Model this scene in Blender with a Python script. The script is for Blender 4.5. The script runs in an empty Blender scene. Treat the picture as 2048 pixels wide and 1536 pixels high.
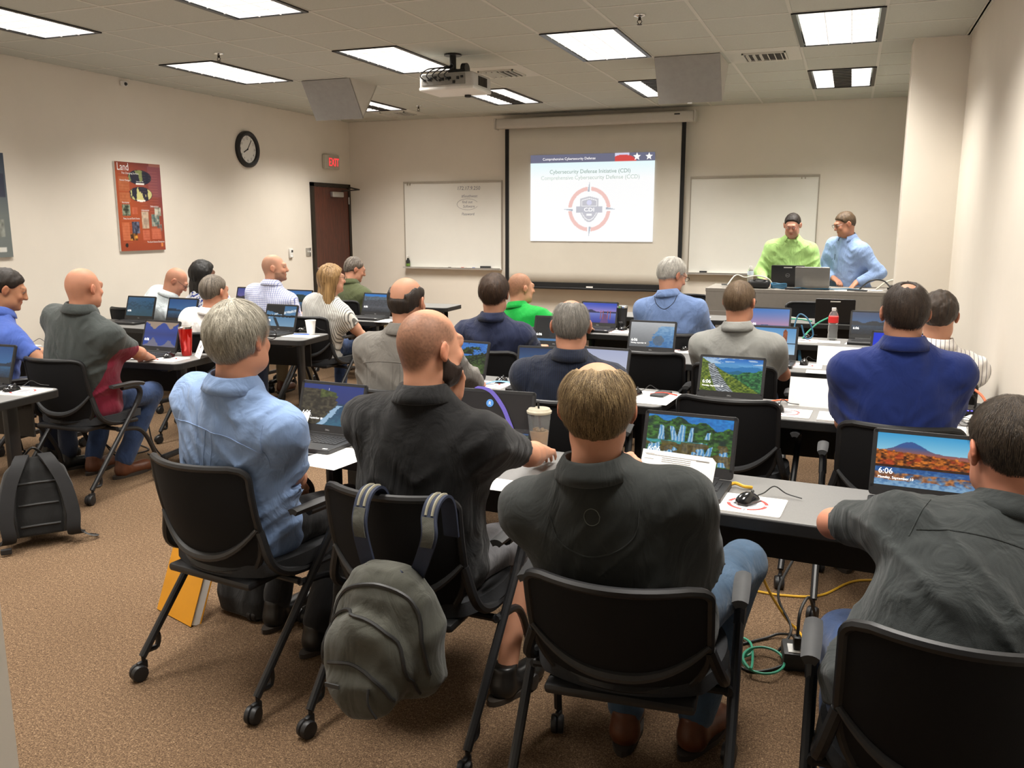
import bpy, bmesh, math, random
import numpy as np
from mathutils import Matrix, Vector
from mathutils.bvhtree import BVHTree

S = bpy.context.scene
C = S.collection
PI = math.pi
random.seed(7)

# ------------------------------------------------------------------ camera
CAM_H, FOC, YAW, PITCH = 1.65, 1736.25, 21.025, 10.58      # FOC in pixels of a 2048 px wide frame
cam_d = bpy.data.cameras.new('camera')
cam_d.sensor_width = 36.0
cam_d.lens = FOC / 2048 * 36.0
cam_d.clip_start, cam_d.clip_end = 0.05, 60
cam = bpy.data.objects.new('camera', cam_d)
C.objects.link(cam)
cam.location = (0, 0, CAM_H)
cam.rotation_euler = (math.radians(90 - PITCH), 0, math.radians(YAW))
S.camera = cam

# ------------------------------------------------------------------ view, world
S.view_settings.view_transform = 'Standard'
S.view_settings.look = 'None'
S.view_settings.exposure = 0.0
S.view_settings.gamma = 1.0
S.view_settings.use_curve_mapping = False
w = bpy.data.worlds.new('world')
S.world = w
w.use_nodes = True
w.node_tree.nodes['Background'].inputs[0].default_value = (0.8, 0.75, 0.68, 1)
w.node_tree.nodes['Background'].inputs[1].default_value = 0.05

# room measures (metres); X right, Y towards the projector screen, camera over the origin
XL, XR, YF, YB, ZC = -6.874, 0.765, 11.30, -2.6, 3.054
T = 0.6096
GX, GY = -0.4823, 6.57            # origin of the ceiling grid

# the ceiling troffers: (column, row, centre strip dark)
TROFFERS = [(k, j, j == 4) for j in (4, 0, -4, -8) for k in (0, -3, -6, -9)]
LAMP_W, LAMP_SPREAD = 45.0, 122
for k, j, dark in TROFFERS:
    ld = bpy.data.lights.new('troffer_lamp', 'AREA')
    ld.shape = 'RECTANGLE'
    ld.size, ld.size_y = 0.50, 1.10
    ld.energy = LAMP_W * (1.15 if dark else 1.0)
    ld.color = (1.0, 0.955, 0.885)
    ld.spread = math.radians(LAMP_SPREAD)
    lo = bpy.data.objects.new('troffer_lamp', ld)
    lo.location = (GX + (k + .5) * T, GY + (j + 1) * T, ZC - 0.012)
    C.objects.link(lo)

# ------------------------------------------------------------------ materials
MATS = {}
def lin(c):
    return tuple(((x / 12.92) if x <= 0.04045 else ((x + 0.055) / 1.055) ** 2.4) for x in c)
def hexc(h):
    return lin(tuple(int(h[i:i + 2], 16) / 255 for i in (0, 2, 4)))
def newmat(name):
    m = bpy.data.materials.new(name)
    m.use_nodes = True
    nt = m.node_tree
    return m, nt, nt.nodes['Principled BSDF']
def ramp(nt, stops, interp='LINEAR'):
    r = nt.nodes.new('ShaderNodeValToRGB')
    r.color_ramp.interpolation = interp
    el = r.color_ramp.elements
    while len(el) < len(stops):
        el.new(0.5)
    for e, (p, c) in zip(el, stops):
        e.position = p
        e.color = (*c[:3], 1)
    return r
def noise(nt, scale, detail=3, rough=.5, vec=None, dist=0.0):
    n = nt.nodes.new('ShaderNodeTexNoise')
    n.inputs['Scale'].default_value = scale
    n.inputs['Detail'].default_value = detail
    n.inputs['Roughness'].default_value = rough
    n.inputs['Distortion'].default_value = dist
    if vec is not None:
        nt.links.new(vec, n.inputs['Vector'])
    return n
def objco(nt, scale=(1, 1, 1), rot=(0, 0, 0)):
    tc = nt.nodes.new('ShaderNodeTexCoord')
    mp = nt.nodes.new('ShaderNodeMapping')
    mp.inputs['Scale'].default_value = scale
    mp.inputs['Rotation'].default_value = rot
    nt.links.new(tc.outputs['Object'], mp.inputs['Vector'])
    return mp.outputs['Vector']
def bump(nt, b, height, strength=.2, dist=.01):
    bp = nt.nodes.new('ShaderNodeBump')
    bp.inputs['Strength'].default_value = strength
    bp.inputs['Distance'].default_value = dist
    nt.links.new(height, bp.inputs['Height'])
    nt.links.new(bp.outputs['Normal'], b.inputs['Normal'])
    return bp
def mat(name, col, rough=.6, metal=0.0, var=0.0, vscale=20, bmp=0.0, bscale=200, bdist=.002, spec=.5, trans=0.0, ior=1.45, emit=0.0, stretch=(1, 1, 1), coat=0.0):
    """plain procedural material: colour with noise variation and fine noise relief"""
    if name in MATS:
        return MATS[name]
    m, nt, b = newmat(name)
    if isinstance(col, str):
        col = hexc(col)
    b.inputs['Base Color'].default_value = (*col, 1)
    b.inputs['Roughness'].default_value = rough
    b.inputs['Metallic'].default_value = metal
    b.inputs['Specular IOR Level'].default_value = spec
    b.inputs['Coat Weight'].default_value = coat
    b.inputs['IOR'].default_value = ior
    b.inputs['Transmission Weight'].default_value = trans
    if emit:
        b.inputs['Emission Color'].default_value = (*col, 1)
        b.inputs['Emission Strength'].default_value = emit
    if var or bmp:
        v = objco(nt, stretch)
    if var:
        n = noise(nt, vscale, 4, .6, v)
        r = ramp(nt, [(.3, [x * (1 - var) for x in col]), (.7, [min(1, x * (1 + var)) for x in col])])
        nt.links.new(n.outputs['Fac'], r.inputs[0])
        nt.links.new(r.outputs[0], b.inputs['Base Color'])
    if bmp:
        n2 = noise(nt, bscale, 3, .6, v)
        bump(nt, b, n2.outputs['Fac'], bmp, bdist)
    MATS[name] = m
    return m
def attr_mat(name, rough=.5, emit=0.0, spec=.5, bmp=0, bscale=300, bdist=.001, sss=0.0):
    """colour read from the mesh's own colour attribute"""
    if name in MATS:
        return MATS[name]
    m, nt, b = newmat(name)
    a = nt.nodes.new('ShaderNodeAttribute')
    a.attribute_name = 'col'
    b.inputs['Roughness'].default_value = rough
    b.inputs['Specular IOR Level'].default_value = spec
    if emit:
        b.inputs['Base Color'].default_value = (.01, .01, .01, 1)
        nt.links.new(a.outputs['Color'], b.inputs['Emission Color'])
        b.inputs['Emission Strength'].default_value = emit
    else:
        nt.links.new(a.outputs['Color'], b.inputs['Base Color'])
    if sss:
        b.inputs['Subsurface Weight'].default_value = sss
        b.inputs['Subsurface Radius'].default_value = (.8, .3, .15)
        b.inputs['Subsurface Scale'].default_value = .006
    if bmp:
        n2 = noise(nt, bscale, 4, .6, objco(nt))
        bump(nt, b, n2.outputs['Fac'], bmp, bdist)
    MATS[name] = m
    return m

def mat_carpet():
    m, nt, b = newmat('carpet')
    v = objco(nt)
    big = noise(nt, 1.1, 2, .5, v)
    fine = noise(nt, 190, 3, .8, v)
    mid = noise(nt, 70, 2, .6, v)
    vor = nt.nodes.new('ShaderNodeTexVoronoi')
    vor.inputs['Scale'].default_value = 210
    nt.links.new(v, vor.inputs['Vector'])
    r = ramp(nt, [(.28, hexc('261c14')), (.44, hexc('604d3c')), (.56, hexc('826a52')), (.72, hexc('c4ab8c'))])
    mx = nt.nodes.new('ShaderNodeMath'); mx.operation = 'MULTIPLY_ADD'
    nt.links.new(fine.outputs['Fac'], mx.inputs[0]); mx.inputs[1].default_value = .9
    m2 = nt.nodes.new('ShaderNodeMath'); m2.operation = 'MULTIPLY_ADD'
    nt.links.new(mid.outputs['Fac'], m2.inputs[0]); m2.inputs[1].default_value = .25; m2.inputs[2].default_value = -.09
    nt.links.new(m2.outputs[0], mx.inputs[2])
    nt.links.new(mx.outputs[0], r.inputs[0])
    mix = nt.nodes.new('ShaderNodeMix'); mix.data_type = 'RGBA'; mix.blend_type = 'MULTIPLY'
    mix.inputs['Factor'].default_value = 1.0
    r2 = ramp(nt, [(.3, (.86, .84, .82)), (.7, (1, 1, 1))])
    nt.links.new(big.outputs['Fac'], r2.inputs[0])
    nt.links.new(r.outputs[0], mix.inputs['A']); nt.links.new(r2.outputs[0], mix.inputs['B'])
    nt.links.new(mix.outputs['Result'], b.inputs['Base Color'])
    b.inputs['Roughness'].default_value = .95
    b.inputs['Specular IOR Level'].default_value = .1
    bump(nt, b, fine.outputs['Fac'], .7, .006)
    return m
def mat_wood(name, c1, c2):
    m, nt, b = newmat(name)
    v = objco(nt, (14, 14, 1.2))
    n = noise(nt, 3.0, 5, .6, v, 1.2)
    r = ramp(nt, [(.35, c1), (.65, c2)])
    nt.links.new(n.outputs['Fac'], r.inputs[0])
    nt.links.new(r.outputs[0], b.inputs['Base Color'])
    b.inputs['Roughness'].default_value = .38
    bump(nt, b, n.outputs['Fac'], .05, .002)
    return m
def fabric(name, col, rough=.85, fold=.35, weave=900, sheen=.15, pattern=None, var=.08):
    """cloth: colour, weave relief and soft creases; pattern(nt, vec, colour_socket) may add print"""
    if name in MATS:
        return MATS[name]
    m, nt, b = newmat(name)
    if isinstance(col, str):
        col = hexc(col)
    v = objco(nt)
    n = noise(nt, 14, 4, .6, v)
    r = ramp(nt, [(.3, [x * (1 - var) for x in col]), (.7, [min(1, x * (1 + var)) for x in col])])
    nt.links.new(n.outputs['Fac'], r.inputs[0])
    out = r.outputs[0]
    if pattern:
        out = pattern(nt, v, out)
    nt.links.new(out, b.inputs['Base Color'])
    b.inputs['Roughness'].default_value = rough
    b.inputs['Specular IOR Level'].default_value = .2
    b.inputs['Sheen Weight'].default_value = sheen
    b.inputs['Sheen Roughness'].default_value = .5
    f = noise(nt, 9, 3, .5, objco(nt, (1.0, 1.0, .55), (.3, .2, .4)), 1.6)
    wv = noise(nt, weave, 1, .5, v)
    ad = nt.nodes.new('ShaderNodeMath'); ad.operation = 'MULTIPLY_ADD'
    nt.links.new(wv.outputs['Fac'], ad.inputs[0]); ad.inputs[1].default_value = .06
    nt.links.new(f.outputs['Fac'], ad.inputs[2])
    bump(nt, b, ad.outputs[0], min(1, fold * 1.6), .03)
    MATS[name] = m
    return m
def pat_stripes(axis, period, width, col, soft=.02, off=0.0):
    def p(nt, v, base):
        sep = nt.nodes.new('ShaderNodeSeparateXYZ'); nt.links.new(v, sep.inputs[0])
        cur = base
        for ax in axis:
            a = nt.nodes.new('ShaderNodeMath'); a.operation = 'MULTIPLY_ADD'
            nt.links.new(sep.outputs[ax], a.inputs[0]); a.inputs[1].default_value = 1 / period; a.inputs[2].default_value = 50.0 + off
            fr = nt.nodes.new('ShaderNodeMath'); fr.operation = 'FRACT'; nt.links.new(a.outputs[0], fr.inputs[0])
            lt = nt.nodes.new('ShaderNodeMath'); lt.operation = 'LESS_THAN'; nt.links.new(fr.outputs[0], lt.inputs[0]); lt.inputs[1].default_value = width
            mx = nt.nodes.new('ShaderNodeMix'); mx.data_type = 'RGBA'
            nt.links.new(lt.outputs[0], mx.inputs['Factor'])
            nt.links.new(cur, mx.inputs['A']); mx.inputs['B'].default_value = (*hexc(col), 1)
            cur = mx.outputs['Result']
        return cur
    return p
def pat_floral(col):
    def p(nt, v, base):
        n = noise(nt, 16, 3, .55, v, 2.0)
        g = nt.nodes.new('ShaderNodeMath'); g.operation = 'GREATER_THAN'; g.inputs[1].default_value = .56
        nt.links.new(n.outputs['Fac'], g.inputs[0])
        mx = nt.nodes.new('ShaderNodeMix'); mx.data_type = 'RGBA'
        nt.links.new(g.outputs[0], mx.inputs['Factor']); nt.links.new(base, mx.inputs['A'])
        mx.inputs['B'].default_value = (*hexc(col), 1)
        return mx.outputs['Result']
    return p
def pat_side(col, x0):
    """coloured side panels: |x| > x0 and below the arm"""
    def p(nt, v, base):
        sep = nt.nodes.new('ShaderNodeSeparateXYZ'); nt.links.new(v, sep.inputs[0])
        g = nt.nodes.new('ShaderNodeMath'); g.operation = 'GREATER_THAN'; g.inputs[1].default_value = -0.075
        ad = nt.nodes.new('ShaderNodeMath'); ad.operation = 'MULTIPLY_ADD'
        nt.links.new(sep.outputs[2], ad.inputs[0]); ad.inputs[1].default_value = -.33; nt.links.new(sep.outputs[1], ad.inputs[2])
        a3 = nt.nodes.new('ShaderNodeMath'); a3.operation = 'ADD'; nt.links.new(ad.outputs[0], a3.inputs[0]); a3.inputs[1].default_value = .26
        nt.links.new(a3.outputs[0], g.inputs[0])
        ab = nt.nodes.new('ShaderNodeMath'); ab.operation = 'ABSOLUTE'; nt.links.new(sep.outputs[0], ab.inputs[0])
        g2 = nt.nodes.new('ShaderNodeMath'); g2.operation = 'GREATER_THAN'; g2.inputs[1].default_value = x0; nt.links.new(ab.outputs[0], g2.inputs[0])
        l3 = nt.nodes.new('ShaderNodeMath'); l3.operation = 'LESS_THAN'; l3.inputs[1].default_value = .90; nt.links.new(sep.outputs[2], l3.inputs[0])
        m1 = nt.nodes.new('ShaderNodeMath'); m1.operation = 'MULTIPLY'; nt.links.new(g.outputs[0], m1.inputs[0]); nt.links.new(g2.outputs[0], m1.inputs[1])
        m2 = nt.nodes.new('ShaderNodeMath'); m2.operation = 'MULTIPLY'; nt.links.new(m1.outputs[0], m2.inputs[0]); nt.links.new(l3.outputs[0], m2.inputs[1])
        mx = nt.nodes.new('ShaderNodeMix'); mx.data_type = 'RGBA'
        nt.links.new(m2.outputs[0], mx.inputs['Factor']); nt.links.new(base, mx.inputs['A'])
        mx.inputs['B'].default_value = (*hexc(col), 1)
        return mx.outputs['Result']
    return p

M_WALL = mat('wall_paint', (.760, .705, .620), .85, var=.03, vscale=1.5, bmp=.12, bscale=260, bdist=.001, spec=.25)
M_CEIL = mat('ceiling_tile_board', (.53, .54, .485), .95, var=.04, vscale=90, bmp=.25, bscale=420, bdist=.002, spec=.1)
M_TEE = mat('ceiling_tee_enamel', (.60, .59, .53), .6, var=.02)
M_BLK = mat('black_plastic', (.012, .012, .013), .45, var=.15, vscale=60, bmp=.05, bscale=600, bdist=.0005)
M_BLK2 = mat('black_metal', (.014, .014, .015), .35, var=.1, vscale=40)
M_MESH = mat('black_chair_mesh', (.010, .010, .011), .8, bmp=.5, bscale=900, bdist=.001, spec=.2)
M_SEAT = mat('charcoal_seat_cloth', (.022, .023, .026), .9, var=.2, vscale=200, bmp=.4, bscale=700, bdist=.001)
M_DKG = mat('dark_grey_plastic', (.035, .036, .038), .5, var=.1, vscale=80)
M_LGY = mat('armrest_grey_rubber', (.045, .046, .048), .55, var=.08, vscale=50)
M_CHR = mat('chrome', (.75, .75, .74), .18, 1.0, var=.02)
M_ALU = mat('brushed_aluminium', (.55, .54, .52), .38, .9, var=.06, vscale=60)
M_TOP = mat('grey_laminate', (.178, .175, .170), .42, var=.06, vscale=160, bmp=.06, bscale=700, bdist=.0004)
M_EDGE = mat('black_table_edge', (.012, .012, .012), .5, var=.15, vscale=60)
M_WHT = mat('white_paper', (.86, .85, .82), .8, var=.02, vscale=30)
M_WPL = mat('white_plastic', (.78, .77, .74), .4, var=.02)
M_BOARD = mat('whiteboard_enamel', (.78, .765, .71), .22, var=.015, vscale=4)
M_TRIM = mat('board_aluminium_trim', (.42, .38, .32), .45, .5, var=.05)
M_SCRN = mat('screen_cloth', (.62, .585, .51), .9, var=.02, vscale=3)
M_DOOR = mat_wood('door_veneer', hexc('3c1a10'), hexc('5d2e1e'))
M_FRAME = mat('dark_bronze_frame', hexc('2c261f'), .5, .3, var=.1)
M_RED = mat('red_lacquer', hexc('b3140f'), .18, .35, var=.08, vscale=8, coat=.6)
M_PODI = mat('podium_grey_laminate', (.235, .215, .190), .55, var=.03, vscale=30)
M_GLASS = mat('clear_glass', (.95, .97, .97), .03, trans=1.0, ior=1.2, spec=.5)
M_TEXTW = mat('white_print', (.85, .85, .85), .6, var=.01)
M_TEXTE = mat('lit_white_print', (1, 1, 1), .6, emit=.9)
M_TEXTB = mat('dark_print', (.03, .03, .035), .6, var=.01)
# ------------------------------------------------------------------ mesh helpers
def link(o, parent=None):
    C.objects.link(o)
    if parent is not None:
        o.parent = parent
    return o
def tag(o, label, cat, group=None):
    o['label'] = label; o['category'] = cat
    if group:
        o['group'] = group
    return o
def thing(name, label, cat, loc=(0, 0, 0), rz=0.0, group=None):
    o = bpy.data.objects.new(name, None)
    o.empty_display_size = .1
    o.location = loc
    o.rotation_euler = (0, 0, math.radians(rz))
    C.objects.link(o)
    return tag(o, label, cat, group)
def dup(root, loc=None, rz=None, label=None, group=None, parent=None):
    r = root.copy(); C.objects.link(r)
    if parent is not None:
        r.parent = parent
    if loc is not None:
        r.location = loc
    if rz is not None:
        r.rotation_euler = (0, 0, math.radians(rz))
    if label:
        r['label'] = label
    if group:
        r['group'] = group
    for ch in list(root.children):
        dup(ch, parent=r)
    return r
def fromarr(name, V, F, m=None, parent=None, smooth=True, col=None):
    """mesh object from numpy vertices and (n,4) or (n,3) faces"""
    me = bpy.data.meshes.new(name)
    V = np.asarray(V, np.float32); F = np.asarray(F, np.int32)
    me.vertices.add(len(V)); me.vertices.foreach_set('co', V.ravel())
    k = F.shape[1]
    me.loops.add(F.size); me.loops.foreach_set('vertex_index', F.ravel())
    me.polygons.add(len(F))
    me.polygons.foreach_set('loop_start', np.arange(0, F.size, k, dtype=np.int32))
    me.polygons.foreach_set('use_smooth', np.full(len(F), smooth))
    me.update(calc_edges=True)
    if col is not None:
        a = me.color_attributes.new('col', 'FLOAT_COLOR', 'POINT')
        cc = np.ones((len(V), 4), np.float32); cc[:, :3] = col
        a.data.foreach_set('color', cc.ravel())
    if m is not None:
        me.materials.append(m)
    o = bpy.data.objects.new(name, me)
    return link(o, parent)
class MB:
    """collects shapes and links them as ONE mesh object"""
    def __init__(s):
        s.v = []; s.f = []
    def add(s, V, F):
        b = len(s.v)
        s.v.extend([tuple(p) for p in V]); s.f.extend([tuple(i + b for i in f) for f in F])
        return s
    def box(s, c, d, R=None):
        hx, hy, hz = d[0] / 2, d[1] / 2, d[2] / 2
        P = [Vector((x, y, z)) for z in (-hz, hz) for y in (-hy, hy) for x in (-hx, hx)]
        if R is not None:
            P = [R @ p for p in P]
        P = [(p[0] + c[0], p[1] + c[1], p[2] + c[2]) for p in P]
        return s.add(P, [(0, 2, 3, 1), (4, 5, 7, 6), (0, 1, 5, 4), (2, 6, 7, 3), (0, 4, 6, 2), (1, 3, 7, 5)])
    def rbox(s, c, d, r=.005, seg=2, R=None):
        bm = bmesh.new()
        bmesh.ops.create_cube(bm, size=1)
        bmesh.ops.scale(bm, vec=d, verts=bm.verts)
        bmesh.ops.bevel(bm, geom=bm.edges[:], offset=min(r, min(d) * .49), segments=seg, affect='EDGES', profile=.5)
        M = Matrix.Translation(c) @ (R.to_4x4() if R is not None else Matrix())
        bm.verts.index_update()
        s.add([M @ v.co for v in bm.verts], [[v.index for v in f.verts] for f in bm.faces])
        bm.free()
        return s
    def tube(s, pts, r, n=8, caps=True, closed=False, flat=1.0):
        pts = [Vector(p) for p in pts]
        m = len(pts)
        rr = r if isinstance(r, (list, tuple)) else [r] * m
        tang = []
        for i in range(m):
            a = pts[(i - 1) % m] if (i > 0 or closed) else pts[i]
            b = pts[(i + 1) % m] if (i < m - 1 or closed) else pts[i]
            t = (b - a); t = t.normalized() if t.length > 1e-9 else Vector((0, 0, 1))
            tang.append(t)
        t0 = tang[0]
        up = Vector((0, 0, 1)) if abs(t0.z) < .9 else Vector((0, 1, 0))
        nv = (up - t0 * up.dot(t0)).normalized()
        V = []
        for i in range(m):
            t = tang[i]
            nv = (nv - t * nv.dot(t))
            nv = nv.normalized() if nv.length > 1e-6 else t.orthogonal().normalized()
            bv = t.cross(nv)
            for k in range(n):
                a = 2 * PI * k / n
                V.append(pts[i] + (bv * math.cos(a) + nv * math.sin(a) * flat) * rr[i])
        F = []
        for i in range(m if closed else m - 1):
            j = (i + 1) % m
            for k in range(n):
                F.append((i * n + k, i * n + (k + 1) % n, j * n + (k + 1) % n, j * n + k))
        if caps and not closed:
            F.append(tuple(reversed(range(n)))); F.append(tuple((m - 1) * n + k for k in range(n)))
        return s.add(V, F)
    def lathe(s, prof, c=(0, 0, 0), n=20, R=None):
        V = []
        for r, z in prof:
            for k in range(n):
                a = 2 * PI * k / n
                p = Vector((r * math.cos(a), r * math.sin(a), z))
                if R is not None:
                    p = R @ p
                V.append((p[0] + c[0], p[1] + c[1], p[2] + c[2]))
        F = []
        for i in range(len(prof) - 1):
            for k in range(n):
                F.append((i * n + k, i * n + (k + 1) % n, (i + 1) * n + (k + 1) % n, (i + 1) * n + k))
        if prof[0][0] > 1e-5:
            F.append(tuple(reversed(range(n))))
        if prof[-1][0] > 1e-5:
            F.append(tuple((len(prof) - 1) * n + k for k in range(n)))
        return s.add(V, F)
    def prism(s, poly, h0, h1, M=None):
        """2-D outline (x, y) extruded from h0 to h1 along z, then M"""
        n = len(poly)
        P = [Vector((x, y, h0)) for x, y in poly] + [Vector((x, y, h1)) for x, y in poly]
        if M is not None:
            P = [M @ p for p in P]
        F = [tuple(reversed(range(n))), tuple(range(n, 2 * n))]
        F += [(i, (i + 1) % n, n + (i + 1) % n, n + i) for i in range(n)]
        return s.add(P, F)
    def sheet(s, G, th=0.0):
        """grid of points G[i][j]; th > 0 gives it thickness along its normals"""
        G = np.asarray(G, float)
        a, b = G.shape[:2]
        if th:
            du = np.gradient(G, axis=0); dv = np.gradient(G, axis=1)
            nn = np.cross(du, dv); nn /= np.maximum(np.linalg.norm(nn, axis=2, keepdims=True), 1e-9)
            layers = [G + nn * th / 2, G - nn * th / 2]
        else:
            layers = [G]
        idx = lambda l, i, j: l * a * b + i * b + j
        V = np.concatenate([l.reshape(-1, 3) for l in layers])
        F = []
        for l in range(len(layers)):
            for i in range(a - 1):
                for j in range(b - 1):
                    q = (idx(l, i, j), idx(l, i + 1, j), idx(l, i + 1, j + 1), idx(l, i, j + 1))
                    F.append(q if l == 0 else q[::-1])
        if th:
            rim = [(i, 0) for i in range(a)] + [(a - 1, j) for j in range(1, b)] + [(i, b - 1) for i in range(a - 2, -1, -1)] + [(0, j) for j in range(b - 2, 0, -1)]
            for q in range(len(rim)):
                p0, p1 = rim[q], rim[(q + 1) % len(rim)]
                F.append((idx(0, *p1), idx(0, *p0), idx(1, *p0), idx(1, *p1)))
        return s.add(V.tolist(), F)
    def xf(s, M):
        s.v = [tuple(M @ Vector(p)) for p in s.v]
        return s
    def build(s, name, m=None, parent=None, smooth=False, bevel=0.0, angle=35):
        me = bpy.data.meshes.new(name)
        me.from_pydata(s.v, [], s.f)
        if bevel:
            bm = bmesh.new(); bm.from_mesh(me)
            eds = [e for e in bm.edges if len(e.link_faces) == 2 and e.calc_face_angle(0) > .6]
            bmesh.ops.bevel(bm, geom=eds, offset=bevel, segments=2, affect='EDGES', profile=.5)
            bm.to_mesh(me); bm.free()
        if smooth:
            me.shade_smooth()
            if angle and hasattr(me, 'set_sharp_from_angle'):
                me.set_sharp_from_angle(angle=math.radians(angle))
        me.update()
        if m is not None:
            me.materials.append(m)
        o = bpy.data.objects.new(name, me)
        return link(o, parent)
def spline(pts, n=8):
    """Catmull-Rom through the points"""
    P = [np.array(p, float) for p in pts]
    P = [2 * P[0] - P[1]] + P + [2 * P[-1] - P[-2]]
    out = []
    for i in range(1, len(P) - 2):
        for k in range(n):
            t = k / n
            a, b, c, d = P[i - 1:i + 3]
            out.append(.5 * ((2 * b) + (-a + c) * t + (2 * a - 5 * b + 4 * c - d) * t * t + (-a + 3 * b - 3 * c + d) * t ** 3))
    out.append(P[-2])
    return [tuple(p) for p in out]
def text_mesh(body, size, m, parent, M, name='lettering', align='LEFT', extrude=.0, sx=1.0):
    cu = bpy.data.curves.new(name, 'FONT')
    cu.body = body; cu.size = size; cu.align_x = align; cu.extrude = extrude
    cu.resolution_u = 3
    ob = bpy.data.objects.new(name, cu)
    C.objects.link(ob)
    me = bpy.data.meshes.new_from_object(ob)
    bpy.data.objects.remove(ob)
    me.transform(M @ Matrix.Diagonal((sx, 1, 1, 1)))
    me.materials.clear(); me.materials.append(m)
    me.name = name
    o = bpy.data.objects.new(name, me)
    return link(o, parent)
def RZ(a): return Matrix.Rotation(math.radians(a), 3, 'Z')
def RX(a): return Matrix.Rotation(math.radians(a), 3, 'X')
def RY(a): return Matrix.Rotation(math.radians(a), 3, 'Y')
def struct(o):
    o['kind'] = 'structure'
    return o

# ---------------------------------------------------------------- value noise in numpy
_rng = np.random.RandomState(5)
_TAB = _rng.rand(64, 64, 64).astype(np.float32)
def vnoise3(x, y, z):
    xi = np.floor(x).astype(int); yi = np.floor(y).astype(int); zi = np.floor(z).astype(int)
    fx, fy, fz = x - xi, y - yi, z - zi
    fx = fx * fx * (3 - 2 * fx); fy = fy * fy * (3 - 2 * fy); fz = fz * fz * (3 - 2 * fz)
    g = lambda a, b, c: _TAB[(xi + a) & 63, (yi + b) & 63, (zi + c) & 63]
    x00 = g(0, 0, 0) * (1 - fx) + g(1, 0, 0) * fx; x10 = g(0, 1, 0) * (1 - fx) + g(1, 1, 0) * fx
    x01 = g(0, 0, 1) * (1 - fx) + g(1, 0, 1) * fx; x11 = g(0, 1, 1) * (1 - fx) + g(1, 1, 1) * fx
    return (x00 * (1 - fy) + x10 * fy) * (1 - fz) + (x01 * (1 - fy) + x11 * fy) * fz
def fbm2(u, v, f=4.0, oct=4, seed=0):
    s = 0; a = .5; t = 0
    for o in range(oct):
        s = s + a * vnoise3(u * f + seed * 7.3, v * f + seed * 3.1, np.zeros_like(u) + seed + o * 5.7)
        t += a; a *= .5; f *= 2
    return s / t
# ================================================================== the room
def slab(name, x0, x1, y0, y1, z0, z1, m):
    return struct(MB().box(((x0 + x1) / 2, (y0 + y1) / 2, (z0 + z1) / 2), (x1 - x0, y1 - y0, z1 - z0)).build(name, m))
slab('floor', XL - .2, XR + .2, YB - .2, YF + .2, -.08, 0, mat_carpet())
slab('wall_left', XL - .15, XL, YB - .15, YF + .15, 0, ZC + .25, M_WALL)
slab('wall_front', XL, XR + .15, YF, YF + .15, 0, ZC + .25, M_WALL)
slab('wall_right', XR, XR + .15, YB - .15, YF, 0, ZC + .25, M_WALL)
slab('wall_back', XL, XR, YB - .15, YB, 0, ZC + .25, M_WALL)
slab('wall_back_return', XL, -1.07, .62, .80, 0, ZC, M_WALL)
slab('trim_1', .366, XR, 7.80, 8.13, 0, ZC, M_WALL)            # the boxed-out column on the right wall
M_BASE = mat('vinyl_baseboard', hexc('4a3a2d'), .6, var=.05)
slab('baseboard_left', XL, XL + .012, .8, 10.2, 0, .1, M_BASE)
slab('baseboard_front', XL, XR, YF - .012, YF, 0, .1, M_BASE)
slab('baseboard_right', XR - .012, XR, YB, 7.8, 0, .1, M_BASE)

# ---- ceiling: deck, tee bars and lay-in tiles
ceil = slab('ceiling', XL - .15, XR + .15, YB - .15, YF + .15, ZC + .12, ZC + .25, M_CEIL)
FILLED = {}
for k, j, d in TROFFERS:
    FILLED[(k, j)] = FILLED[(k, j + 1)] = 1
VENTS = [(-5, 2), (-1, 2), (-9, 6)]
for q in VENTS:
    FILLED[q] = 1
tile_me = None
for k in range(-11, 2):
    for j in range(-16, 8):
        if (k, j) in FILLED:
            continue
        x0, x1 = max(GX + k * T, XL), min(GX + (k + 1) * T, XR)
        y0, y1 = max(GY + j * T, YB), min(GY + (j + 1) * T, YF)
        if x1 - x0 < .03 or y1 - y0 < .03:
            continue
        full = x1 - x0 > T - .001 and y1 - y0 > T - .001
        if full and tile_me is not None:
            o = bpy.data.objects.new('ceiling_tile', tile_me); link(o, ceil)
        else:
            o = MB().box((0, 0, 0), (x1 - x0 - .018, y1 - y0 - .018, .016)).build('ceiling_tile', M_CEIL, ceil, bevel=.004)
            if full:
                tile_me = o.data
        o.location = ((x0 + x1) / 2, (y0 + y1) / 2, ZC + .011)
MB().box(((GX + 2 * T + XR) / 2, (YB + 7.8) / 2, ZC + .004), (XR - GX - 2 * T, 7.8 - YB, .008)).build('wall_angle', M_TEE, ceil)
for k in range(-10, 3):
    x = GX + k * T
    MB().box((x, (YB + YF) / 2, ZC + .003), (.024, YF - YB, .006)).build('tee_bar', M_TEE, ceil)
for j in range(-15, 8):
    MB().box(((XL + XR) / 2, GY + j * T, ZC + .0035), (XR - XL, .024, .006)).build('tee_bar', M_TEE, ceil)

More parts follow.
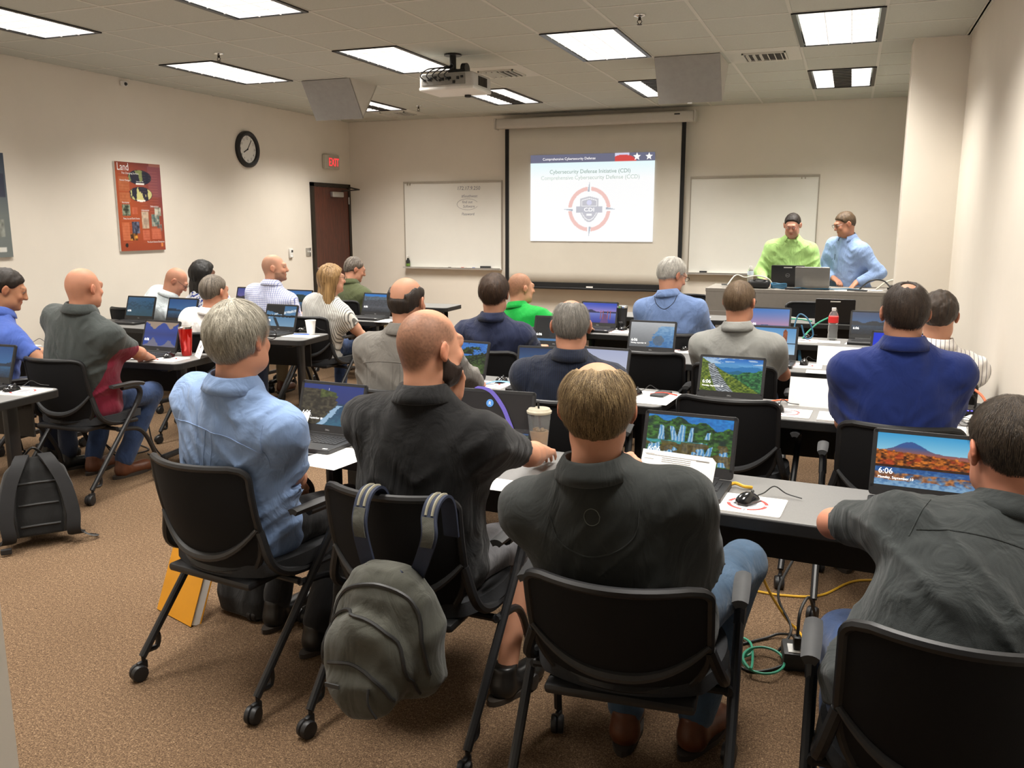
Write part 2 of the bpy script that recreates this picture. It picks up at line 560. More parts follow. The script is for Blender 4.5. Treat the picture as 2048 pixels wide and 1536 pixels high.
# ---- troffers
M_LAMP = mat('lit_diffuser', (1.0, .975, .93), .5, emit=1.15)
M_BLADE = mat('louver_blade', (.80, .79, .77), .4, emit=.45, var=.01)
M_OFF = mat('unlit_louver', (.075, .075, .072), .4, var=.1, vscale=30)
def make_troffer(dark):
    t = thing('ceiling_light', '', 'ceiling light')
    fr = MB()
    for sx in (-1, 1):
        fr.box((sx * .288, 0, 0.0), (.032, 1.2, .012))
    for sy in (-1, 1):
        fr.box((0, sy * .598, 0.0), (.58, .012, .012))
    fr.build('frame', M_BLK2, t)
    strips = [(-.26, .26)] if not dark else [(-.26, -.085), (.085, .26)]
    for a, b in strips:
        MB().box(((a + b) / 2, 0, .004), (b - a, 1.185, .004)).build('diffuser', M_LAMP, t)
    for q in range(1, 7):
        y = -.6 + 1.2 * q / 7
        for a, b in strips:
            MB().box(((a + b) / 2, y, .000), (b - a, .006, .008)).build('louver_blade', M_BLADE, t)
    if dark:
        MB().box((0, 0, .004), (.17, 1.185, .004)).build('unlit_strip', M_OFF, t)
        for q in range(1, 12):
            MB().box((0, -.6 + 1.2 * q / 12, 0), (.168, .006, .008)).build('unlit_blade', M_DKG, t)
    else:
        for x in (-.087, .087):
            MB().box((x, 0, .000), (.006, 1.185, .008)).build('louver_blade', M_BLADE, t)
    return t
protos = {d: make_troffer(d) for d in (False, True)}
used = set()
for k, j, d in TROFFERS:
    lab = ('recessed ceiling light by the projector screen with two lit strips and a dark centre' if d
           else 'fully lit recessed ceiling light with a white louver grid')
    loc = (GX + (k + .5) * T, GY + (j + 1) * T, ZC - .004)
    if d not in used:
        used.add(d); o = protos[d]; o.location = loc; o['label'] = lab
    else:
        o = dup(protos[d], loc, label=lab)
    o['group'] = 'front row troffers' if d else 'fully lit troffers'
# ---- air vents
def vent(k, j, label):
    t = thing('air_vent', label, 'vent', (GX + (k + .5) * T, GY + (j + .5) * T, ZC))
    MB().box((0, 0, .003), (.595, .595, .006)).build('face_plate', M_TEE, t, bevel=.002)
    MB().box((0, .03, -.001), (.33, .33, .004)).build('throat', mat('vent_dark', (.05, .045, .04), .8, var=.05), t)
    for q in range(6):
        MB().box((-.137 + q * .055, .03, -.008), (.007, .33, .03), RY(28 if q < 3 else -28)).build('slat', M_TEE, t)
    fr = MB()
    for s in (-1, 1):
        fr.box((s * .172, .03, -.006), (.014, .358, .014)); fr.box((0, .03 + s * .172, -.006), (.358, .014, .014))
    fr.build('rim', M_TEE, t)
vent(-5, 2, 'square ceiling air vent with slats just beyond the projector')
vent(-1, 2, 'square ceiling air vent beside the grey wedge speaker over the presenters')
vent(-9, 6, 'square ceiling air vent in the corner above the exit door')
# ---- sprinkler heads
def sprinkler(x, y, label):
    t = thing('sprinkler_head', label, 'sprinkler', (x, y, ZC))
    MB().lathe([(.042, 0), (.040, -.006), (.016, -.012), (.016, -.014)], n=16).build('escutcheon', M_CHR, t, smooth=True)
    MB().lathe([(.010, -.012), (.010, -.03), (.006, -.034)], n=10).build('nozzle', M_FRAME, t, smooth=True)
    for s in (-1, 1):
        MB().tube([(s * .008, 0, -.028), (s * .016, 0, -.042), (s * .004, 0, -.06)], .0028, 6).build('yoke_arm', M_FRAME, t)
    MB().lathe([(.018, -.060), (.018, -.063)], n=12).build('deflector', M_FRAME, t)
sprinkler(-1.46, 6.26, 'sprinkler head with a chrome rim near the near edge of the ceiling')
sprinkler(-5.11, 6.35, 'sprinkler head beside the lit ceiling light along the left wall')
sprinkler(-5.07, 9.98, 'sprinkler head near the ceiling light by the exit door')
sprinkler(-1.45, 10.11, 'sprinkler head beyond the grey wedge speaker over the presenters')
# ---- wedge speakers on the ceiling
M_SPK = mat('speaker_grey', (.33, .325, .31), .6, var=.05, vscale=20, bmp=.15, bscale=900, bdist=.0005)
M_SPK2 = mat('speaker_side_beige', (.55, .52, .47), .7, var=.02)
def speaker(x0, x1, label):
    t = thing('ceiling_speaker', label, 'speaker', ((x0 + x1) / 2, 7.84, ZC))
    w2 = (x1 - x0) / 2
    yb, zb = .24, -.36
    sec = [(0, 0), (.54, 0), (yb, zb)]
    for s in (-1, 1):
        P = [(s * w2, y, z) for y, z in sec] + [(s * (w2 - .012), y, z) for y, z in sec]
        MB().add(P, [(0, 1, 2), (5, 4, 3), (0, 3, 4, 1), (1, 4, 5, 2), (2, 5, 3, 0)]).build('side_panel', M_SPK2, t)
    n = Vector((0, -.36, -.24)).normalized()
    G = [[(x, a * yb, a * zb) for a in np.linspace(0, 1, 8)] for x in np.linspace(-w2, w2, 8)]
    MB().sheet(G, .014).build('grille', M_SPK, t)
    MB().sheet([[(x, yb + a * (.54 - yb), zb - a * zb) for a in (0, 1)] for x in (-w2, w2)], .012).build('rear_panel', M_SPK2, t)
    MB().box((.0, yb - .004, zb - .006), (.04, .012, .012)).build('catch', M_CHR, t)
speaker(-5.30, -4.74, 'grey wedge-shaped ceiling speaker over the left block of tables')
speaker(-1.69, -1.13, 'grey wedge-shaped ceiling speaker over the right block, before the presenters')
# ---- projector
def projector():
    t = thing('projector', 'light grey projector hung from a black ceiling mount', 'projector', (-3.27, 7.10, ZC))
    Z = -.305
    MB().rbox((0, .05, Z + .07), (.50, .40, .135), .022, 3).build('body', mat('projector_grey', (.50, .49, .47), .45, var=.03), t, smooth=True)
    MB().rbox((0, .05, Z + .012), (.505, .405, .03), .01, 2).build('base_tray', M_WPL, t, smooth=True)
    MB().rbox((-.02, -.152, Z + .082), (.40, .01, .09), .003).build('connector_panel', mat('projector_panel', (.24, .235, .22), .5, var=.08, vscale=20), t)
    rr = random.Random(3)
    for q in range(11):
        MB().rbox((-.19 + q * .034 + rr.uniform(-.008, .008), -.16, Z + .055 + .045 * rr.random()), (.022, .012, .014 + .01 * rr.random()), .002).build('socket', M_BLK, t)
    for q in range(7):
        MB().box((.252, -.03 + q * .028, Z + .075), (.006, .016, .075)).build('side_louver', M_FRAME, t)
    MB().lathe([(.05, 0), (.05, .05), (.042, .055), (.0, .05)], (.13, .25, Z + .075), 18, RX(-90)).build('lens', M_BLK, t, smooth=True)
    MB().rbox((.05, .02, Z + .16), (.16, .13, .035), .008).build('mount_plate', M_BLK2, t)
    MB().tube([(.0, 0, 0), (.0, 0, Z + .16)], .028, 14).build('mount_pole', M_BLK2, t, smooth=True)
    MB().lathe([(.075, -.012), (.075, 0)], (0, 0, 0), 18).build('ceiling_plate', M_BLK2, t)
    MB().lathe([(.06, -.02), (.06, .02)], (.10, .03, Z + .175), 16, RY(90)).build('mount_knuckle', M_BLK2, t, smooth=True)
    for q in range(5):
        x = -.18 + q * .055
        MB().tube(spline([(x, -.165, Z + .07), (x - .02, -.22, Z + .11), (x + .04, -.17, Z + .17), (.0, -.02, Z + .19 + .01 * q)], 6), .005, 6).build('cable', M_BLK, t, smooth=True)
    MB().lathe([(.03, 0), (.03, -.02), (.02, -.024)], (.05, .2, Z), 12).build('foot', M_BLK, t)
projector()
# ---- projection screen with the slide
def paint_grid(nu, nv):
    u, v = np.meshgrid((np.arange(nu) + .0) / (nu - 1), (np.arange(nv) + .0) / (nv - 1), indexing='ij')
    return u.astype(np.float32), v.astype(np.float32)
def s2l(c):
    c = np.clip(np.asarray(c, np.float32), 0, 1)
    return np.where(c <= .04045, c / 12.92, ((c + .055) / 1.055) ** 2.4)
def painted(name, m, parent, M, wd, ht, rgb, srgb=True):
    """flat printed/lit picture: a fine grid carrying its colours; local x right, y up, facing +z"""
    nu, nv = rgb.shape[:2]
    u, v = paint_grid(nu, nv)
    P = np.stack([(u - .5) * wd, (v - .5) * ht, np.zeros_like(u)], -1).reshape(-1, 3)
    A = np.array(M)
    P = P @ A[:3, :3].T + A[:3, 3]
    idx = np.arange(nu * nv).reshape(nu, nv)
    F = np.stack([idx[:-1, :-1], idx[1:, :-1], idx[1:, 1:], idx[:-1, 1:]], -1).reshape(-1, 4)
    return fromarr(name, P, F, m, parent, smooth=False, col=(s2l(rgb) if srgb else rgb).reshape(-1, 3))
def hx(h):
    return np.array([int(h[i:i + 2], 16) / 255 for i in (0, 2, 4)], np.float32)
def lerp(a, b, t):
    t = np.clip(t, 0, 1)[..., None]
    return a * (1 - t) + b * t
def over(img, col, mask):
    mask = np.clip(mask, 0, 1)[..., None]
    return img * (1 - mask) + col * mask
FACE = Matrix(((1, 0, 0, 0), (0, 0, -1, 0), (0, 1, 0, 0), (0, 0, 0, 1)))      # picture plane facing -Y
def screen():
    t = thing('projection_screen', 'pulled-down projection screen in a long white case showing a slide', 'projection screen', (-3.18, 11.12, 0))
    MB().rbox((0, 0, 2.925), (2.62, .14, .13), .03, 3).build('case', mat('screen_case', (.52, .49, .44), .6, var=.02), t, smooth=True)
    for s in (-1, 1):
        MB().rbox((s * 1.315, 0, 2.925), (.02, .15, .145), .03, 3).build('end_cap', mat('screen_case', 0), t, smooth=True)
    for s in (-1, 1):
        MB().box((s * 1.2, .115, 2.94), (.05, .12, .06)).build('wall_bracket', M_TRIM, t)
    MB().box((1.1, -.073, 2.95), (.07, .003, .016)).build('maker_plate', M_BLK, t)
    def sx(x, z):
        return .004 * math.sin(x * 9 + z * 3) * max(0, 1.5 - z)
    G = [[(x, .03 + sx(x, z), z) for z in np.linspace(.80, 2.88, 12)] for x in np.linspace(-1.19, 1.19, 40)]
    MB().sheet(G, .002).build('cloth', M_SCRN, t, smooth=True, angle=0)
    for s in (-1, 1):
        MB().box((s * 1.175, .024, 1.83), (.052, .004, 2.1)).build('side_border', mat('screen_black', (.008, .008, .008), .8, var=.1), t)
    MB().box((0, .022, .815), (2.40, .006, .07)).build('bottom_border', mat('screen_black', 0), t)
    MB().rbox((0, .02, .775), (2.40, .025, .03), .008).build('bottom_bar', M_BLK2, t)
    MB().box((.0, .012, .80), (.09, .006, .02)).build('pull_tab', M_WPL, t)
    # the slide, projected light
    W, H = 1.66, 1.115
    nu, nv = 250, 168
    u, v = paint_grid(nu, nv)
    img = np.ones((nu, nv, 3), np.float32) * np.array([1.0, 1.0, 1.0])
    img = lerp(img, hx('d9fbff'), np.clip((v - .72) / .28, 0, 1) * .9)
    hd = (v > .905)
    x, y = (u - .49) * W, (v - .372) * H
    r = np.hypot(x, y); a = np.arctan2(y, x)
    gap = np.minimum(np.abs(np.sin(a)), np.abs(np.cos(a))) * r
    ring = (r > .236) & (r < .285) & (gap > .022)
    img = over(img, hx('f4c9c2'), ring.astype(np.float32))
    for q in range(4):
        ca, sa = math.cos(q * PI / 2), math.sin(q * PI / 2)
        xx, yy = x * ca + y * sa, -x * sa + y * ca
        sp = (xx > .225) & (xx < .345) & (yy < .026 * (.345 - xx) / .12) & (yy > -.001)
        img = over(img, hx('b9bfca'), sp.astype(np.float32))
    sh = (np.abs(x) < np.where(y > -.04, .122, .122 * np.sqrt(np.clip((y + .165) / .125, 0, 1)))) & (y > -.165) & (y < .165 - .25 * np.abs(x) * (np.abs(x) < .13))
    img = over(img, hx('cfced4'), sh.astype(np.float32))
    shi = (np.abs(x) < np.where(y > -.04, .104, .104 * np.sqrt(np.clip((y + .142) / .102, 0, 1)))) & (y > -.142) & (y < .142 - .25 * np.abs(x))
    img = over(img, hx('ffffff'), shi.astype(np.float32))
    shj = (np.abs(x) < np.where(y > -.04, .096, .096 * np.sqrt(np.clip((y + .132) / .092, 0, 1)))) & (y > -.132) & (y < .132 - .25 * np.abs(x)) & ~((y > .028) & (y < .04))
    img = over(img, hx('c9c8d0'), shj.astype(np.float32))
    img = over(img, hx('dcdcf4'), (np.hypot(x, y - .085) < .034).astype(np.float32))
    img = over(img, hx('ffffff'), ((np.abs(x) < .035) & (np.abs(y + .07) < .012)).astype(np.float32))
    img = over(img, hx('c6c6cf'), ((np.abs(x) < .175) & (np.abs(y + .005) < .038)).astype(np.float32))
    img = over(img, hx('6f7086'), hd.astype(np.float32))
    xf, yf = u, (v - .905) / .095
    fl = hd & (xf > .69) & (xf < .80)
    img = over(img, hx('d7d6ee'), fl.astype(np.float32))
    img = over(img, hx('d8504c'), (hd & (xf > .69) & (np.hypot((xf - .755) * 9, yf + .15) < .95)).astype(np.float32))
    M = Matrix.Translation((-.005 + .0, .012, 1.955)) @ FACE
    sl = painted('slide', attr_mat('projected_light', .9, emit=.98), t, M, W, H, img)
    def star(cx, cy, rr):
        P = [(cx + (rr if i % 2 == 0 else rr * .42) * math.sin(i * PI / 5), cy + (rr if i % 2 == 0 else rr * .42) * math.cos(i * PI / 5)) for i in range(10)]
        return MB().prism(P, .001, .002, M)
    star(.60, .507, .052).build('star', M_TEXTE, sl)
    star(.755, .507, .048).build('star', M_TEXTE, sl)
    text_mesh('Comprehensive Cybersecurity Defense', .045, mat('slide_head_ink', (.95, .95, 1), emit=.95), sl, M @ Matrix.Translation((-.66, .487, .002)))
    ink = mat('slide_ink', (.22, .33, .30), .8, emit=.75)
    text_mesh('Cybersecurity Defense Initiative (CDI)', .071, ink, sl, M @ Matrix.Translation((-.02, .315, .002)), align='CENTER', sx=.98)
    text_mesh('Comprehensive Cybersecurity Defense (CCD)', .071, mat('slide_ink_pale', (.36, .47, .44), .8, emit=.85), sl, M @ Matrix.Translation((-.02, .238, .002)), align='CENTER', sx=.98)
    text_mesh('CDI', .066, M_TEXTE, sl, M @ Matrix.Translation((-.0166, -.171, .003)), align='CENTER', sx=1.3)
screen()
# ---- whiteboards
def whiteboard(x0, x1, label):
    w2 = (x1 - x0) / 2
    t = thing('whiteboard', label, 'whiteboard', ((x0 + x1) / 2, YF, 0))
    MB().box((0, -.008, 1.60), (2 * w2, .016, 1.2)).build('panel', M_BOARD, t)
    for s in (-1, 1):
        MB().box((s * w2, -.011, 1.60), (.014, .022, 1.2)).build('side_rail', M_TRIM, t)
    MB().box((0, -.013, 2.195), (2 * w2 + .014, .026, .028)).build('map_rail', M_TRIM, t)
    MB().box((0, -.045, 1.0), (2 * w2 + .014, .09, .012)).build('pen_tray', M_WPL, t)
    MB().box((0, -.088, 1.008), (2 * w2 + .014, .006, .02)).build('tray_lip', M_ALU, t)
    for q in (.06, .10):
        xq = (-w2 + q + .0) if 'writing' in label else (w2 - q - .1)
        MB().box((xq, -.03, 2.175), (.012, .012, .035)).build('map_hook', M_TRIM, t)
    return t
wb = whiteboard(-5.987, -4.490, 'whiteboard with faint handwriting, between exit door and projection screen')
whiteboard(-1.919, -.392, 'blank whiteboard behind the two presenters')
hand = mat('marker_ink', (.20, .21, .25), .7, var=.1)
def scrawl(txt, x, z, size):
    return text_mesh(txt, size, hand, wb, Matrix.Translation((x + 5.2385, -.0175, z)) @ FACE @ Matrix.Shear('XZ', 4, (.12, 0)), name='handwriting', sx=.95)
scrawl('172.17.9.250', -5.16, 2.085, .072)
scrawl('#Southwest', -5.09, 1.985, .052)
scrawl('find out', -5.08, 1.905, .052)
scrawl('Software', -5.07, 1.845, .052)
scrawl('Password', -5.09, 1.74, .052)
MB().tube([(-5.0 + .16 * math.cos(a) + 5.2385, -.018, 1.89 + .075 * math.sin(a)) for a in np.linspace(.4, 5.9, 24)], .0016, 5).build('handwriting', hand, wb)
def tray_thing(name, label, cat, x, mb_parts, group=None):
    t = thing(name, label, cat, (x, YF - .05, 1.006), group=group)
    for n, b, m in mb_parts:
        b.build(n, m, t, smooth=True)
tray_thing('spray_bottle', 'black spray bottle of board cleaner at the end of the pen tray', 'spray bottle', -5.93,
           [('bottle', MB().lathe([(.026, 0), (.028, .01), (.028, .09), (.012, .12), (.012, .13)], n=14), M_BLK),
            ('label_band', MB().lathe([(.0285, .02), (.0285, .055)], n=14), mat('green_label', hexc('6c8f3e'), .5, var=.05)),
            ('nozzle', MB().rbox((0, -.012, .15), (.02, .05, .035), .005), M_WPL)])
for i, (x, c, nm) in enumerate(((-5.32, '222222', 'black'), (-5.12, 'b23328', 'red'), (-4.95, '2c58a5', 'blue'))):
    tray_thing('marker_pen', f'{nm} dry-erase marker lying on the written whiteboard tray', 'marker', x,
               [('barrel', MB().tube([(-.05, 0, .008), (.03, 0, .008)], .008, 10), M_WPL),
                ('cap', MB().tube([(.03, 0, .008), (.07, 0, .008)], .0088, 10), mat('marker_' + nm, hexc(c), .5, var=.05))])
tray_thing('board_eraser', 'dark felt eraser on the written whiteboard tray', 'eraser', -4.72,
           [('felt', MB().rbox((0, 0, .014), (.15, .045, .028), .006), M_DKG), ('back', MB().rbox((0, 0, .032), (.15, .045, .01), .004), M_BLK)])
tray_thing('board_eraser', 'small eraser block on the blank whiteboard tray', 'eraser', -1.72,
           [('felt', MB().rbox((0, 0, .012), (.09, .04, .024), .005), M_DKG), ('back', MB().rbox((0, 0, .027), (.09, .04, .008), .003), M_BLK)])
# ---- things on the left wall: local x along +Y, y up, z out of the wall (+X)
LW = lambda y, z, off=0.0: Matrix(((0, 0, 1, XL + off), (1, 0, 0, y), (0, 1, 0, z), (0, 0, 0, 1)))
def wallthing(name, label, cat, y, z):
    t = thing(name, label, cat)
    t.matrix_world = LW(y, z)
    return t
# door
d = thing('door_1', '', '')
del d['label'], d['category']
d['kind'] = 'structure'; d.location = (XL, 10.74, 0)
fr = MB()
for s in (-1, 1):
    fr.box((.015, s * .465, 1.09), (.05, .05, 2.18))
fr.box((.015, 0, 2.155), (.05, .98, .05))
fr.build('door_frame', M_FRAME, d)
MB().box((.012, 0, 1.065), (.03, .875, 2.12)).build('door_leaf', M_DOOR, d)
MB().lathe([(.035, 0), (.035, .008), (.012, .012), (.012, .045)], (.027, -.37, 1.0), 16, RY(90)).build('door_rose', M_CHR, d, smooth=True)
MB().tube(spline([(.072, -.37, 1.0), (.08, -.34, 1.0), (.08, -.26, .995)], 5), .010, 8).build('door_handle', M_CHR, d, smooth=True)
MB().rbox((.055, .10, 2.03), (.06, .28, .075), .012).build('door_closer', M_ALU, d, smooth=True)
MB().tube([(.07, .20, 2.08), (.30, .30, 2.10), (.05, .42, 2.14)], .010, 6).build('closer_arm', M_FRAME, d)
for z in (.25, 1.1, 1.95):
    MB().tube([(.035, .445, z - .05), (.035, .445, z + .05)], .009, 8).build('hinge', M_ALU, d)
# exit sign
t = wallthing('exit_sign', 'beige box EXIT sign with glowing red letters above the door', 'exit sign', 10.755, 2.47)
MB().rbox((0, 0, .03), (.36, .20, .06), .015, 3).build('housing', mat('sign_beige', (.55, .51, .43), .6, var=.02), t, smooth=True)
MB().rbox((0.02, 0, .061), (.27, .15, .004), .002).build('face_plate', mat('sign_face', (.50, .40, .34), .6, var=.02), t)
text_mesh('EXIT', .155, mat('exit_red', (1.0, .035, .05), .5, emit=1.3), t, Matrix.Translation((.025, -.054, .064)), align='CENTER', extrude=.001, sx=.82)
# clock
t = wallthing('wall_clock', 'round wall clock with a thick black rim and white dial', 'clock', 8.95, 2.51)
MB().lathe([(.165, .0), (.213, .0), (.213, .035), (.190, .048), (.165, .040), (.160, .012)], n=48).build('rim', M_BLK, t, smooth=True)
MB().lathe([(.168, .010), (.168, .014)], n=48).build('dial', mat('clock_dial', (.80, .80, .76), .5, var=.01), t)
for h in range(1, 13):
    a = math.radians(90 - 30 * h)
    text_mesh(str(h), .042, M_TEXTB, t, Matrix.Translation((.128 * math.cos(a), .128 * math.sin(a) - .014, .0146)), name='numeral', align='CENTER')
for q in range(60):
    a = math.radians(6 * q)
    if q % 5 == 0:
        MB().box((.155 * math.cos(a), .155 * math.sin(a), .0145), (.012, .003, .001), RZ(6 * q)).build('tick', M_TEXTB, t)
def clock_hand(ang, ln, wd, nm):
    a = math.radians(90 - ang)
    MB().box((math.cos(a) * (ln * .5 - .015), math.sin(a) * (ln * .5 - .015), .018), (ln, wd, .002), RZ(90 - ang)).build(nm, M_TEXTB, t)
clock_hand(36, .15, .008, 'minute_hand'); clock_hand(242, .10, .011, 'hour_hand')
MB().lathe([(.009, .016), (.009, .022)], n=12).build('hub', M_BLK, t)
# thermostat, switch
t = wallthing('thermostat', 'small white thermostat on the left wall near the light switch', 'thermostat', 9.74, 1.245)
MB().rbox((0, 0, .012), (.075, .12, .024), .005, 2).build('case', M_WPL, t, smooth=True)
MB().rbox((.012, .025, .025), (.035, .03, .004), .001).build('display', M_DKG, t)
MB().rbox((0, -.045, .02), (.05, .02, .02), .004).build('lower_cover', M_WPL, t)
t = wallthing('light_switch', 'metal double light switch plate beside the door', 'light switch', 10.155, 1.245)
MB().rbox((0, 0, .004), (.115, .115, .008), .003).build('plate', M_ALU, t, smooth=True)
for s in (-1, 1):
    MB().rbox((s * .023, .006, .014), (.009, .022, .018), .002, R=RX(-25)).build('toggle', M_WPL, t)
# small detector at the ceiling line
t = wallthing('motion_sensor', 'tiny white sensor where left wall meets the ceiling', 'sensor', 7.06, ZC - .05)
MB().rbox((0, 0, .02), (.07, .05, .04), .01, 2).build('case', M_WPL, t, smooth=True)
MB().lathe([(.018, 0), (.014, .012), (0, .016)], (0, -.005, .04), 10).build('lens', M_DKG, t, smooth=True)
# ---- posters
def poster_land():
    nu, nv = 110, 165
    u, v = paint_grid(nu, nv)
    img = lerp(np.ones((nu, nv, 3), np.float32) * hx('a64a22'), hx('7d3a3c'), np.clip((u * 1.0 + v * .9 - .75) * 1.2, 0, 1))
    img = lerp(img, hx('8e3a25'), np.clip((.3 - v) * 2, 0, 1))
    img = lerp(img, hx('6a2c22'), np.clip((v - .93) * 10, 0, 1) * .7)
    img = over(img, hx('8a5460'), ((u > .70) & (v > .62) & (v < .97)).astype(np.float32) * .5)
    img = over(img, hx('b07a66'), ((u > .74) & (v > .965)).astype(np.float32) * .6)
    land = fbm2(u * 1.6, v * 1.0, 7, 4, 3)
    for cx, cy, lc in ((.52, .835, '7d8a55'), (.52, .645, 'c9c583')):
        e = ((u - cx) / .26) ** 2 + ((v - cy) / .085) ** 2
        img = over(img, hx('1d1f33'), (e < 1).astype(np.float32))
        l2 = (e < .9) & (land + .10 * np.sin((u - cx) * 26 + 1.2) > .52) & (v > cy - .06)
        img = over(img, hx(lc), l2.astype(np.float32))
        img = over(img, hx('f2f0ea'), ((e < 1) & (v < cy - .062) & (np.abs(u - cx) < .09)).astype(np.float32))
    rr = np.random.RandomState(2)
    tx = fbm2(u, v, 26, 3, 9)
    def pic(x0, x1, y0, y1, c1, c2):
        nonlocal img
        m = ((u > x0) & (u < x1) & (v > y0) & (v < y1)).astype(np.float32)
        img = over(img, lerp(np.ones_like(img) * hx(c1), hx(c2), (tx - .3) * 2.5), m)
    pic(.09, .26, .40, .53, '1e2a1c', '8d9a86'); pic(.27, .44, .20, .33, '232536', '6b6f86')
    pic(.50, .66, .25, .45, 'c9b49c', '9d8a78'); pic(.72, .90, .28, .42, '3f5a58', 'a7a79a')
    pic(.80, .95, .40, .50, '6a6f62', 'c8c3b4'); pic(.84, .95, .22, .30, '4a4544', 'b08f84')
    pic(.20, .38, .12, .20, '2a120c', 'e9a23a'); pic(.05, .28, .68, .83, 'a85a35', 'b5663d')
    pic(.05, .28, .55, .66, 'a85a35', 'b5663d'); pic(.06, .22, .12, .32, 'b8603c', 'c46a44')
    pic(.30, .42, .42, .50, 'b05538', 'bb6244'); pic(.50, .66, .12, .235, 'b55a40', 'c2664a'); pic(.70, .92, .13, .255, 'b55a40', 'c2664a')
    for k in range(26):
        y = .10 + .032 * k
        for x0, x1 in ((.06, .26), (.51, .65), (.71, .91)):
            m = ((u > x0) & (u < x1) & (np.abs(v - y) < .003)).astype(np.float32) * .22
            img = over(img, hx('e0a080'), m)
    img = over(img, hx('1a1414'), (np.hypot((u - .13), (v - .065) * 1.5) < .035).astype(np.float32))
    img = over(img, hx('d9803f'), ((u > .90) & (u < .95) & (v > .04) & (v < .085)).astype(np.float32))
    t = wallthing('wall_poster', 'rust-red poster headed Land with two world maps on the left wall', 'poster', 7.155, 1.80)
    MB().box((0, 0, .012), (.615, .885, .022)).build('backing', M_WPL, t)
    p = painted('print', attr_mat('poster_print', .45), t, Matrix.Translation((0, 0, .0245)), .615, .885, img)
    text_mesh('Land', .105, M_TEXTW, p, Matrix.Translation((-.285, .36, .0256)), sx=.78)
    text_mesh('The Changing Surface', .026, M_TEXTW, p, Matrix.Translation((-.23, .325, .0256)))
    for s, x, y, z in (('Human Changes', -.26, .255, .026), ('Hurricanes', -.25, .035, .026), ('Fires, Ice and Earth Events', -.25, -.125, .026), ('Urbanization', -.0, -.04, .026), ('Deforestation', .13, .0, .026), ('The Earth Science Enterprise', .05, -.365, .026), ('Land cover 1990', -.04, -.135 + .385, .018)):
        text_mesh(s, z, M_TEXTW, p, Matrix.Translation((x, y, .0256)), sx=.8)
    t = wallthing('wall_poster', 'slate-blue poster on the left wall, cut by the picture edge', 'poster', 5.31, 1.79)
    u, v = paint_grid(60, 90)
    img = lerp(np.ones((60, 90, 3), np.float32) * hx('6d7472'), hx('3a4658'), np.clip((v - .4) * 1.8, 0, 1))
    tx = fbm2(u, v, 18, 3, 4)
    img = over(img, hx('2d2f45'), ((v > .58) & (v < .8) & (u > .3) & (u < .97)).astype(np.float32) * .7)
    img = over(img, lerp(np.ones_like(img) * hx('3c403c'), hx('a9ada4'), tx * 1.2), ((v > .2) & (v < .36) & (u > .55) & (u < .9)).astype(np.float32))
    img = over(img, hx('d4d4cd'), ((v > .055) & (v < .1) & (u > .78) & (u < .9)).astype(np.float32))
    MB().box((0, 0, .012), (.615, .885, .022)).build('backing', M_WPL, t)
    painted('print', attr_mat('poster_print'), t, Matrix.Translation((0, 0, .0245)), .615, .885, img)
poster_land()
# ================================================================== pixel -> place on a known plane
_y, _p = math.radians(YAW), math.radians(PITCH)
_FW = Vector((-math.sin(_y) * math.cos(_p), math.cos(_y) * math.cos(_p), -math.sin(_p)))
_RT = Vector((math.cos(_y), math.sin(_y), 0)); _UP = _RT.cross(_FW)
def W(u, v, z=.742):
    """point at height z seen at photo pixel (u, v)"""
    d = _FW + _RT * ((u - 1024) / FOC) - _UP * ((v - 768) / FOC)
    t = (z - CAM_H) / d.z
    return Vector((d.x * t, d.y * t, z))
def WY(u, v, y):
    d = _FW + _RT * ((u - 1024) / FOC) - _UP * ((v - 768) / FOC)
    t = y / d.y
    return Vector((d.x * t, y, CAM_H + d.z * t))
TZ = .742                                    # table top height
# ================================================================== tables
def rrect(w2, d2, r, n=5):
    P = []
    for cx, cy, a0 in ((w2 - r, d2 - r, 0), (-w2 + r, d2 - r, 90), (-w2 + r, -d2 + r, 180), (w2 - r, -d2 + r, 270)):
        for k in range(n + 1):
            a = math.radians(a0 + 90 * k / n)
            P.append((cx + r * math.cos(a), cy + r * math.sin(a)))
    return P
def caster(parent, x, y, rz=0.0, r=.031, name='caster', top=.085):
    o = MB().lathe([(r * .35, -.022), (r * .9, -.020), (r, -.014), (r, -.004), (r * .8, 0), (r, .004), (r, .014), (r * .9, .020), (r * .35, .022)], (0, -.012, r), 14, RZ(rz) @ RY(90))
    o.rbox((0, .004, r + .022), (.018, .042, .034), .006)
    o.tube([(0, .012, r + .02), (0, .012, top)], .008, 8)
    ob = o.build(name, M_BLK, parent, smooth=True)
    ob.location = (x, y, 0)
    return ob
def make_table(L=1.37, D=.46):
    t = thing('training_table', '', 'table')
    MB().prism(rrect(L / 2, D / 2, .05), TZ - .044, TZ - .002).build('edge_band', M_EDGE, t, bevel=.004)
    MB().prism(rrect(L / 2 - .004, D / 2 - .004, .048), TZ - .004, TZ).build('table_top', M_TOP, t, bevel=.001)
    MB().box((0, .08, TZ - .075), (L - .36, .10, .062)).build('cable_tray', M_EDGE, t)
    MB().box((0, .16, TZ - .16), (L - .30, .012, .22)).build('modesty_panel', M_EDGE, t)
    for s in (-1, 1):
        lg = MB()
        lg.rbox((s * (L / 2 - .17), .03, TZ - .055), (.06, .36, .03), .006)
        lg.rbox((s * (L / 2 - .17), .03, .40), (.042, .075, .60), .012)
        lg.rbox((s * (L / 2 - .17), .0, .105), (.045, .46, .035), .012)
        o = lg.build('leg', M_BLK2, t, smooth=True)
        for yy in (-.20, .20):
            caster(o, s * (L / 2 - .17), yy)
    return t
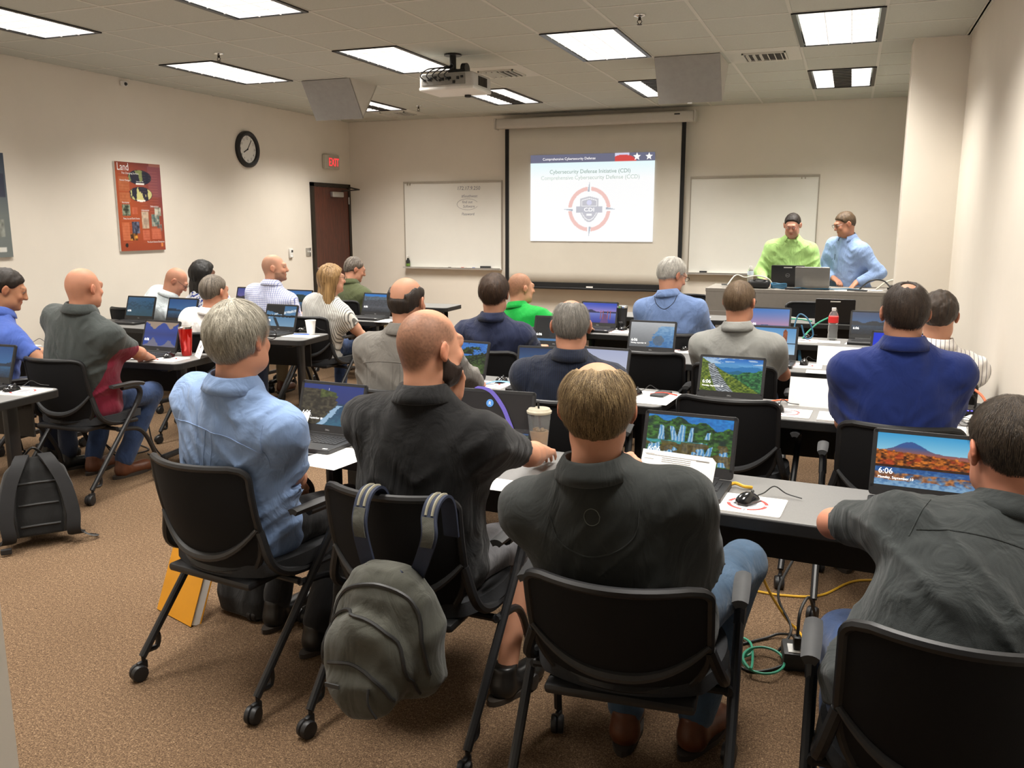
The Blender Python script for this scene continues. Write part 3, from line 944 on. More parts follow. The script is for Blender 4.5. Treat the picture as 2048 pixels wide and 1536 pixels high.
TABLES = [  # x, y of the centre, rotation, label
    (-1.50, 3.03, -4, 'grey-topped table with the sea-cliff laptop and the iced coffee'),
    (-.115, 2.91, -4, 'grey-topped table with the waterfall and autumn-lake laptops'),
    (-1.50, 4.48, -4, 'grey-topped table in front of the grey-shirted and navy-shirted men'),
    (-.045, 4.38, -2, 'grey-topped table with the mountain-path laptop and a blank name tent'),
    (-1.50, 5.88, -4, 'grey-topped table with the misty coast laptop, before the dark-haired navy-shirted man'),
    (-.10, 5.76, -4, 'grey-topped table with the clock-tower laptop, before the light grey polo man'),
    (-1.50, 7.10, -2, 'grey-topped table with the sunset jetty laptop and a black tumbler'),
    (-.11, 7.07, -1, 'grey-topped table with the plastic water bottle standing on it'),
    (-1.72, 8.50, 0, 'front grey-topped table below the projection screen, nobody behind it'),
    (-.33, 8.53, 0, 'grey-topped table nearest the podium with a closed-back black laptop'),
    (-4.69, 3.24, 4, 'grey-topped table end beside the black backpack on the carpet'),
    (-4.72, 4.58, 5, 'grey-topped table with the red tumbler and a folded name card'),
    (-6.10, 4.46, 5, 'grey-topped table against the left wall beside the blue-shirted typist'),
    (-4.62, 5.83, 5, 'grey-topped table with a white foam cup on its rounded end'),
    (-6.04, 6.06, -3, 'grey-topped table with the teal-screened laptop near the left wall'),
    (-4.70, 7.20, 3, 'grey-topped table before the woman in the striped blouse'),
    (-6.08, 7.36, -3, 'grey-topped table before the woman in the blue floral top'),
    (-4.68, 8.62, 2, 'front grey-topped table at the left, with a violet cup on it'),
    (-6.06, 8.58, 2, 'front grey-topped table between the left wall and the olive-shirted man'),
]
proto = make_table()
for i, (x, y, r, lab) in enumerate(TABLES):
    o = proto if i == 0 else dup(proto)
    o.location = (x, y, 0); o.rotation_euler = (0, 0, math.radians(r)); o['label'] = lab; o['group'] = 'training tables'
# ================================================================== chairs
def make_chair(hgt=.395, rec=.105):
    t = thing('mesh_back_chair', '', 'chair')
    def wid(v):
        w = .228
        if v > .90:
            w = .228 - .05 * (1 - math.sqrt(max(0, 1 - ((v - .90) / .10) ** 2)))
        if v < .5:
            w = .228 * math.sqrt(max(.0, 1 - .48 * ((.5 - v) / .5) ** 2.4))
        return w
    def bp(a, v, off=0.0):
        x = a * wid(v)
        y = -.175 - rec * v + .095 * (x / .24) ** 2 - .02 * math.sin(PI * v) + off
        return (x, y, .455 + hgt * v)
    G = [[bp(a, v) for v in np.linspace(.02, .985, 16)] for a in np.linspace(-.97, .97, 17)]
    MB().sheet(G, .008).build('back_mesh', M_MESH, t, smooth=True)
    rim = [bp(-1, v) for v in np.linspace(0, .90, 12)] + [bp(-1, v) for v in np.linspace(.92, 1, 5)] + \
          [bp(a, 1.0) for a in np.linspace(-.9, .9, 13)] + [bp(1, v) for v in np.linspace(1, .92, 5)] + [bp(1, v) for v in np.linspace(.90, 0, 12)] + [bp(a, 0) for a in np.linspace(.9, -.9, 9)]
    MB().tube(rim, .013, 8, closed=True).build('back_frame', M_BLK, t, smooth=True)
    cres = []
    for x in np.linspace(-.228, .228, 21):
        z = .512 + .120 * hgt / .395 * (abs(x) / .228) ** 2.4
        v = (z - .455) / hgt
        cres.append((x, bp(x / wid(v), v, -.010)[1], z))
    MB().tube(cres, [.007 + .010 * math.cos(x[0] / .24 * PI / 2) for x in cres], 8).build('lumbar_bar', M_DKG, t, smooth=True)
    G = [[(a * (.19 - .02 * v), -.19 + .10 * v + .07 * a * a * (1 - v), .465 - .055 * v + .03 * a * a) for v in np.linspace(0, 1, 6)] for a in np.linspace(-1, 1, 11)]
    MB().sheet(G, .02).build('lower_shell', M_BLK, t, smooth=True)
    G = []
    for a in np.linspace(-1, 1, 15):
        row = []
        for b in np.linspace(-1, 1, 15):
            sx = a * math.sqrt(1 - b * b / 2 * .75) ; sy = b * math.sqrt(1 - a * a / 2 * .75)
            z = .462 - .02 * max(0, sy - .55) * 2.2 + .010 * (sx * sx) - .012 * (1 - sx * sx) * (1 - sy * sy)
            row.append((sx * .265, sy * .235 + .055, z))
        G.append(row)
    MB().sheet(G, .045).build('seat', M_SEAT, t, smooth=True, angle=60)
    MB().rbox((0, .01, .425), (.40, .40, .03), .012).build('seat_pan', M_BLK, t, smooth=True)
    for s in (-1, 1):
        MB().tube(spline([bp(s * 1.0, .42), (s * .258, -.13, .50), (s * .262, -.03, .445), (s * .25, .16, .425)], 5), [.016] * 11 + [.014] * 5, 8).build('side_bracket', M_BLK, t, smooth=True)
        G = [[(s * .292 + a * (.016 + .003 * math.sin(PI * (b + 1) / 2)), .065 + b * .125, .675 - .018 * max(0, b) ** 2 - .006 * a * a) for b in np.linspace(-1, 1, 10)] for a in np.linspace(-1, 1, 6)]
        ar = MB().sheet(G, .02).build('arm_pad', M_LGY, t, smooth=True, angle=60)
        MB().tube(spline([(s * .292, .02, .655), (s * .292, .13, .648), (s * .29, .165, .60), (s * .288, .13, .53)], 5), .017, 8).build('arm_support', M_BLK, ar, smooth=True)
        MB().tube([(s * .288, .135, .54), (s * .285, -.262, .085)], .0145, 10).build('rear_leg', M_BLK2, t, smooth=True)
        MB().tube(spline([(s * .272, -.02, .40), (s * .274, .16, .36), (s * .274, .26, .20), (s * .274, .285, .085)], 6), .0135, 8).build('front_leg', M_BLK2, t, smooth=True)
        MB().tube(spline([(s * .285, -.215, .145), (s * .285, -.19, .145), (s * .285, -.195, .10), (s * .285, -.235, .10)], 3), .010, 6).build('nesting_bumper', M_BLK, t, smooth=True)
        caster(t, s * .285, -.27, 15 * s); caster(t, s * .274, .29, -10 * s)
    MB().tube([(-.272, -.02, .405), (.272, -.02, .405)], .013, 8).build('cross_bar', M_BLK2, t, smooth=True)
    return t
CHAIRS = [
    (-2.00, 2.48, -8, 'black mesh-back chair under the grey-haired man in light blue'),
    (-1.25, 2.43, -2, 'black mesh-back chair with the grey backpack hung on it'),
    (-.50, 2.22, 4, 'black mesh-back chair under the balding man in the charcoal polo'),
    (.27, 2.00, 0, 'black mesh-back chair under the man leaning on his elbow by the right wall'),
    (-2.04, 3.85, 0, 'black mesh-back chair under the balding man in the grey shirt'),
    (-1.22, 3.90, 8, 'black mesh-back chair under the grey-haired man in the navy shirt'),
    (-.47, 4.22, -3, 'empty black chair pushed in before the mountain-path laptop'),
    (.24, 3.92, 0, 'black mesh-back chair under the man in the royal blue polo'),
    (-2.12, 5.20, 0, 'black mesh-back chair under the dark-haired man in the navy shirt'),
    (-1.14, 5.52, 0, 'empty black chair pushed in before the misty coast laptop'),
    (-.57, 5.20, 0, 'black mesh-back chair under the man in the light grey polo'),
    (.42, 5.10, 0, 'black mesh-back chair under the man in the striped shirt by the wall'),
    (-2.36, 6.45, 0, 'black mesh-back chair under the man in the green polo'),
    (-1.18, 6.47, 0, 'black mesh-back chair under the white-haired man in the blue shirt'),
    (-.33, 8.96, 180, 'empty black chair between the podium and the front table'),
    (-1.64, 9.50, 180, 'empty black chair standing beside the podium under the projection screen'),
    (-4.38, 3.98, 0, 'black mesh-back chair under the bald man in the grey and maroon polo'),
    (-5.10, 3.90, -15, 'black mesh-back chair under the dark-haired man in blue, typing'),
    (-4.50, 5.28, 0, 'black mesh-back chair under the man in the white shirt'),
    (-6.32, 6.55, 0, 'black mesh-back chair under the bald man bending sideways'),
    (-5.52, 6.60, 0, 'black mesh-back chair under the woman in the blue floral top'),
    (-4.97, 6.62, 0, 'black mesh-back chair under the bearded man in the checked shirt'),
    (-4.30, 6.50, -6, 'black mesh-back chair under the woman in the striped blouse'),
    (-4.90, 7.95, 0, 'black mesh-back chair under the man in the olive shirt'),
]
proto = make_chair()
for i, (x, y, r, lab) in enumerate(CHAIRS):
    o = proto if i == 0 else (make_chair(.335, .165) if i == 2 else dup(proto))     # the third chair tips back under its sitter
    o.location = (x, y, 0); o.rotation_euler = (0, 0, math.radians(r)); o['label'] = lab; o['group'] = 'mesh-back chairs'
# ================================================================== laptop wallpapers
def ridge(u, base, amp, f, seed):
    return base + amp * (fbm2(u, np.zeros_like(u), f, 5, seed) - .5) * 2
def pic_cliff(u, v):
    img = lerp(np.ones(u.shape + (3,), np.float32) * hx('26336b'), hx('233a86'), v)
    n = fbm2(u, v, 22, 4, 1)
    sea = v < .62 - .0 * u
    img = over(img, lerp(np.ones_like(img) * hx('1d3f63'), hx('2f6a86'), (.6 - v) * 1.6 + (n - .5)), (v < .55).astype(np.float32))
    edge = .62 - .55 * np.clip((.52 - v), 0, 1) * 1.0
    cl = (u < edge - .04 + .10 * (n - .5)) & (v < .88 - .10 * np.clip(u - .35, 0, 1) * 3 + .03 * (n - .5))
    img = over(img, lerp(np.ones_like(img) * hx('23211c'), hx('57503f'), (n - .3) * 2), cl.astype(np.float32))
    g = cl & (v > .72 - .3 * np.abs(u - .48)) & (u > .3) & (v > .6)
    img = over(img, lerp(np.ones_like(img) * hx('3c4a24'), hx('6d7d3a'), (n - .3) * 2), g.astype(np.float32) * .8)
    dd = np.abs(u - (edge + .02)) + .12 * (n - .5)
    img = over(img, hx('a9cbe8'), ((dd < .05) & (v < .5)).astype(np.float32) * .95)
    img = over(img, hx('8fc0ea'), ((u > .72) & (v < .16 + .25 * (n - .5))).astype(np.float32) * .9)
    img = over(img, hx('e8eef5'), ((np.abs(u - .43) < .006) & (v > .86) & (v < .92)).astype(np.float32))
    return img
def pic_falls(u, v):
    n = fbm2(u, v, 30, 4, 2); n2 = fbm2(u, v, 9, 3, 3)
    img = lerp(np.ones(u.shape + (3,), np.float32) * hx('12301d'), hx('4f8a35'), (n - .28) * 2.2)
    img = lerp(img, hx('0f2c2c'), np.clip((n2 - .5) * 3, 0, .8))
    sky = v > .93 - .16 * np.clip((u - .45) * 2.2, 0, 1) + .05 * np.sin(u * 21) + .05 * (n - .5)
    img = over(img, lerp(np.ones_like(img) * hx('1d5fae'), hx('2f8fdc'), n * 1.4), sky.astype(np.float32))
    st = .5 + .5 * np.sin(u * 160 + 6 * n2)
    fallc = lerp(np.ones_like(img) * hx('3f8fd0'), hx('e4f4ff'), st * .75 + .35 * (n - .4))
    def fall(x0, x1, y0, y1, sl=0.0):
        nonlocal img
        xx = u - sl * (y1 - v)
        wdt = (x1 - x0) / 2 * (.62 + .38 * np.clip((y1 - v) / (y1 - y0 + 1e-6), 0, 1))
        m = (np.abs(xx - (x0 + x1) / 2) < wdt) & (v > y0) & (v < y1 + .02 * np.sin(u * 50))
        img = over(img, fallc, m.astype(np.float32) * .95)
    for a in ((.13, .21, .48, .77, .02), (.25, .33, .48, .76, .18), (.37, .47, .47, .80, -.05), (.50, .56, .48, .76, -.05), (.70, .76, .56, .72, -.12)):
        fall(*a)
    pool = (v > .415) & (v < .475 + .03 * (n - .5)) & (u < .72)
    img = over(img, lerp(np.ones_like(img) * hx('1f7f86'), hx('55b6b4'), n), pool.astype(np.float32))
    for a in ((.0, .20, .06, .40, 0), (.19, .40, .04, .36, .04), (.42, .50, .24, .44, .06), (.53, .70, .18, .46, .04), (.42, .62, .0, .17, 0), (.72, .80, .12, .40, -.15), (.84, .97, .02, .42, .05)):
        fall(*a)
    rock = (n2 > .56) & (v < .46)
    img = over(img, lerp(np.ones_like(img) * hx('3a2a12'), hx('8a6b2a'), n), rock.astype(np.float32) * .8)
    return img
def pic_path(u, v):
    n = fbm2(u, v, 34, 4, 4)
    img = lerp(np.ones(u.shape + (3,), np.float32) * hx('7cc2ee'), hx('1c63c4'), (v - .72) * 3.2)
    img = over(img, hx('e7f3fa'), ((fbm2(u * .6, v * 2, 9, 4, 8) > .56) & (v > .82)).astype(np.float32) * .7)
    for b, am, f, s, c in ((.80, .10, 5, 5, '5aa0d8'), (.72, .12, 6, 6, '2f7fbe'), (.62, .14, 5, 7, '1f6a8e')):
        img = over(img, hx(c) * np.ones_like(img), (v < ridge(u, b, am, f, s)).astype(np.float32))
    gr = lerp(np.ones_like(img) * hx('123f2a'), hx('4d9a55'), (n - .25) * 2)
    img = over(img, gr, (v < ridge(u, .30 + .42 * u, .10, 7, 9)).astype(np.float32) * (u > .2))
    hill = lerp(np.ones_like(img) * hx('2f4a14'), hx('97a83a'), (n - .25) * 2)
    img = over(img, hill, (v < .98 - 1.0 * u + .03 * (n - .5)).astype(np.float32))
    pth = np.abs(u - (.12 + .16 * (1 - v) + .14 * (1 - v) ** 2)) < .035 + .10 * (1 - v)
    rock = lerp(np.ones_like(img) * hx('4a5055'), hx('e6ecf2'), (np.sin(v * 95 + 3 * np.sin(u * 40)) * .4 + .5) * .8 + (n - .5))
    img = over(img, rock, (pth & (v < .82)).astype(np.float32))
    return img
def pic_autumn(u, v):
    n = fbm2(u, v, 36, 4, 6); n2 = fbm2(u, v, 12, 3, 7)
    img = lerp(np.ones(u.shape + (3,), np.float32) * hx('a9e0f4'), hx('3fa6e0'), (v - .6) * 2.4)
    mt = .66 + .20 * np.exp(-((u - .33) / .17) ** 2) + .02 * (n - .5)
    img = over(img, lerp(np.ones_like(img) * hx('a8645a'), hx('3f5f9e'), (v - .62) * 7), (v < mt).astype(np.float32))
    tr = lerp(np.ones_like(img) * hx('3a1a0c'), hx('f0892f'), (n - .25) * 2.1)
    tr = lerp(tr, hx('c23d22'), np.clip((n2 - .52) * 4, 0, .7))
    img = over(img, tr, (v < .68 - .10 * u + .05 * (n - .5)).astype(np.float32))
    wt = lerp(np.ones_like(img) * hx('2b5a9a'), hx('8db6d8'), (.33 - v) * 3 + (n - .5) * 1.2)
    rf = lerp(np.ones_like(img) * hx('5a2a18'), hx('d8823c'), (n - .2) * 2)
    img = over(img, hx('1d1712') * np.ones_like(img), ((v < .40) & (v > .335)).astype(np.float32) * .8)
    img = over(img, wt, (v < .345).astype(np.float32))
    img = over(img, rf, ((v < .25) & (v > .05 + .1 * n2)).astype(np.float32) * np.clip((n2 - .35) * 4, 0, .85))
    return img
def pic_forest(u, v):
    n = fbm2(u, v, 26, 4, 11); n2 = fbm2(u, v, 7, 3, 12)
    img = lerp(np.ones(u.shape + (3,), np.float32) * hx('0a140b'), hx('47692a'), (n - .3) * 2)
    img = over(img, lerp(np.ones_like(img) * hx('1f5fc0'), hx('5a9be0'), n), ((v > .55 + .3 * np.abs(u - .55)) & (n2 + .3 * n > .62)).astype(np.float32))
    img = over(img, lerp(np.ones_like(img) * hx('26401a'), hx('6a8a3c'), n), (v < .3).astype(np.float32) * .6)
    return img
def layers(sky0, sky1, ridges, water=None, wt=.35):
    def f(u, v):
        n = fbm2(u, v, 24, 3, 13)
        img = lerp(np.ones(u.shape + (3,), np.float32) * hx(sky0), hx(sky1), v)
        for b, am, fr, s, c in ridges:
            img = over(img, hx(c) * (1 + .5 * (n - .5)[..., None]), (v < ridge(u, b, am, fr, s)).astype(np.float32))
        if water:
            img = over(img, lerp(np.ones_like(img) * hx(water[1]), hx(water[0]), v / wt + (n - .5) * .6), (v < wt).astype(np.float32))
        return img
    return f
def pic_jetty(u, v):
    img = lerp(np.ones(u.shape + (3,), np.float32) * hx('c9a0d8'), hx('2f4fc8'), (v - .45) * 2.0)
    img = over(img, hx('23264f') * np.ones_like(img), ((v > .5) & (v < .55 + .12 * np.exp(-((u - .25) / .12) ** 2) + .04 * (u > .6))).astype(np.float32))
    img = over(img, lerp(np.ones_like(img) * hx('26349a'), hx('7f8fdc'), v * 1.8), (v < .5).astype(np.float32))
    d = np.abs(u - .68) < .05 + .16 * (.45 - v)
    img = over(img, hx('6a4a86') * np.ones_like(img), (d & (v < .45)).astype(np.float32))
    for x in (.56, .62, .76, .84):
        img = over(img, hx('a85a52') * np.ones_like(img), ((np.abs(u - x) < .012) & (v > .2) & (v < .62)).astype(np.float32))
    return img
def pic_tower(u, v):
    n = fbm2(u, v, 26, 3, 15)
    img = lerp(np.ones(u.shape + (3,), np.float32) * hx('b8d8f0'), hx('5f9fd8'), v)
    vv = np.where(v < .42, .84 - v, v)
    b = (vv < .58 + .03 * np.sign(np.sin(u * 70))) & (u > .3) & (u < .72)
    t = (np.abs(u - .78) < .045) & (vv < .88); t |= (np.abs(u - .78) < .045 * (1 - (vv - .88) / .1)) & (vv >= .88) & (vv < .98)
    m = (b | t).astype(np.float32)
    img = over(img, lerp(np.ones_like(img) * hx('5a2a1c'), hx('b86a42'), n * 1.3), m * np.where(v < .42, .7, 1))
    img = over(img, hx('1d2430') * np.ones_like(img), ((v > .40) & (v < .44)).astype(np.float32) * .8)
    return img
def pic_coast(u, v):
    n = fbm2(u, v, 20, 4, 17)
    img = lerp(np.ones(u.shape + (3,), np.float32) * hx('6f7275'), hx('c6c9cc'), v + .1 * (n - .5))
    img = over(img, lerp(np.ones_like(img) * hx('2f6fae'), hx('8fb8dc'), v + (n - .5)), ((u > .55 + .3 * (v - .5) + .2 * (n - .5)) & (v < .86)).astype(np.float32))
    img = over(img, hx('5a6470') * np.ones_like(img), (np.hypot((u - .66) * 1.6, v - .28) < .2 + .1 * (n - .5)).astype(np.float32) * .7)
    return img
def pic_dark(u, v):
    img = np.ones(u.shape + (3,), np.float32) * hx('0d0d14')
    n = fbm2(u, v, 30, 3, 19)
    img = over(img, lerp(np.ones_like(img) * hx('3a3a3a'), hx('86827a'), n), ((v < .20) & (v > .10) & (u > .35)).astype(np.float32) * .5)
    img = over(img, hx('3f5f8e') * np.ones_like(img), ((v < .10) & (v > .05)).astype(np.float32))
    img = over(img, hx('56685c') * np.ones_like(img), (v < .05).astype(np.float32))
    return img
def pic_grey(u, v):
    n = fbm2(u, v, 22, 3, 21)
    img = lerp(np.ones(u.shape + (3,), np.float32) * hx('20242a'), hx('7d8a99'), np.clip((u - .3) * 1.6, 0, 1) * v + .2 * (n - .5))
    img = over(img, hx('15171a') * np.ones_like(img), (u < .35 + .2 * (n - .5)).astype(np.float32) * .8)
    img = over(img, hx('4f7fb0') * np.ones_like(img), (v < .10).astype(np.float32))
    return img
def pic_clouds(u, v):
    n = fbm2(u, v, 14, 4, 23)
    img = np.ones(u.shape + (3,), np.float32) * hx('27479e')
    vv = np.where(v < .5, 1 - v, v)
    c = (vv > .98 - .30 * (np.exp(-((u - .28) / .14) ** 2) + .8 * np.exp(-((u - .78) / .13) ** 2)) + .12 * (n - .5))
    img = over(img, hx('b59a7c') * np.ones_like(img), c.astype(np.float32) * np.where(v < .5, .55, .9))
    img = lerp(img, hx('23306b'), np.clip((.5 - np.abs(v - .5) * 2), 0, .6))
    img = over(img, hx('7fa0d8') * np.ones_like(img), (np.abs(v - .5) < .008).astype(np.float32))
    return img
def pic_reef(u, v):
    n = fbm2(u, v, 16, 4, 25)
    img = lerp(np.ones(u.shape + (3,), np.float32) * hx('1d4a5c'), hx('2f5f86'), v + .3 * (n - .5))
    img = over(img, hx('16384e') * np.ones_like(img), ((n > .52) & (v > .35) & (v < .8)).astype(np.float32) * .6)
    return img
def pic_lake(u, v):
    n = fbm2(u, v, 22, 4, 27)
    img = lerp(np.ones(u.shape + (3,), np.float32) * hx('7fa8c8'), hx('3a6f9e'), v)
    img = over(img, hx('dfeaf2') * np.ones_like(img), ((np.abs(v - .62 - .35 * (u - .5)) < .06) & (n > .4)).astype(np.float32))
    img = over(img, hx('10161c') * np.ones_like(img), ((v > .56 + .3 * np.abs(u - .6) + .1 * (n - .5)) & (u < .6)).astype(np.float32))
    img = over(img, hx('0f151b') * np.ones_like(img), (np.abs(v - .5) < .05 + .04 * (n - .5)).astype(np.float32))
    img = over(img, hx('1c2730') * np.ones_like(img), ((v < .42) & (np.abs(u - .3 - .4 * (.4 - v)) < .05)).astype(np.float32))
    return img
def pic_blue(u, v):
    return np.ones(u.shape + (3,), np.float32) * hx('1238e0')
PICS = dict(cliff=pic_cliff, falls=pic_falls, path=pic_path, autumn=pic_autumn, forest=pic_forest, jetty=pic_jetty, tower=pic_tower, coast=pic_coast,
            dark=pic_dark, grey=pic_grey, clouds=pic_clouds, reef=pic_reef, lake=pic_lake, blue=pic_blue,
            dusk=layers('e89ab0', '3f7fd0', [(.22, .05, 4, 31, '4a5a86')], None),
            night=layers('5f8fc0', '1d3a66', [(.62, .16, 4, 33, '16202c')], ('223a52', '0c1420'), .40),
            pale=layers('d8dcec', 'b4bcdc', [], None),
            canyon=layers('8a6aa8', '3a4a9a', [(.55, .12, 3, 35, '2a2632')], ('3a3a52', '22222e'), .3),
            road=layers('6fb0e0', '2f7fd0', [(.86, .05, 4, 37, '5a6a78'), (.70, .12, 3, 39, '4a5058')], ('5a5f66', '2f3338'), .3),
            valley=layers('9fc8ea', '2f6fb8', [(.85, .2, 3, 41, '1f3a3a'), (.55, .15, 5, 43, '16281f')], ('3f6f9a', '1a2a30'), .32),
            deep=layers('4f86b8', '1f4f8a', [(.5, .2, 3, 45, '1c2f44')], ('2f5f86', '15283c'), .35))
M_LAP = mat('laptop_black', (.016, .016, .017), .42, var=.12, vscale=120)
M_KEY = mat('laptop_keys', (.010, .010, .011), .5, var=.1)
M_SIL = mat('laptop_silver', (.36, .35, .33), .4, .6, var=.03)
LID_A = 108                                   # opening angle of the lid
def make_laptop_shell(body=M_LAP):
    t = thing('laptop', '', 'laptop')
    Wd, Dp = .335, .228
    MB().prism(rrect(Wd / 2, Dp / 2, .012, 3), .003, .020).build('base', body, t, bevel=.003)
    for x in (-.13, .13):
        for y in (-.09, .09):
            MB().box((x, y, .0015), (.03, .012, .003)).build('foot', M_BLK, t)
    MB().rbox((0, .024, .0204), (.285, .105, .002), .001).build('keyboard_well', M_KEY, t)
    kb = MB()
    for r in range(6):
        for c in range(15):
            if r == 5 and 3 <= c <= 8:
                continue
            kb.box((-.133 + c * .019, .067 - r * .0175, .0218), (.0155, .0138, .0026))
    kb.box((-.036, .067 - 5 * .0175, .0218), (.09, .0138, .0026))
    k = kb.build('keyboard', mat('laptop_key_caps', (.028, .028, .030), .4, var=.1), t)
    k['kind'] = 'stuff'
    MB().rbox((-.02, -.072, .0203), (.10, .056, .0014), .0005).build('touchpad', M_DKG, t)
    MB().box((.14, -.095, .0202), (.022, .010, .0006)).build('sticker', M_WPL, t)
    MB().tube([(-.12, .112, .020), (.12, .112, .020)], .007, 8).build('hinge', body, t, smooth=True)
    return t
def lid_matrix():
    a = math.radians(LID_A)
    ay = Vector((0, -math.cos(a), math.sin(a)))                # up along the lid
    n = Vector((0, -math.sin(a), -math.cos(a)))                # screen normal, towards the user
    o = Vector((0, .112, .022))
    return Matrix(((1, ay.x, n.x, o.x), (0, ay.y, n.y, o.y), (0, ay.z, n.z, o.z), (0, 0, 0, 1)))
def add_lid(t, pic, res, body=M_LAP, clock=True, back_logo=None):
    M = lid_matrix(); Hh, Wd = .222, .335
    P = [(x, y + Hh / 2) for x, y in rrect(Wd / 2, Hh / 2, .012, 3)]
    lid = MB().prism(P, -.010, 0, M).build('lid', body, t, bevel=.002)
    sw, sh, cy = .306, .172, .122
    bz = MB()
    for s in (-1, 1):
        bz.box((s * (sw / 2 + .0055), cy, .0008), (.011, sh + .02, .0016))
    bz.box((0, cy + sh / 2 + .006, .0008), (sw + .02, .012, .0016)); bz.box((0, .018, .0008), (sw + .02, .034, .0016))
    bz.xf(M).build('bezel', M_LAP if body is M_LAP else M_DKG, lid)
    nu = res; nv = int(res * 9 / 16)
    u, v = paint_grid(nu, nv)
    scr = painted('display', attr_mat('lit_display', .25, emit=.78), lid, M @ Matrix.Translation((0, cy, .0006)), sw, sh, PICS[pic](u, v))
    if clock and res >= 60:
        text_mesh('6:06', .026, M_TEXTE, scr, M @ Matrix.Translation((-sw / 2 + .010, cy - sh / 2 + .038, .0009)), name='lock_clock')
        if res >= 100:
            text_mesh('Monday, September 10', .0115, M_TEXTE, scr, M @ Matrix.Translation((-sw / 2 + .010, cy - sh / 2 + .022, .0009)), name='lock_date')
    text_mesh('DELL', .010, mat('logo_grey', (.45, .45, .46), .4, .6, var=.02), lid, M @ Matrix.Translation((0, .012, .0018)), name='maker_mark', align='CENTER')
    if back_logo is not None:
        Mb = M @ Matrix.Translation((0, .112, -.0105)) @ Matrix.Rotation(PI, 4, 'Y')
        ring = MB()
        ring.tube([(.020 * math.cos(a), .020 * math.sin(a), 0) for a in np.linspace(0, 2 * PI, 25)[:-1]], .0012, 5, closed=True)
        ring.xf(Mb).build('maker_ring', mat('logo_grey', 0), lid)
        text_mesh('DELL', .013, mat('logo_grey', 0), lid, Mb @ Matrix.Translation((0, -.005, .0006)), name='maker_mark', align='CENTER')
        if back_logo:
            MB().box((0, .088, .0006), (.085, .011, .001)).xf(Mb).build('asset_sticker', M_WPL, lid)
LAPTOPS = [  # x, y of the base, yaw, picture, grid, label
    (-2.03, 2.96, -3, 'cliff', 150, 'black laptop showing a sea cliff with white surf'),
    (-1.3, 3.05, 2, 'dark', 110, 'black laptop with a nearly dark screen beside the iced coffee'),
    (-0.5, 2.89, -3, 'falls', 190, 'black laptop showing tiered waterfalls in green forest'),
    (.27, 2.88, -4, 'autumn', 190, 'black laptop showing an orange autumn forest by a lake'),
    (-2.07, 4.39, -8, 'forest', 90, 'black laptop showing dark trees, beside the man in grey shirt'),
    (-1.565, 4.42, 4, 'night', 40, 'black laptop mostly hidden by the left shoulder of the navy-shirted grey-haired man'),
    (-1.245, 4.40, -4, 'pale', 50, 'laptop with a pale screen beside the right shoulder of the navy-shirted man'),
    (-0.53, 4.33, -3, 'path', 150, 'black laptop showing a stone path along green mountains'),
    (-1.96, 5.83, 0, 'grey', 70, 'laptop with a murky grey picture and blue bar, before the green polo man'),
    (-1.245, 5.78, -2, 'coast', 100, 'laptop showing a misty grey coast and blue sea'),
    (-0.45, 5.76, -3, 'tower', 90, 'laptop showing a clock tower over a river'),
    (0.3, 5.72, -10, 'blue', 40, 'laptop with a plain bright blue screen at the striped-shirt man'),
    (-1.985, 7.08, -3, 'jetty', 90, 'laptop showing a violet sunset lake with a wooden jetty'),
    (-0.565, 7.08, 0, 'dusk', 70, 'laptop showing a pink and blue dusk sky'),
    (0.2, 7.05, -3, 'night', 70, 'laptop showing a dark lake with black mountains'),
    (-4.46, 3.3, 2, 'deep', 60, 'laptop with a blue lake picture at the left picture edge'),
    (-4.45, 4.58, -4, 'clouds', 90, 'laptop showing blue clouds mirrored in water, beside the red tumbler'),
    (-5.2, 4.52, 0, 'night', 30, 'dark laptop before the typing man at the left edge'),
    (-4.39, 5.88, -5, 'lake', 90, 'laptop showing a pale lake with dark shores, beside the foam cup'),
    (-6.08, 6.1, 0, 'reef', 60, 'laptop with a teal screen in front of the bending bald man'),
    (-5.58, 6.08, 0, 'deep', 40, 'laptop half hidden by the shoulder of the white-shirted man'),
    (-5.18, 7.28, -3, 'valley', 60, 'laptop showing a blue valley between the checked and striped shirts'),
    (-4.23, 7.2, -4, 'road', 70, 'laptop showing a grey road under blue sky, before the striped blouse'),
    (-5.85, 7.38, 0, 'canyon', 50, 'laptop with a violet canyon picture beside the checked shirt'),
]
protos_l = make_laptop_shell()
first = True
for u_, v_, r, pic, res, lab in LAPTOPS:
    a = math.radians(r)
    loc = (u_, v_, TZ)
    if first:
        t = protos_l; first = False; t.location = loc; t.rotation_euler = (0, 0, a)
        base_children = list(t.children)
    else:
        t = protos_l.copy(); C.objects.link(t); t.location = loc; t.rotation_euler = (0, 0, a)
        for ch in base_children:
            dup(ch, parent=t)
    if 'mostly hidden' in lab:
        t.scale = (.85, .85, .95)
    tag(t, lab, 'laptop', 'laptops on the tables')
    add_lid(t, pic, res)
def laptop_backwards(x, y, z, rz, body, sticker, lab):
    t = make_laptop_shell(body)
    t.location = (x, y, z); t.rotation_euler = (0, 0, math.radians(rz))
    tag(t, lab, 'laptop', 'laptops seen from behind')
    add_lid(t, 'deep', 30, body, False, back_logo=sticker)
laptop_backwards(-.085, 8.44, TZ, 180, M_LAP, True, 'black laptop seen from behind on the table nearest the podium')
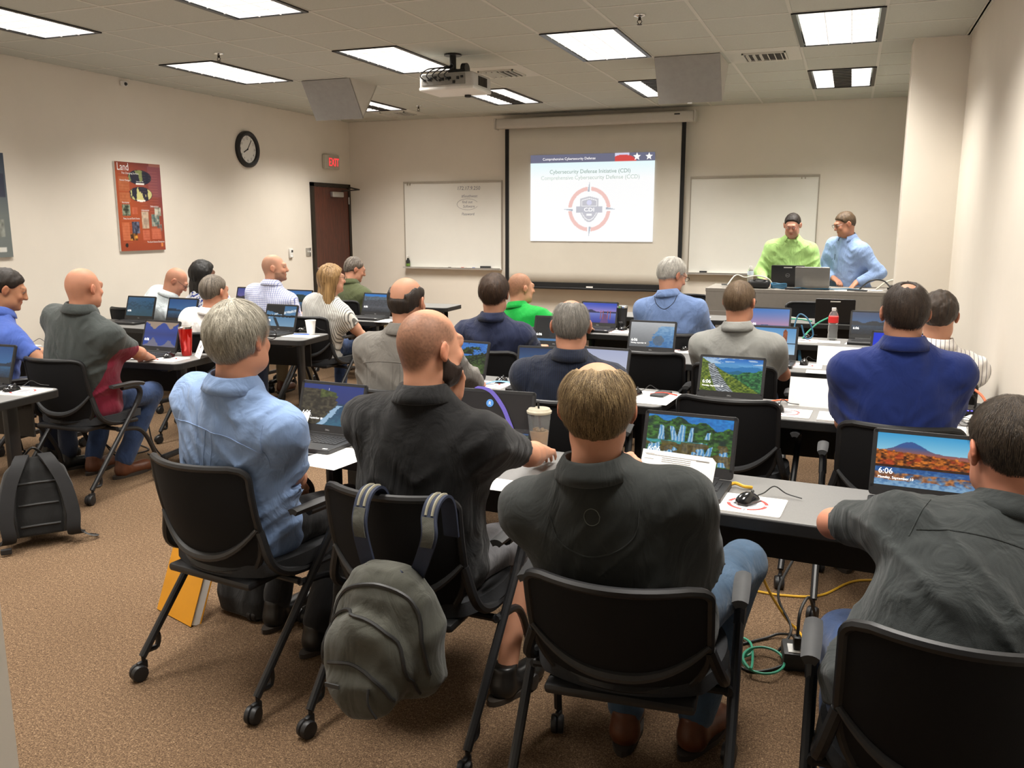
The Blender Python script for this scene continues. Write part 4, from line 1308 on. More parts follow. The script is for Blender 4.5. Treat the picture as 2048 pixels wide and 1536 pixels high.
# ================================================================== podium
POD_X0, POD_X1, POD_Y, POD_Z = -1.39, .72, 9.30, .967
t = thing('podium', 'wide grey laminate podium desk in front of the two presenters', 'podium', ((POD_X0 + POD_X1) / 2, POD_Y + .36, 0))
pw = POD_X1 - POD_X0
MB().box((0, 0, POD_Z - .02), (pw, .72, .04)).build('desk_top', M_PODI, t, bevel=.004)
MB().box((0, -.345, (POD_Z - .04) / 2), (pw - .01, .03, POD_Z - .04)).build('front_panel', M_PODI, t)
for s in (-1, 1):
    MB().box((s * (pw / 2 - .02), .015, (POD_Z - .04) / 2), (.03, .69, POD_Z - .042)).build('side_panel', M_PODI, t)
MB().box((-.52, -.363, .38), (.98, .006, .70)).build('access_door', M_PODI, t, bevel=.002)
MB().box((.52, -.363, .38), (.98, .006, .70)).build('access_door', M_PODI, t, bevel=.002)
laptop_backwards(-.60, 9.85, POD_Z, 182, M_LAP, True, 'black laptop seen from behind before the presenter in green')
laptop_backwards(-.33, 9.56, POD_Z, 178, M_SIL, None, 'silver laptop seen from behind between the two presenters')
M_CLEAR = mat('clear_plastic', (.92, .95, .96), .08, trans=.9, ior=1.12)
def water_bottle(x, y, z, s, label, band):
    t = thing('water_bottle', label, 'bottle', (x, y, z))
    MB().lathe([(r * s, h * s) for r, h in ((.0, .003), (.026, .002), (.032, .010), (.032, .045), (.029, .055), (.032, .068), (.032, .10), (.029, .11), (.033, .125), (.033, .165), (.026, .19), (.013, .207), (.013, .215))], n=18).build('bottle', M_CLEAR, t, smooth=True)
    MB().lathe([(.0148 * s, .208 * s), (.0148 * s, .228 * s), (.0, .229 * s)], n=14).build('cap', M_WPL, t, smooth=True)
    MB().lathe([(.0338 * s, .125 * s), (.0338 * s, .168 * s)], n=18).build('label_band', band, t, smooth=True)
p = W(1664, 681)
water_bottle(p.x, p.y, TZ, 1.12, 'clear plastic water bottle with a red label on the table', mat('red_label', hexc('d8302f'), .4, var=.05))
water_bottle(-.98, 9.72, POD_Z, .95, 'clear plastic water bottle on the podium beside the presenter in green', mat('pale_label', hexc('c6d4e0'), .4, var=.05))
def cord(name, label, pts, r, m, cat='cable', n=7, res=7, group=None):
    o = MB().tube(spline(pts, res), r, n).build(name, m, None, smooth=True)
    return tag(o, label, cat, group)
M_CBLK = mat('black_cable', (.012, .012, .012), .5, var=.1)
M_CBLU = mat('blue_cable', hexc('2d5f7d'), .45, var=.05)
M_CGRN = mat('green_cable', hexc('3f9a7c'), .45, var=.05)
M_CWHT = mat('white_cable', hexc('c9c5b8'), .45, var=.05)
M_CORG = mat('orange_cable', hexc('e0704a'), .45, var=.05)
M_CYEL = mat('yellow_cable', hexc('c79a2c'), .45, var=.05)
Z = POD_Z
t = thing('cable_pouch', 'black pouch heaped with cables at the podium edge', 'pouch', (-.86, 9.43, Z))
MB().rbox((0, 0, .045), (.22, .15, .09), .035, 4).build('pouch', M_BLK, t, smooth=True)
MB().tube(spline([(-.06, -.05, .085), (.0, -.08, .10), (.08, -.05, .085), (.1, .02, .07)], 5), .007, 6).build('strap', M_CBLK, t, smooth=True)
t = thing('cable_coil', 'blue looped cable coil beside the black pouch on the podium', 'cable', (-.66, 9.42, Z))
for q in range(4):
    MB().tube([(.075 * math.cos(a), .05 * math.sin(a), .014 + .012 * q + .006 * math.sin(2 * a + q)) for a in np.linspace(0, 2 * PI, 25)[:-1]], .008, 6, closed=True).build('loop', M_CBLU, t, smooth=True)
cord('loose_cable', 'white cable arching beside the podium water bottle', [(-1.2, 9.50, Z + .008), (-1.12, 9.60, Z + .12), (-1.02, 9.60, Z + .10), (-.9, 9.60, Z + .12), (-.78, 9.58, Z + .09), (-.72, 9.60, Z + .009)], .007, M_CWHT)
cord('loose_cable', 'black cable looping over the podium beside the right presenter', [(.12, 9.55, Z + .006), (.22, 9.5, Z + .10), (.34, 9.52, Z + .10), (.42, 9.45, Z + .03), (.50, 9.42, Z + .008)], .008, M_CBLK)
cord('loose_cable', 'thick white cable arching at the end of the podium', [(.28, 9.6, Z + .008), (.38, 9.58, Z + .09), (.50, 9.56, Z + .11), (.58, 9.5, Z + .04), (.60, 9.45, Z + .008)], .010, M_CWHT)
t = thing('wireless_adapter', 'dark plug adapter lying under the white cable on the podium', 'adapter', (.46, 9.58, Z))
MB().rbox((0, 0, .028), (.12, .07, .056), .015, 3).build('case', M_FRAME, t, smooth=True)
MB().rbox((-.065, 0, .02), (.03, .03, .02), .004).build('plug', M_BLK, t)
t = thing('notebook', 'dark notebook lying on the left end of the podium', 'notebook', (-1.13, 9.58, Z), 8)
MB().rbox((0, 0, .011), (.26, .19, .018), .002).build('pages', M_WHT, t)
MB().rbox((0, 0, .022), (.265, .195, .004), .001).build('cover', M_BLK, t)
t = thing('tablet', 'small dark tablet lying on the podium before the right presenter', 'tablet', (.10, 9.40, Z), -6)
MB().rbox((0, 0, .006), (.19, .10, .012), .004).build('body', M_BLK, t, smooth=True)
MB().box((0, 0, .0124), (.17, .085, .0008)).build('glass', M_DKG, t)
for q in range(3):
    tag(MB().box((-.02 + .13 * q, 9.40 + .05 * q, Z + .002 + .0012 * q), (.19, .13, .0012), RZ(12 - 17 * q)).build('paper_sheet', M_WHT), ['white sheet under the tablet on the podium', 'white sheet by the right hand of the standing presenter', 'white sheet at the cable end of the podium'][q], 'paper')
cord('loose_cable', 'thin blue cable tangled before the silver laptop on the podium', [(-.55, 9.40, Z + .006), (-.45, 9.36, Z + .02), (-.40, 9.45, Z + .01), (-.12, 9.42, Z + .012), (.0, 9.38, Z + .02), (.12, 9.46, Z + .01)], .006, M_CBLU)
MB_ = MB().rbox((-.52, 9.36, Z + .009), (.14, .075, .016), .004)
tag(MB_.build('phone', M_BLK, None, smooth=True), 'black phone lying before the black laptop on the podium', 'phone')
# ================================================================== mice, pads, paper, cups on the tables
M_MOUSE = mat('glossy_black', (.008, .008, .009), .16, var=.05, coat=.4)
M_PADR = mat('pad_red_print', hexc('b5403c'), .7, var=.05)
M_PADG = mat('pad_grey_print', hexc('8a8a8e'), .7, var=.05)
def make_pad():
    t = thing('mouse_pad', '', 'mouse pad')
    MB().prism(rrect(.115, .095, .008), 0, .004).build('pad', M_WHT, t)
    for q in range(4):
        a0 = q * PI / 2 + .14
        A = np.linspace(a0, a0 + PI / 2 - .28, 9)
        P = [(.066 * math.cos(a), .066 * math.sin(a)) for a in A] + [(.054 * math.cos(a), .054 * math.sin(a)) for a in A[::-1]]
        MB().prism(P, .004, .0044).build('printed_arc', M_PADR, t)
        b = q * PI / 2
        P = [(math.cos(b) * .05 - math.sin(b) * .005, math.sin(b) * .05 + math.cos(b) * .005), (math.cos(b) * .05 + math.sin(b) * .005, math.sin(b) * .05 - math.cos(b) * .005), (math.cos(b) * .084, math.sin(b) * .084)]
        MB().prism(P, .004, .0045).build('printed_spike', M_PADG, t)
    P = [(-.028, .036), (0, .042), (.028, .036), (.028, -.006), (.015, -.03), (0, -.04), (-.015, -.03), (-.028, -.006)]
    MB().prism(P, .004, .0044).build('printed_shield', M_PADG, t)
    return t
def make_mouse(m=M_MOUSE):
    t = thing('computer_mouse', '', 'mouse')
    G = []
    for a in np.linspace(0, 1, 13):
        row = []
        wy = .052 * (2 * a - 1)
        ww = .030 * (1 - abs(2 * a - 1) ** 3) ** .5 * (1 - .12 * math.sin(PI * a)) + .0005
        hh = .036 * (math.sin(PI * min(1, a * .92 + .08))) ** .62
        for b in np.linspace(0, PI, 11):
            row.append((ww * math.cos(b), wy, max(.0, hh * math.sin(b) ** .7)))
        G.append(row)
    MB().sheet(G).build('shell', m, t, smooth=True, angle=0)
    MB().box((0, .0, .001), (.05, .085, .002)).build('sole', M_BLK, t)
    MB().lathe([(.006, -.003), (.007, 0), (.006, .003)], (0, .025, .031), 10, RY(90)).build('scroll_wheel', M_DKG, t, smooth=True)
    MB().tube(spline([(0, .05, .012), (.005, .085, .016), (.02, .12, .035), (.05, .145, .012), (.10, .16, .004)], 5), .0021, 5).build('cord', M_CBLK, t, smooth=True)
    return t
PADS = [  # pad pixel, yaw, where
    (1495, 1010, -4, 'between the waterfall and autumn-lake laptops'),
    (978, 770, -4, 'beside the dark trees laptop'),
    (1572, 826, -3, 'beside the mountain-path laptop'),
    (1362, 703, 0, 'beside the misty coast laptop'),
    (1606, 732, 0, 'beside the clock-tower laptop'),
    (1604, 682, 0, 'next to the water bottle'),
    (1236, 664, 0, 'below the black tumbler'),
    (46, 784, 8, 'on the table end by the black backpack'),
    (334, 719, 5, 'below the red tumbler'),
]
pad0, mouse0 = make_pad(), make_mouse()
MOFF = [(0, -3), (25, -4), (-15, -3), (8, -2), (2, -2), (8, -5), (10, -3), (-22, -1), (4, -3)]
for i, (u_, v_, r, wh) in enumerate(PADS):
    c = W(u_, v_)
    o = pad0 if i == 0 else dup(pad0)
    o.location = (c.x, c.y, TZ); o.rotation_euler = (0, 0, math.radians(r)); o['label'] = 'white mouse pad with a red target print ' + wh; o['group'] = 'mouse pads'
    q = W(u_ + MOFF[i][0], v_ + MOFF[i][1])
    m = mouse0 if i == 0 else dup(mouse0)
    m.location = (q.x, q.y, TZ + .0046); m.rotation_euler = (0, 0, math.radians(r + (-25 if i == 0 else 8 * (i % 3) - 8))); m['label'] = 'glossy black mouse on the pad ' + wh; m['group'] = 'black mice'
for u_, v_, lab in ((1270, 790, 'black mouse on white paper behind the balding man in charcoal'), (44, 690, 'black mouse by the typing man on paper sheets'), (604, 664, 'black mouse behind the foam cup')):
    c = W(u_, v_); o = dup(mouse0, (c.x, c.y, TZ + .0035), -20, lab, 'black mice')
def paper(u_, v_, w_, h_, r, lab, z=0.0, n=1, m=M_WHT):
    c = W(u_, v_)
    o = MB().box((0, 0, .0006 * n), (w_, h_, .0012 * n)).build('paper_sheet', m, None)
    o.location = (c.x, c.y, TZ + .0003 + z); o.rotation_euler = (0, 0, math.radians(r))
    return tag(o, lab, 'paper', 'loose sheets on the tables')
paper(672, 916, .216, .279, -8, 'white sheet beside the sea-cliff laptop')
paper(1372, 1022, .12, .09, -4, 'white slip under the front of the waterfall laptop')
paper(984, 968, .20, .13, -4, 'white sheet by the forearm of the black-shirted man')
paper(1308, 796, .216, .32, -4, 'white sheet behind the charcoal polo man, by the phone')
paper(1672, 836, .16, .19, -2, 'short stack of white cards at the elbow of the royal blue polo man', n=6)
paper(1916, 866, .26, .24, 0, 'white sheets under the folded eyeglasses', n=3)
paper(1658, 684, .16, .13, 0, 'white sheet before the water bottle')
paper(1710, 686, .12, .22, -8, 'white sheet at the corner of the dark lake laptop')
paper(1650, 745, .22, .12, 0, 'white sheet before the blank name tent of the striped-shirt man')
paper(300, 716, .22, .17, 25, 'white sheets curling over a black folder beside the bald man', z=.006, n=2)
paper(38, 694, .22, .20, 8, 'white sheets with a blue line by the typing man', n=3)
paper(598, 672, .30, .15, 4, 'white sheet with a blue pen below the foam cup')
paper(625, 634, .21, .15, 3, 'white sheet beside the striped blouse laptop')
paper(775, 642, .16, .24, 3, 'white sheet to the right of the grey road laptop')
paper(1400, 634, .2, .1, 0, 'white sheet on the front table beside the blue-shirted man')
def tent(u_, v_, w_, h_, r, lab, writing=False):
    c = W(u_, v_)
    t = thing('name_tent', lab, 'name card', (c.x, c.y, TZ), r, 'folded name tents')
    for s in (-1, 1):
        P = [[(x, s * d * .045, h_ * (1 - d)) for d in (0, 1)] for x in (-w_ / 2, w_ / 2)]
        o = MB().sheet(P, .0012).build('card_face', M_WHT, t)
        if writing and s == -1:
            al = math.atan2(h_, .045)
            M = Matrix.Translation((0, -.0245, h_ * .5)) @ Matrix.Rotation(PI / 2 - .0, 4, 'X') @ Matrix.Rotation(-(PI / 2 - al), 4, 'X')
            text_mesh('Cyber', .018, M_PADG, o, M @ Matrix.Translation((0, -.012, .002)), align='CENTER')
            text_mesh('Defense', .014, M_PADG, o, M @ Matrix.Translation((0, -.034, .002)), align='CENTER')
            P = [(-.012, .012), (.012, .012), (0, .045)]
            MB().prism(P, .0012, .0016, M).build('crest', M_PADG, o)
tent(1636, 812, .28, .14, -4, 'blank white name tent on the mountain-path table')
tent(1678, 730, .27, .12, -2, 'blank white name tent before the striped-shirt man')
tent(408, 714, .17, .105, -38, 'folded name card with printed lines beside the red tumbler', True)
tent(602, 866, .15, .10, -20, 'white card standing behind the shoulder of the light-blue-shirted man')
# ---- cups
c = W(374, 711)
t = thing('tumbler', 'tall shiny red tumbler with a clear lid', 'tumbler', (c.x, c.y, TZ))
MB().lathe([(.0, .001), (.032, .001), (.034, .006), (.047, .185), (.047, .190), (.044, .190)], n=28).build('body', M_RED, t, smooth=True)
MB().lathe([(.048, .188), (.048, .200), (.043, .203), (.0, .200)], n=24).build('lid', M_CHR, t, smooth=True)
c = W(1243, 659)
t = thing('tumbler', 'tall black tumbler on the table before the white-haired man', 'tumbler', (c.x, c.y, TZ))
MB().lathe([(.0, .001), (.034, .001), (.036, .006), (.048, .185), (.048, .19)], n=24).build('body', M_BLK, t, smooth=True)
MB().lathe([(.049, .188), (.049, .203), (.04, .206), (.0, .204)], n=20).build('lid', M_CHR, t, smooth=True)
text_mesh('YETI', .018, M_PADG, t, Matrix.Translation((0, -.042, .06)) @ FACE, name='maker_mark', align='CENTER')
c = W(622, 669)
t = thing('foam_cup', 'white foam cup at the rounded table end', 'cup', (c.x, c.y, TZ))
MB().lathe([(.0, .001), (.030, .001), (.042, .112), (.0445, .114), (.044, .118), (.041, .117), (.029, .006), (.0, .006)], n=24).build('cup', M_WHT, t, smooth=True)
MB().lathe([(.0, .085), (.0375, .085)], n=20).build('coffee', mat('coffee_dark', hexc('2b1a10'), .2, var=.05), t)
c = W(756, 606)
t = thing('party_cup', 'small violet cup on the front left table', 'cup', (c.x, c.y, TZ))
MB().lathe([(.0, .001), (.030, .001), (.044, .105), (.046, .108), (.043, .108), (.029, .006), (.0, .006)], n=20).build('cup', mat('violet_plastic', hexc('9a86c4'), .4, var=.1, vscale=30), t, smooth=True)
MB().lathe([(.046, .104), (.0475, .107), (.046, .110)], n=20).build('rim', mat('violet_plastic', 0), t, smooth=True)
c = W(1078, 902)
t = thing('iced_coffee', 'clear plastic cup of iced milk coffee with a domed lid and straw', 'cup', (c.x, c.y, TZ))
MB().lathe([(.0, .001), (.031, .001), (.033, .006), (.047, .158), (.049, .160), (.046, .160), (.0315, .008), (.0, .005)], n=32).build('cup', M_CLEAR, t, smooth=True)
MB().lathe([(.0, .008), (.0305, .008), (.0385, .085), (.0, .086)], n=28).build('coffee', mat('milk_coffee', hexc('c99a63'), .35, var=.12, vscale=40), t, smooth=True)
MB().lathe([(.050, .158), (.051, .166), (.045, .172), (.043, .176), (.0, .176)], n=32).build('lid', mat('clear_lid', hexc('cfc8b4'), .2, trans=.35, ior=1.2), t, smooth=True)
MB().tube([(.012, .0, .03), (-.004, -.004, .205)], .0042, 8).build('straw', M_BLK, t, smooth=True)
rr = random.Random(11)
for q in range(7):
    a = q * 2.4
    MB().rbox((.018 * math.cos(a), .018 * math.sin(a), .083 + .004 * (q % 3)), (.016, .016, .014), .003, R=RZ(50 * q) @ RX(25 * q)).build('ice_cube', mat('tinted_ice', hexc('d8b888'), .15, trans=.4, ior=1.2), t, smooth=True)
# ---- odds and ends on the tables
c = W(1322, 790)
t = thing('phone', 'black phone on the white sheet behind the charcoal polo man', 'phone', (c.x, c.y, TZ + .0018), -8)
MB().prism(rrect(.038, .078, .01), 0, .009).build('body', M_BLK, t, bevel=.002)
MB().prism(rrect(.034, .066, .003), .009, .0095).build('screen', M_DKG, t)
c = W(604, 670)
t = thing('pen', 'blue pen on the white sheet below the foam cup', 'pen', (c.x, c.y, TZ + .0022), 15)
MB().tube([(-.07, 0, .004), (.05, 0, .004), (.066, 0, .004)], [.0042, .0042, .0012], 8).build('barrel', mat('blue_plastic', hexc('2f62c4'), .3, var=.05), t, smooth=True)
MB().box((-.05, 0, .0088), (.035, .003, .0015)).build('clip', M_CHR, t)
c = W(268, 697)
t = thing('glass_ball', 'shiny blue glass ball beside the mirrored-clouds laptop', 'ball', (c.x, c.y, TZ))
MB().lathe([(.0, 0)] + [(.020 * math.sin(a), .022 - .020 * math.cos(a)) for a in np.linspace(.3, PI - .05, 9)] + [(0, .042)], n=18).build('ball', mat('blue_gloss', hexc('1d6f9a'), .08, var=.1, coat=.5), t, smooth=True)
MB().lathe([(.012, 0), (.014, .004)], n=12).build('base', M_BLK, t)
# eyeglasses lying on the paper by the wall
def glasses(parent, M, m, r=.0014, w_=.024, h_=.019, arm=.12, fold=False):
    for s in (-1, 1):
        L = [(s * .034 + w_ * math.copysign(abs(math.cos(a)) ** .8, math.cos(a)), 0, h_ * math.copysign(abs(math.sin(a)) ** .8, math.sin(a))) for a in np.linspace(0, 2 * PI, 21)[:-1]]
        MB().tube([M @ Vector(p) for p in L], r, 5, closed=True).build('rim', m, parent, smooth=True)
        A = [(s * (.034 + w_), 0, .006), (s * .066, -.012, .006), (s * .070, -arm * .8, .004), (s * .069, -arm, -.014)] if not fold else [(s * (.034 + w_), 0, .006), (s * .062, .008, .006), (s * (.01), .014, .004), (-s * .04, .016, -.004)]
        MB().tube([M @ Vector(p) for p in spline(A, 4)], r, 5).build('temple', m, parent, smooth=True)
    MB().tube([M @ Vector(p) for p in spline([(-.0105, 0, .004), (0, .003, .009), (.0105, 0, .004)], 4)], r, 5).build('bridge', m, parent, smooth=True)
c = W(1912, 852)
t = thing('eyeglasses', 'thin dark eyeglasses lying on white sheets near the right wall', 'glasses', (c.x, c.y, TZ + .022), 5)
glasses(t, Matrix.Identity(4), M_FRAME, fold=True)
c = W(1950, 846)
t = dup(mouse0, (c.x, c.y, TZ + .004), -75, 'white mouse beside the eyeglasses on the papers', 'white mouse')
for ch in t.children:
    if ch.name.startswith('shell'):
        ch.data = ch.data.copy(); ch.data.materials.clear(); ch.data.materials.append(M_WPL)
c = W(1925, 832)
t = thing('network_switch', 'black network switch with a row of blue lights by the right wall', 'network switch', (.56, c.y + .06, TZ), -4)
MB().rbox((0, 0, .018), (.23, .12, .034), .004).build('case', M_BLK, t, smooth=True)
for q in range(6):
    MB().box((-.045 + q * .016, -.0606, .028), (.009, .0015, .004)).build('indicator', mat('led_blue', (.12, .10, 1), .4, emit=2.2), t)
for q in range(8):
    MB().box((-.09 + q * .026, .0605, .016), (.015, .002, .013)).build('port', M_DKG, t)
# ================================================================== bodies: distance fields -> overlapping surface patches joined in one mesh
f32 = np.float32
def V3(*a): return np.array(a, float)
def unit(v):
    v = np.asarray(v, float); n = np.linalg.norm(v)
    return v / n if n > 1e-9 else v
class Field:
    def __init__(s, lo, hi, h):
        s.h = h; s.lo = np.asarray(lo, float) - 3 * h
        s.n = np.ceil((np.asarray(hi, float) + 3 * h - s.lo) / h).astype(int) + 1
        s.ax = [(s.lo[i] + h * np.arange(s.n[i])).astype(f32) for i in range(3)]
        s.D = np.full(s.n, .2, f32)
    def win(s, lo, hi, pad):
        a = np.clip(np.floor((np.asarray(lo) - pad - s.lo) / s.h).astype(int), 0, s.n)
        b = np.clip(np.ceil((np.asarray(hi) + pad - s.lo) / s.h).astype(int) + 1, 0, s.n)
        if (b - a).min() < 1:
            return None
        sl = tuple(slice(a[i], b[i]) for i in range(3))
        X = s.ax[0][sl[0]][:, None, None]; Y = s.ax[1][sl[1]][None, :, None]; Z = s.ax[2][sl[2]][None, None, :]
        return sl, X, Y, Z
    def put(s, prim, k=.02, sub=False):
        fn, lo, hi = prim
        q = s.win(lo, hi, .03 + k)
        if q is None:
            return
        sl, X, Y, Z = q
        d = fn(X, Y, Z).astype(f32)
        a = s.D[sl]
        if sub:
            d = -d
            hh = np.maximum(k - np.abs(a - d), 0) / k
            s.D[sl] = np.maximum(a, d) + hh * hh * k * .25
        else:
            hh = np.maximum(k - np.abs(a - d), 0) / k
            s.D[sl] = np.minimum(a, d) - hh * hh * k * .25
    def mapd(s, fn):
        """add fn(X,Y,Z) to the distance near the surface"""
        idx = np.nonzero(np.abs(s.D) < .045)
        x, y, z = (s.ax[i][idx[i]] for i in range(3))
        s.D[idx] += fn(x, y, z).astype(f32)
    def cut(s, p, n):
        """keep the side of the plane that n points away from"""
        X, Y, Z = s.ax[0][:, None, None], s.ax[1][None, :, None], s.ax[2][None, None, :]
        s.D = np.maximum(s.D, ((X - p[0]) * n[0] + (Y - p[1]) * n[1] + (Z - p[2]) * n[2]).astype(f32))
    def mesh(s, smooth=1):
        D = s.D; B = D < 0
        nx, ny, nz = s.n
        c = [(i, j, k) for i in (0, 1) for j in (0, 1) for k in (0, 1)]
        sub = lambda A, o: A[o[0]:nx - 1 + o[0], o[1]:ny - 1 + o[1], o[2]:nz - 1 + o[2]]
        cnt = sum(sub(B, o).astype(np.int8) for o in c)
        act = (cnt > 0) & (cnt < 8)
        I = np.stack(np.nonzero(act), -1)
        vid = np.full(act.shape, -1, np.int32); vid[act] = np.arange(len(I))
        val = {o: D[I[:, 0] + o[0], I[:, 1] + o[1], I[:, 2] + o[2]] for o in c}
        P = np.zeros((len(I), 3)); w_ = np.zeros(len(I))
        for a in c:
            for ax in range(3):
                if a[ax] == 0:
                    b = tuple(1 if q == ax else a[q] for q in range(3))
                    va, vb = val[a], val[b]
                    m = (va < 0) != (vb < 0)
                    t = np.where(m, va / np.where(m, va - vb, 1), 0)
                    for q in range(3):
                        P[:, q] += np.where(m, a[q] + (t if q == ax else 0), 0)
                    w_ += m
        P = (P / w_[:, None] + I) * s.h + s.lo
        F = []
        for ax in range(3):
            o1, o2 = [(1, 2), (2, 0), (0, 1)][ax]
            lo_ = [slice(1, None)] * 3; hi_ = [slice(1, None)] * 3
            lo_ = [slice(1, s.n[q] - 1) for q in range(3)]; lo_[ax] = slice(0, s.n[ax] - 1)
            hi_ = list(lo_); hi_[ax] = slice(1, s.n[ax])
            a, b = B[tuple(lo_)], B[tuple(hi_)]
            e = np.stack(np.nonzero(a != b), -1)
            if not len(e):
                continue
            inside = a[e[:, 0], e[:, 1], e[:, 2]]
            base = e + np.array([1 if q != ax else 0 for q in range(3)])
            def cell(d1, d2):
                g = base.copy(); g[:, o1] -= d1; g[:, o2] -= d2
                return vid[g[:, 0], g[:, 1], g[:, 2]]
            q = np.stack([cell(1, 1), cell(0, 1), cell(0, 0), cell(1, 0)], -1)
            q[~inside] = q[~inside][:, ::-1]
            F.append(q)
        F = np.concatenate(F)
        F = F[(F >= 0).all(1)]
        for _ in range(smooth):
            acc = np.zeros_like(P); n = np.zeros(len(P))
            for i in range(4):
                a, b = F[:, i], F[:, (i + 1) % 4]
                for q in range(3):
                    acc[:, q] += np.bincount(a, P[b, q], len(P)) + np.bincount(b, P[a, q], len(P))
                n += np.bincount(a, minlength=len(P)) + np.bincount(b, minlength=len(P))
            P = P * .5 + .5 * acc / np.maximum(n, 1)[:, None]
        return P, F
def rcone(a, b, ra, rb):
    a, b = np.asarray(a, float), np.asarray(b, float)
    ab = b - a; L2 = max(ab @ ab, 1e-9)
    def fn(X, Y, Z):
        t = ((X - a[0]) * ab[0] + (Y - a[1]) * ab[1] + (Z - a[2]) * ab[2]) / L2
        t = np.clip(t, 0, 1)
        d = np.sqrt((X - a[0] - t * ab[0]) ** 2 + (Y - a[1] - t * ab[1]) ** 2 + (Z - a[2] - t * ab[2]) ** 2)
        return d - (ra + (rb - ra) * t)
    r = max(ra, rb)
    return fn, np.minimum(a, b) - r, np.maximum(a, b) + r
def ellip(c, r, R=None):
    c = np.asarray(c, float); r = np.asarray(r, float)
    Rm = np.eye(3) if R is None else np.asarray(R, float)       # columns = local axes
    def fn(X, Y, Z):
        x, y, z = X - c[0], Y - c[1], Z - c[2]
        if R is not None:
            x, y, z = (x * Rm[0, i] + y * Rm[1, i] + z * Rm[2, i] for i in range(3))
        k0 = np.sqrt((x / r[0]) ** 2 + (y / r[1]) ** 2 + (z / r[2]) ** 2)
        k1 = np.sqrt((x / r[0] ** 2) ** 2 + (y / r[1] ** 2) ** 2 + (z / r[2] ** 2) ** 2)
        return k0 * (k0 - 1) / np.maximum(k1, 1e-6)
    m = r.max()
    return fn, c - m, c + m
def loft(A, B, r, f, prof, bend=0.0, ex=2.3):
    """torso: elliptical sections along A->B. prof rows: t, half width, half depth, forward shift"""
    A, B = np.asarray(A, float), np.asarray(B, float)
    L = np.linalg.norm(B - A); a = (B - A) / L
    pr = np.array(prof, float)
    tt = np.linspace(0, 1, 64)
    tab = [np.interp(tt, pr[:, 0], pr[:, i]) for i in (1, 2, 3)]
    ker = np.array([1, 2, 3, 2, 1]) / 9
    tab = [np.convolve(np.pad(q, 2, 'edge'), ker, 'valid') for q in tab]
    def fn(X, Y, Z):
        px, py, pz = X - A[0], Y - A[1], Z - A[2]
        z = px * a[0] + py * a[1] + pz * a[2]
        t = np.clip(z / L, 0, 1)
        rx = np.interp(t, tt, tab[0]); ry = np.interp(t, tt, tab[1])
        cy = np.interp(t, tt, tab[2]) - bend * 4 * t * (1 - t)
        x = px * r[0] + py * r[1] + pz * r[2]; y = px * f[0] + py * f[1] + pz * f[2] - cy
        q = (np.abs(x / rx) ** ex + np.abs(y / ry) ** ex) ** (1 / ex)
        d = (q - 1) * np.minimum(rx, ry)
        dz = np.maximum(np.maximum(-z, z - L), 0)
        return np.where(dz > 0, np.sqrt(np.maximum(d, 0) ** 2 + dz ** 2), d)
    m = .34
    return fn, np.minimum(A, B) - m, np.maximum(A, B) + m
def Rmat(yaw=0, pitch=0, roll=0):
    """columns: right, forward, up; yaw left, pitch down, roll to the right (degrees)"""
    return np.array((RZ(yaw) @ RX(-pitch) @ RY(roll)))
def add_hand(put, W_, d, n, side, curl=.5, spread=.0, thumb=.6):
    """hand at wrist W_, fingers along d, back of the hand along n; side +1 right"""
    d = unit(d); n = unit(n - d * np.dot(n, d)); x = np.cross(d, n) * side * -1.0     # x points to the thumb side
    if side > 0:
        x = -np.cross(d, n)
    else:
        x = np.cross(d, n)
    P = lambda a, b, c: W_ + x * a + d * b + n * c
    put(rcone(P(0, -.01, 0), P(0, .03, 0), .024, .024), .02)
    for q, (a, l) in enumerate(((.030, .070), (.010, .078), (-.010, .073), (-.029, .058))):
        put(rcone(P(a * .7, .025, 0), P(a, .085, .002), .017, .0115), .012)
        c = P(a, .088, .002); ang = 0.0; r = .0098 if q < 3 else .0085
        for seg, ln in enumerate((.46, .31, .23)):
            ang += curl * (1.0 if seg else .7)
            dd = d * math.cos(ang) - n * math.sin(ang) + x * spread * (a / .03) * .25
            e = c + unit(dd) * l * ln * 1.15
            put(rcone(c, e, r, r * .9), .004)
            c = e; r *= .9
    a1 = P(.026, .018, -.006); a2 = P(.052, .050, -.014 - .02 * thumb); a3 = P(.050 - .02 * thumb, .082, -.022 - .018 * thumb); a4 = P(.040 - .03 * thumb, .105, -.026 - .02 * thumb)
    put(rcone(a1, a2, .017, .013), .012); put(rcone(a2, a3, .0125, .0105), .006); put(rcone(a3, a4, .0105, .009), .004)
SKIN = {}
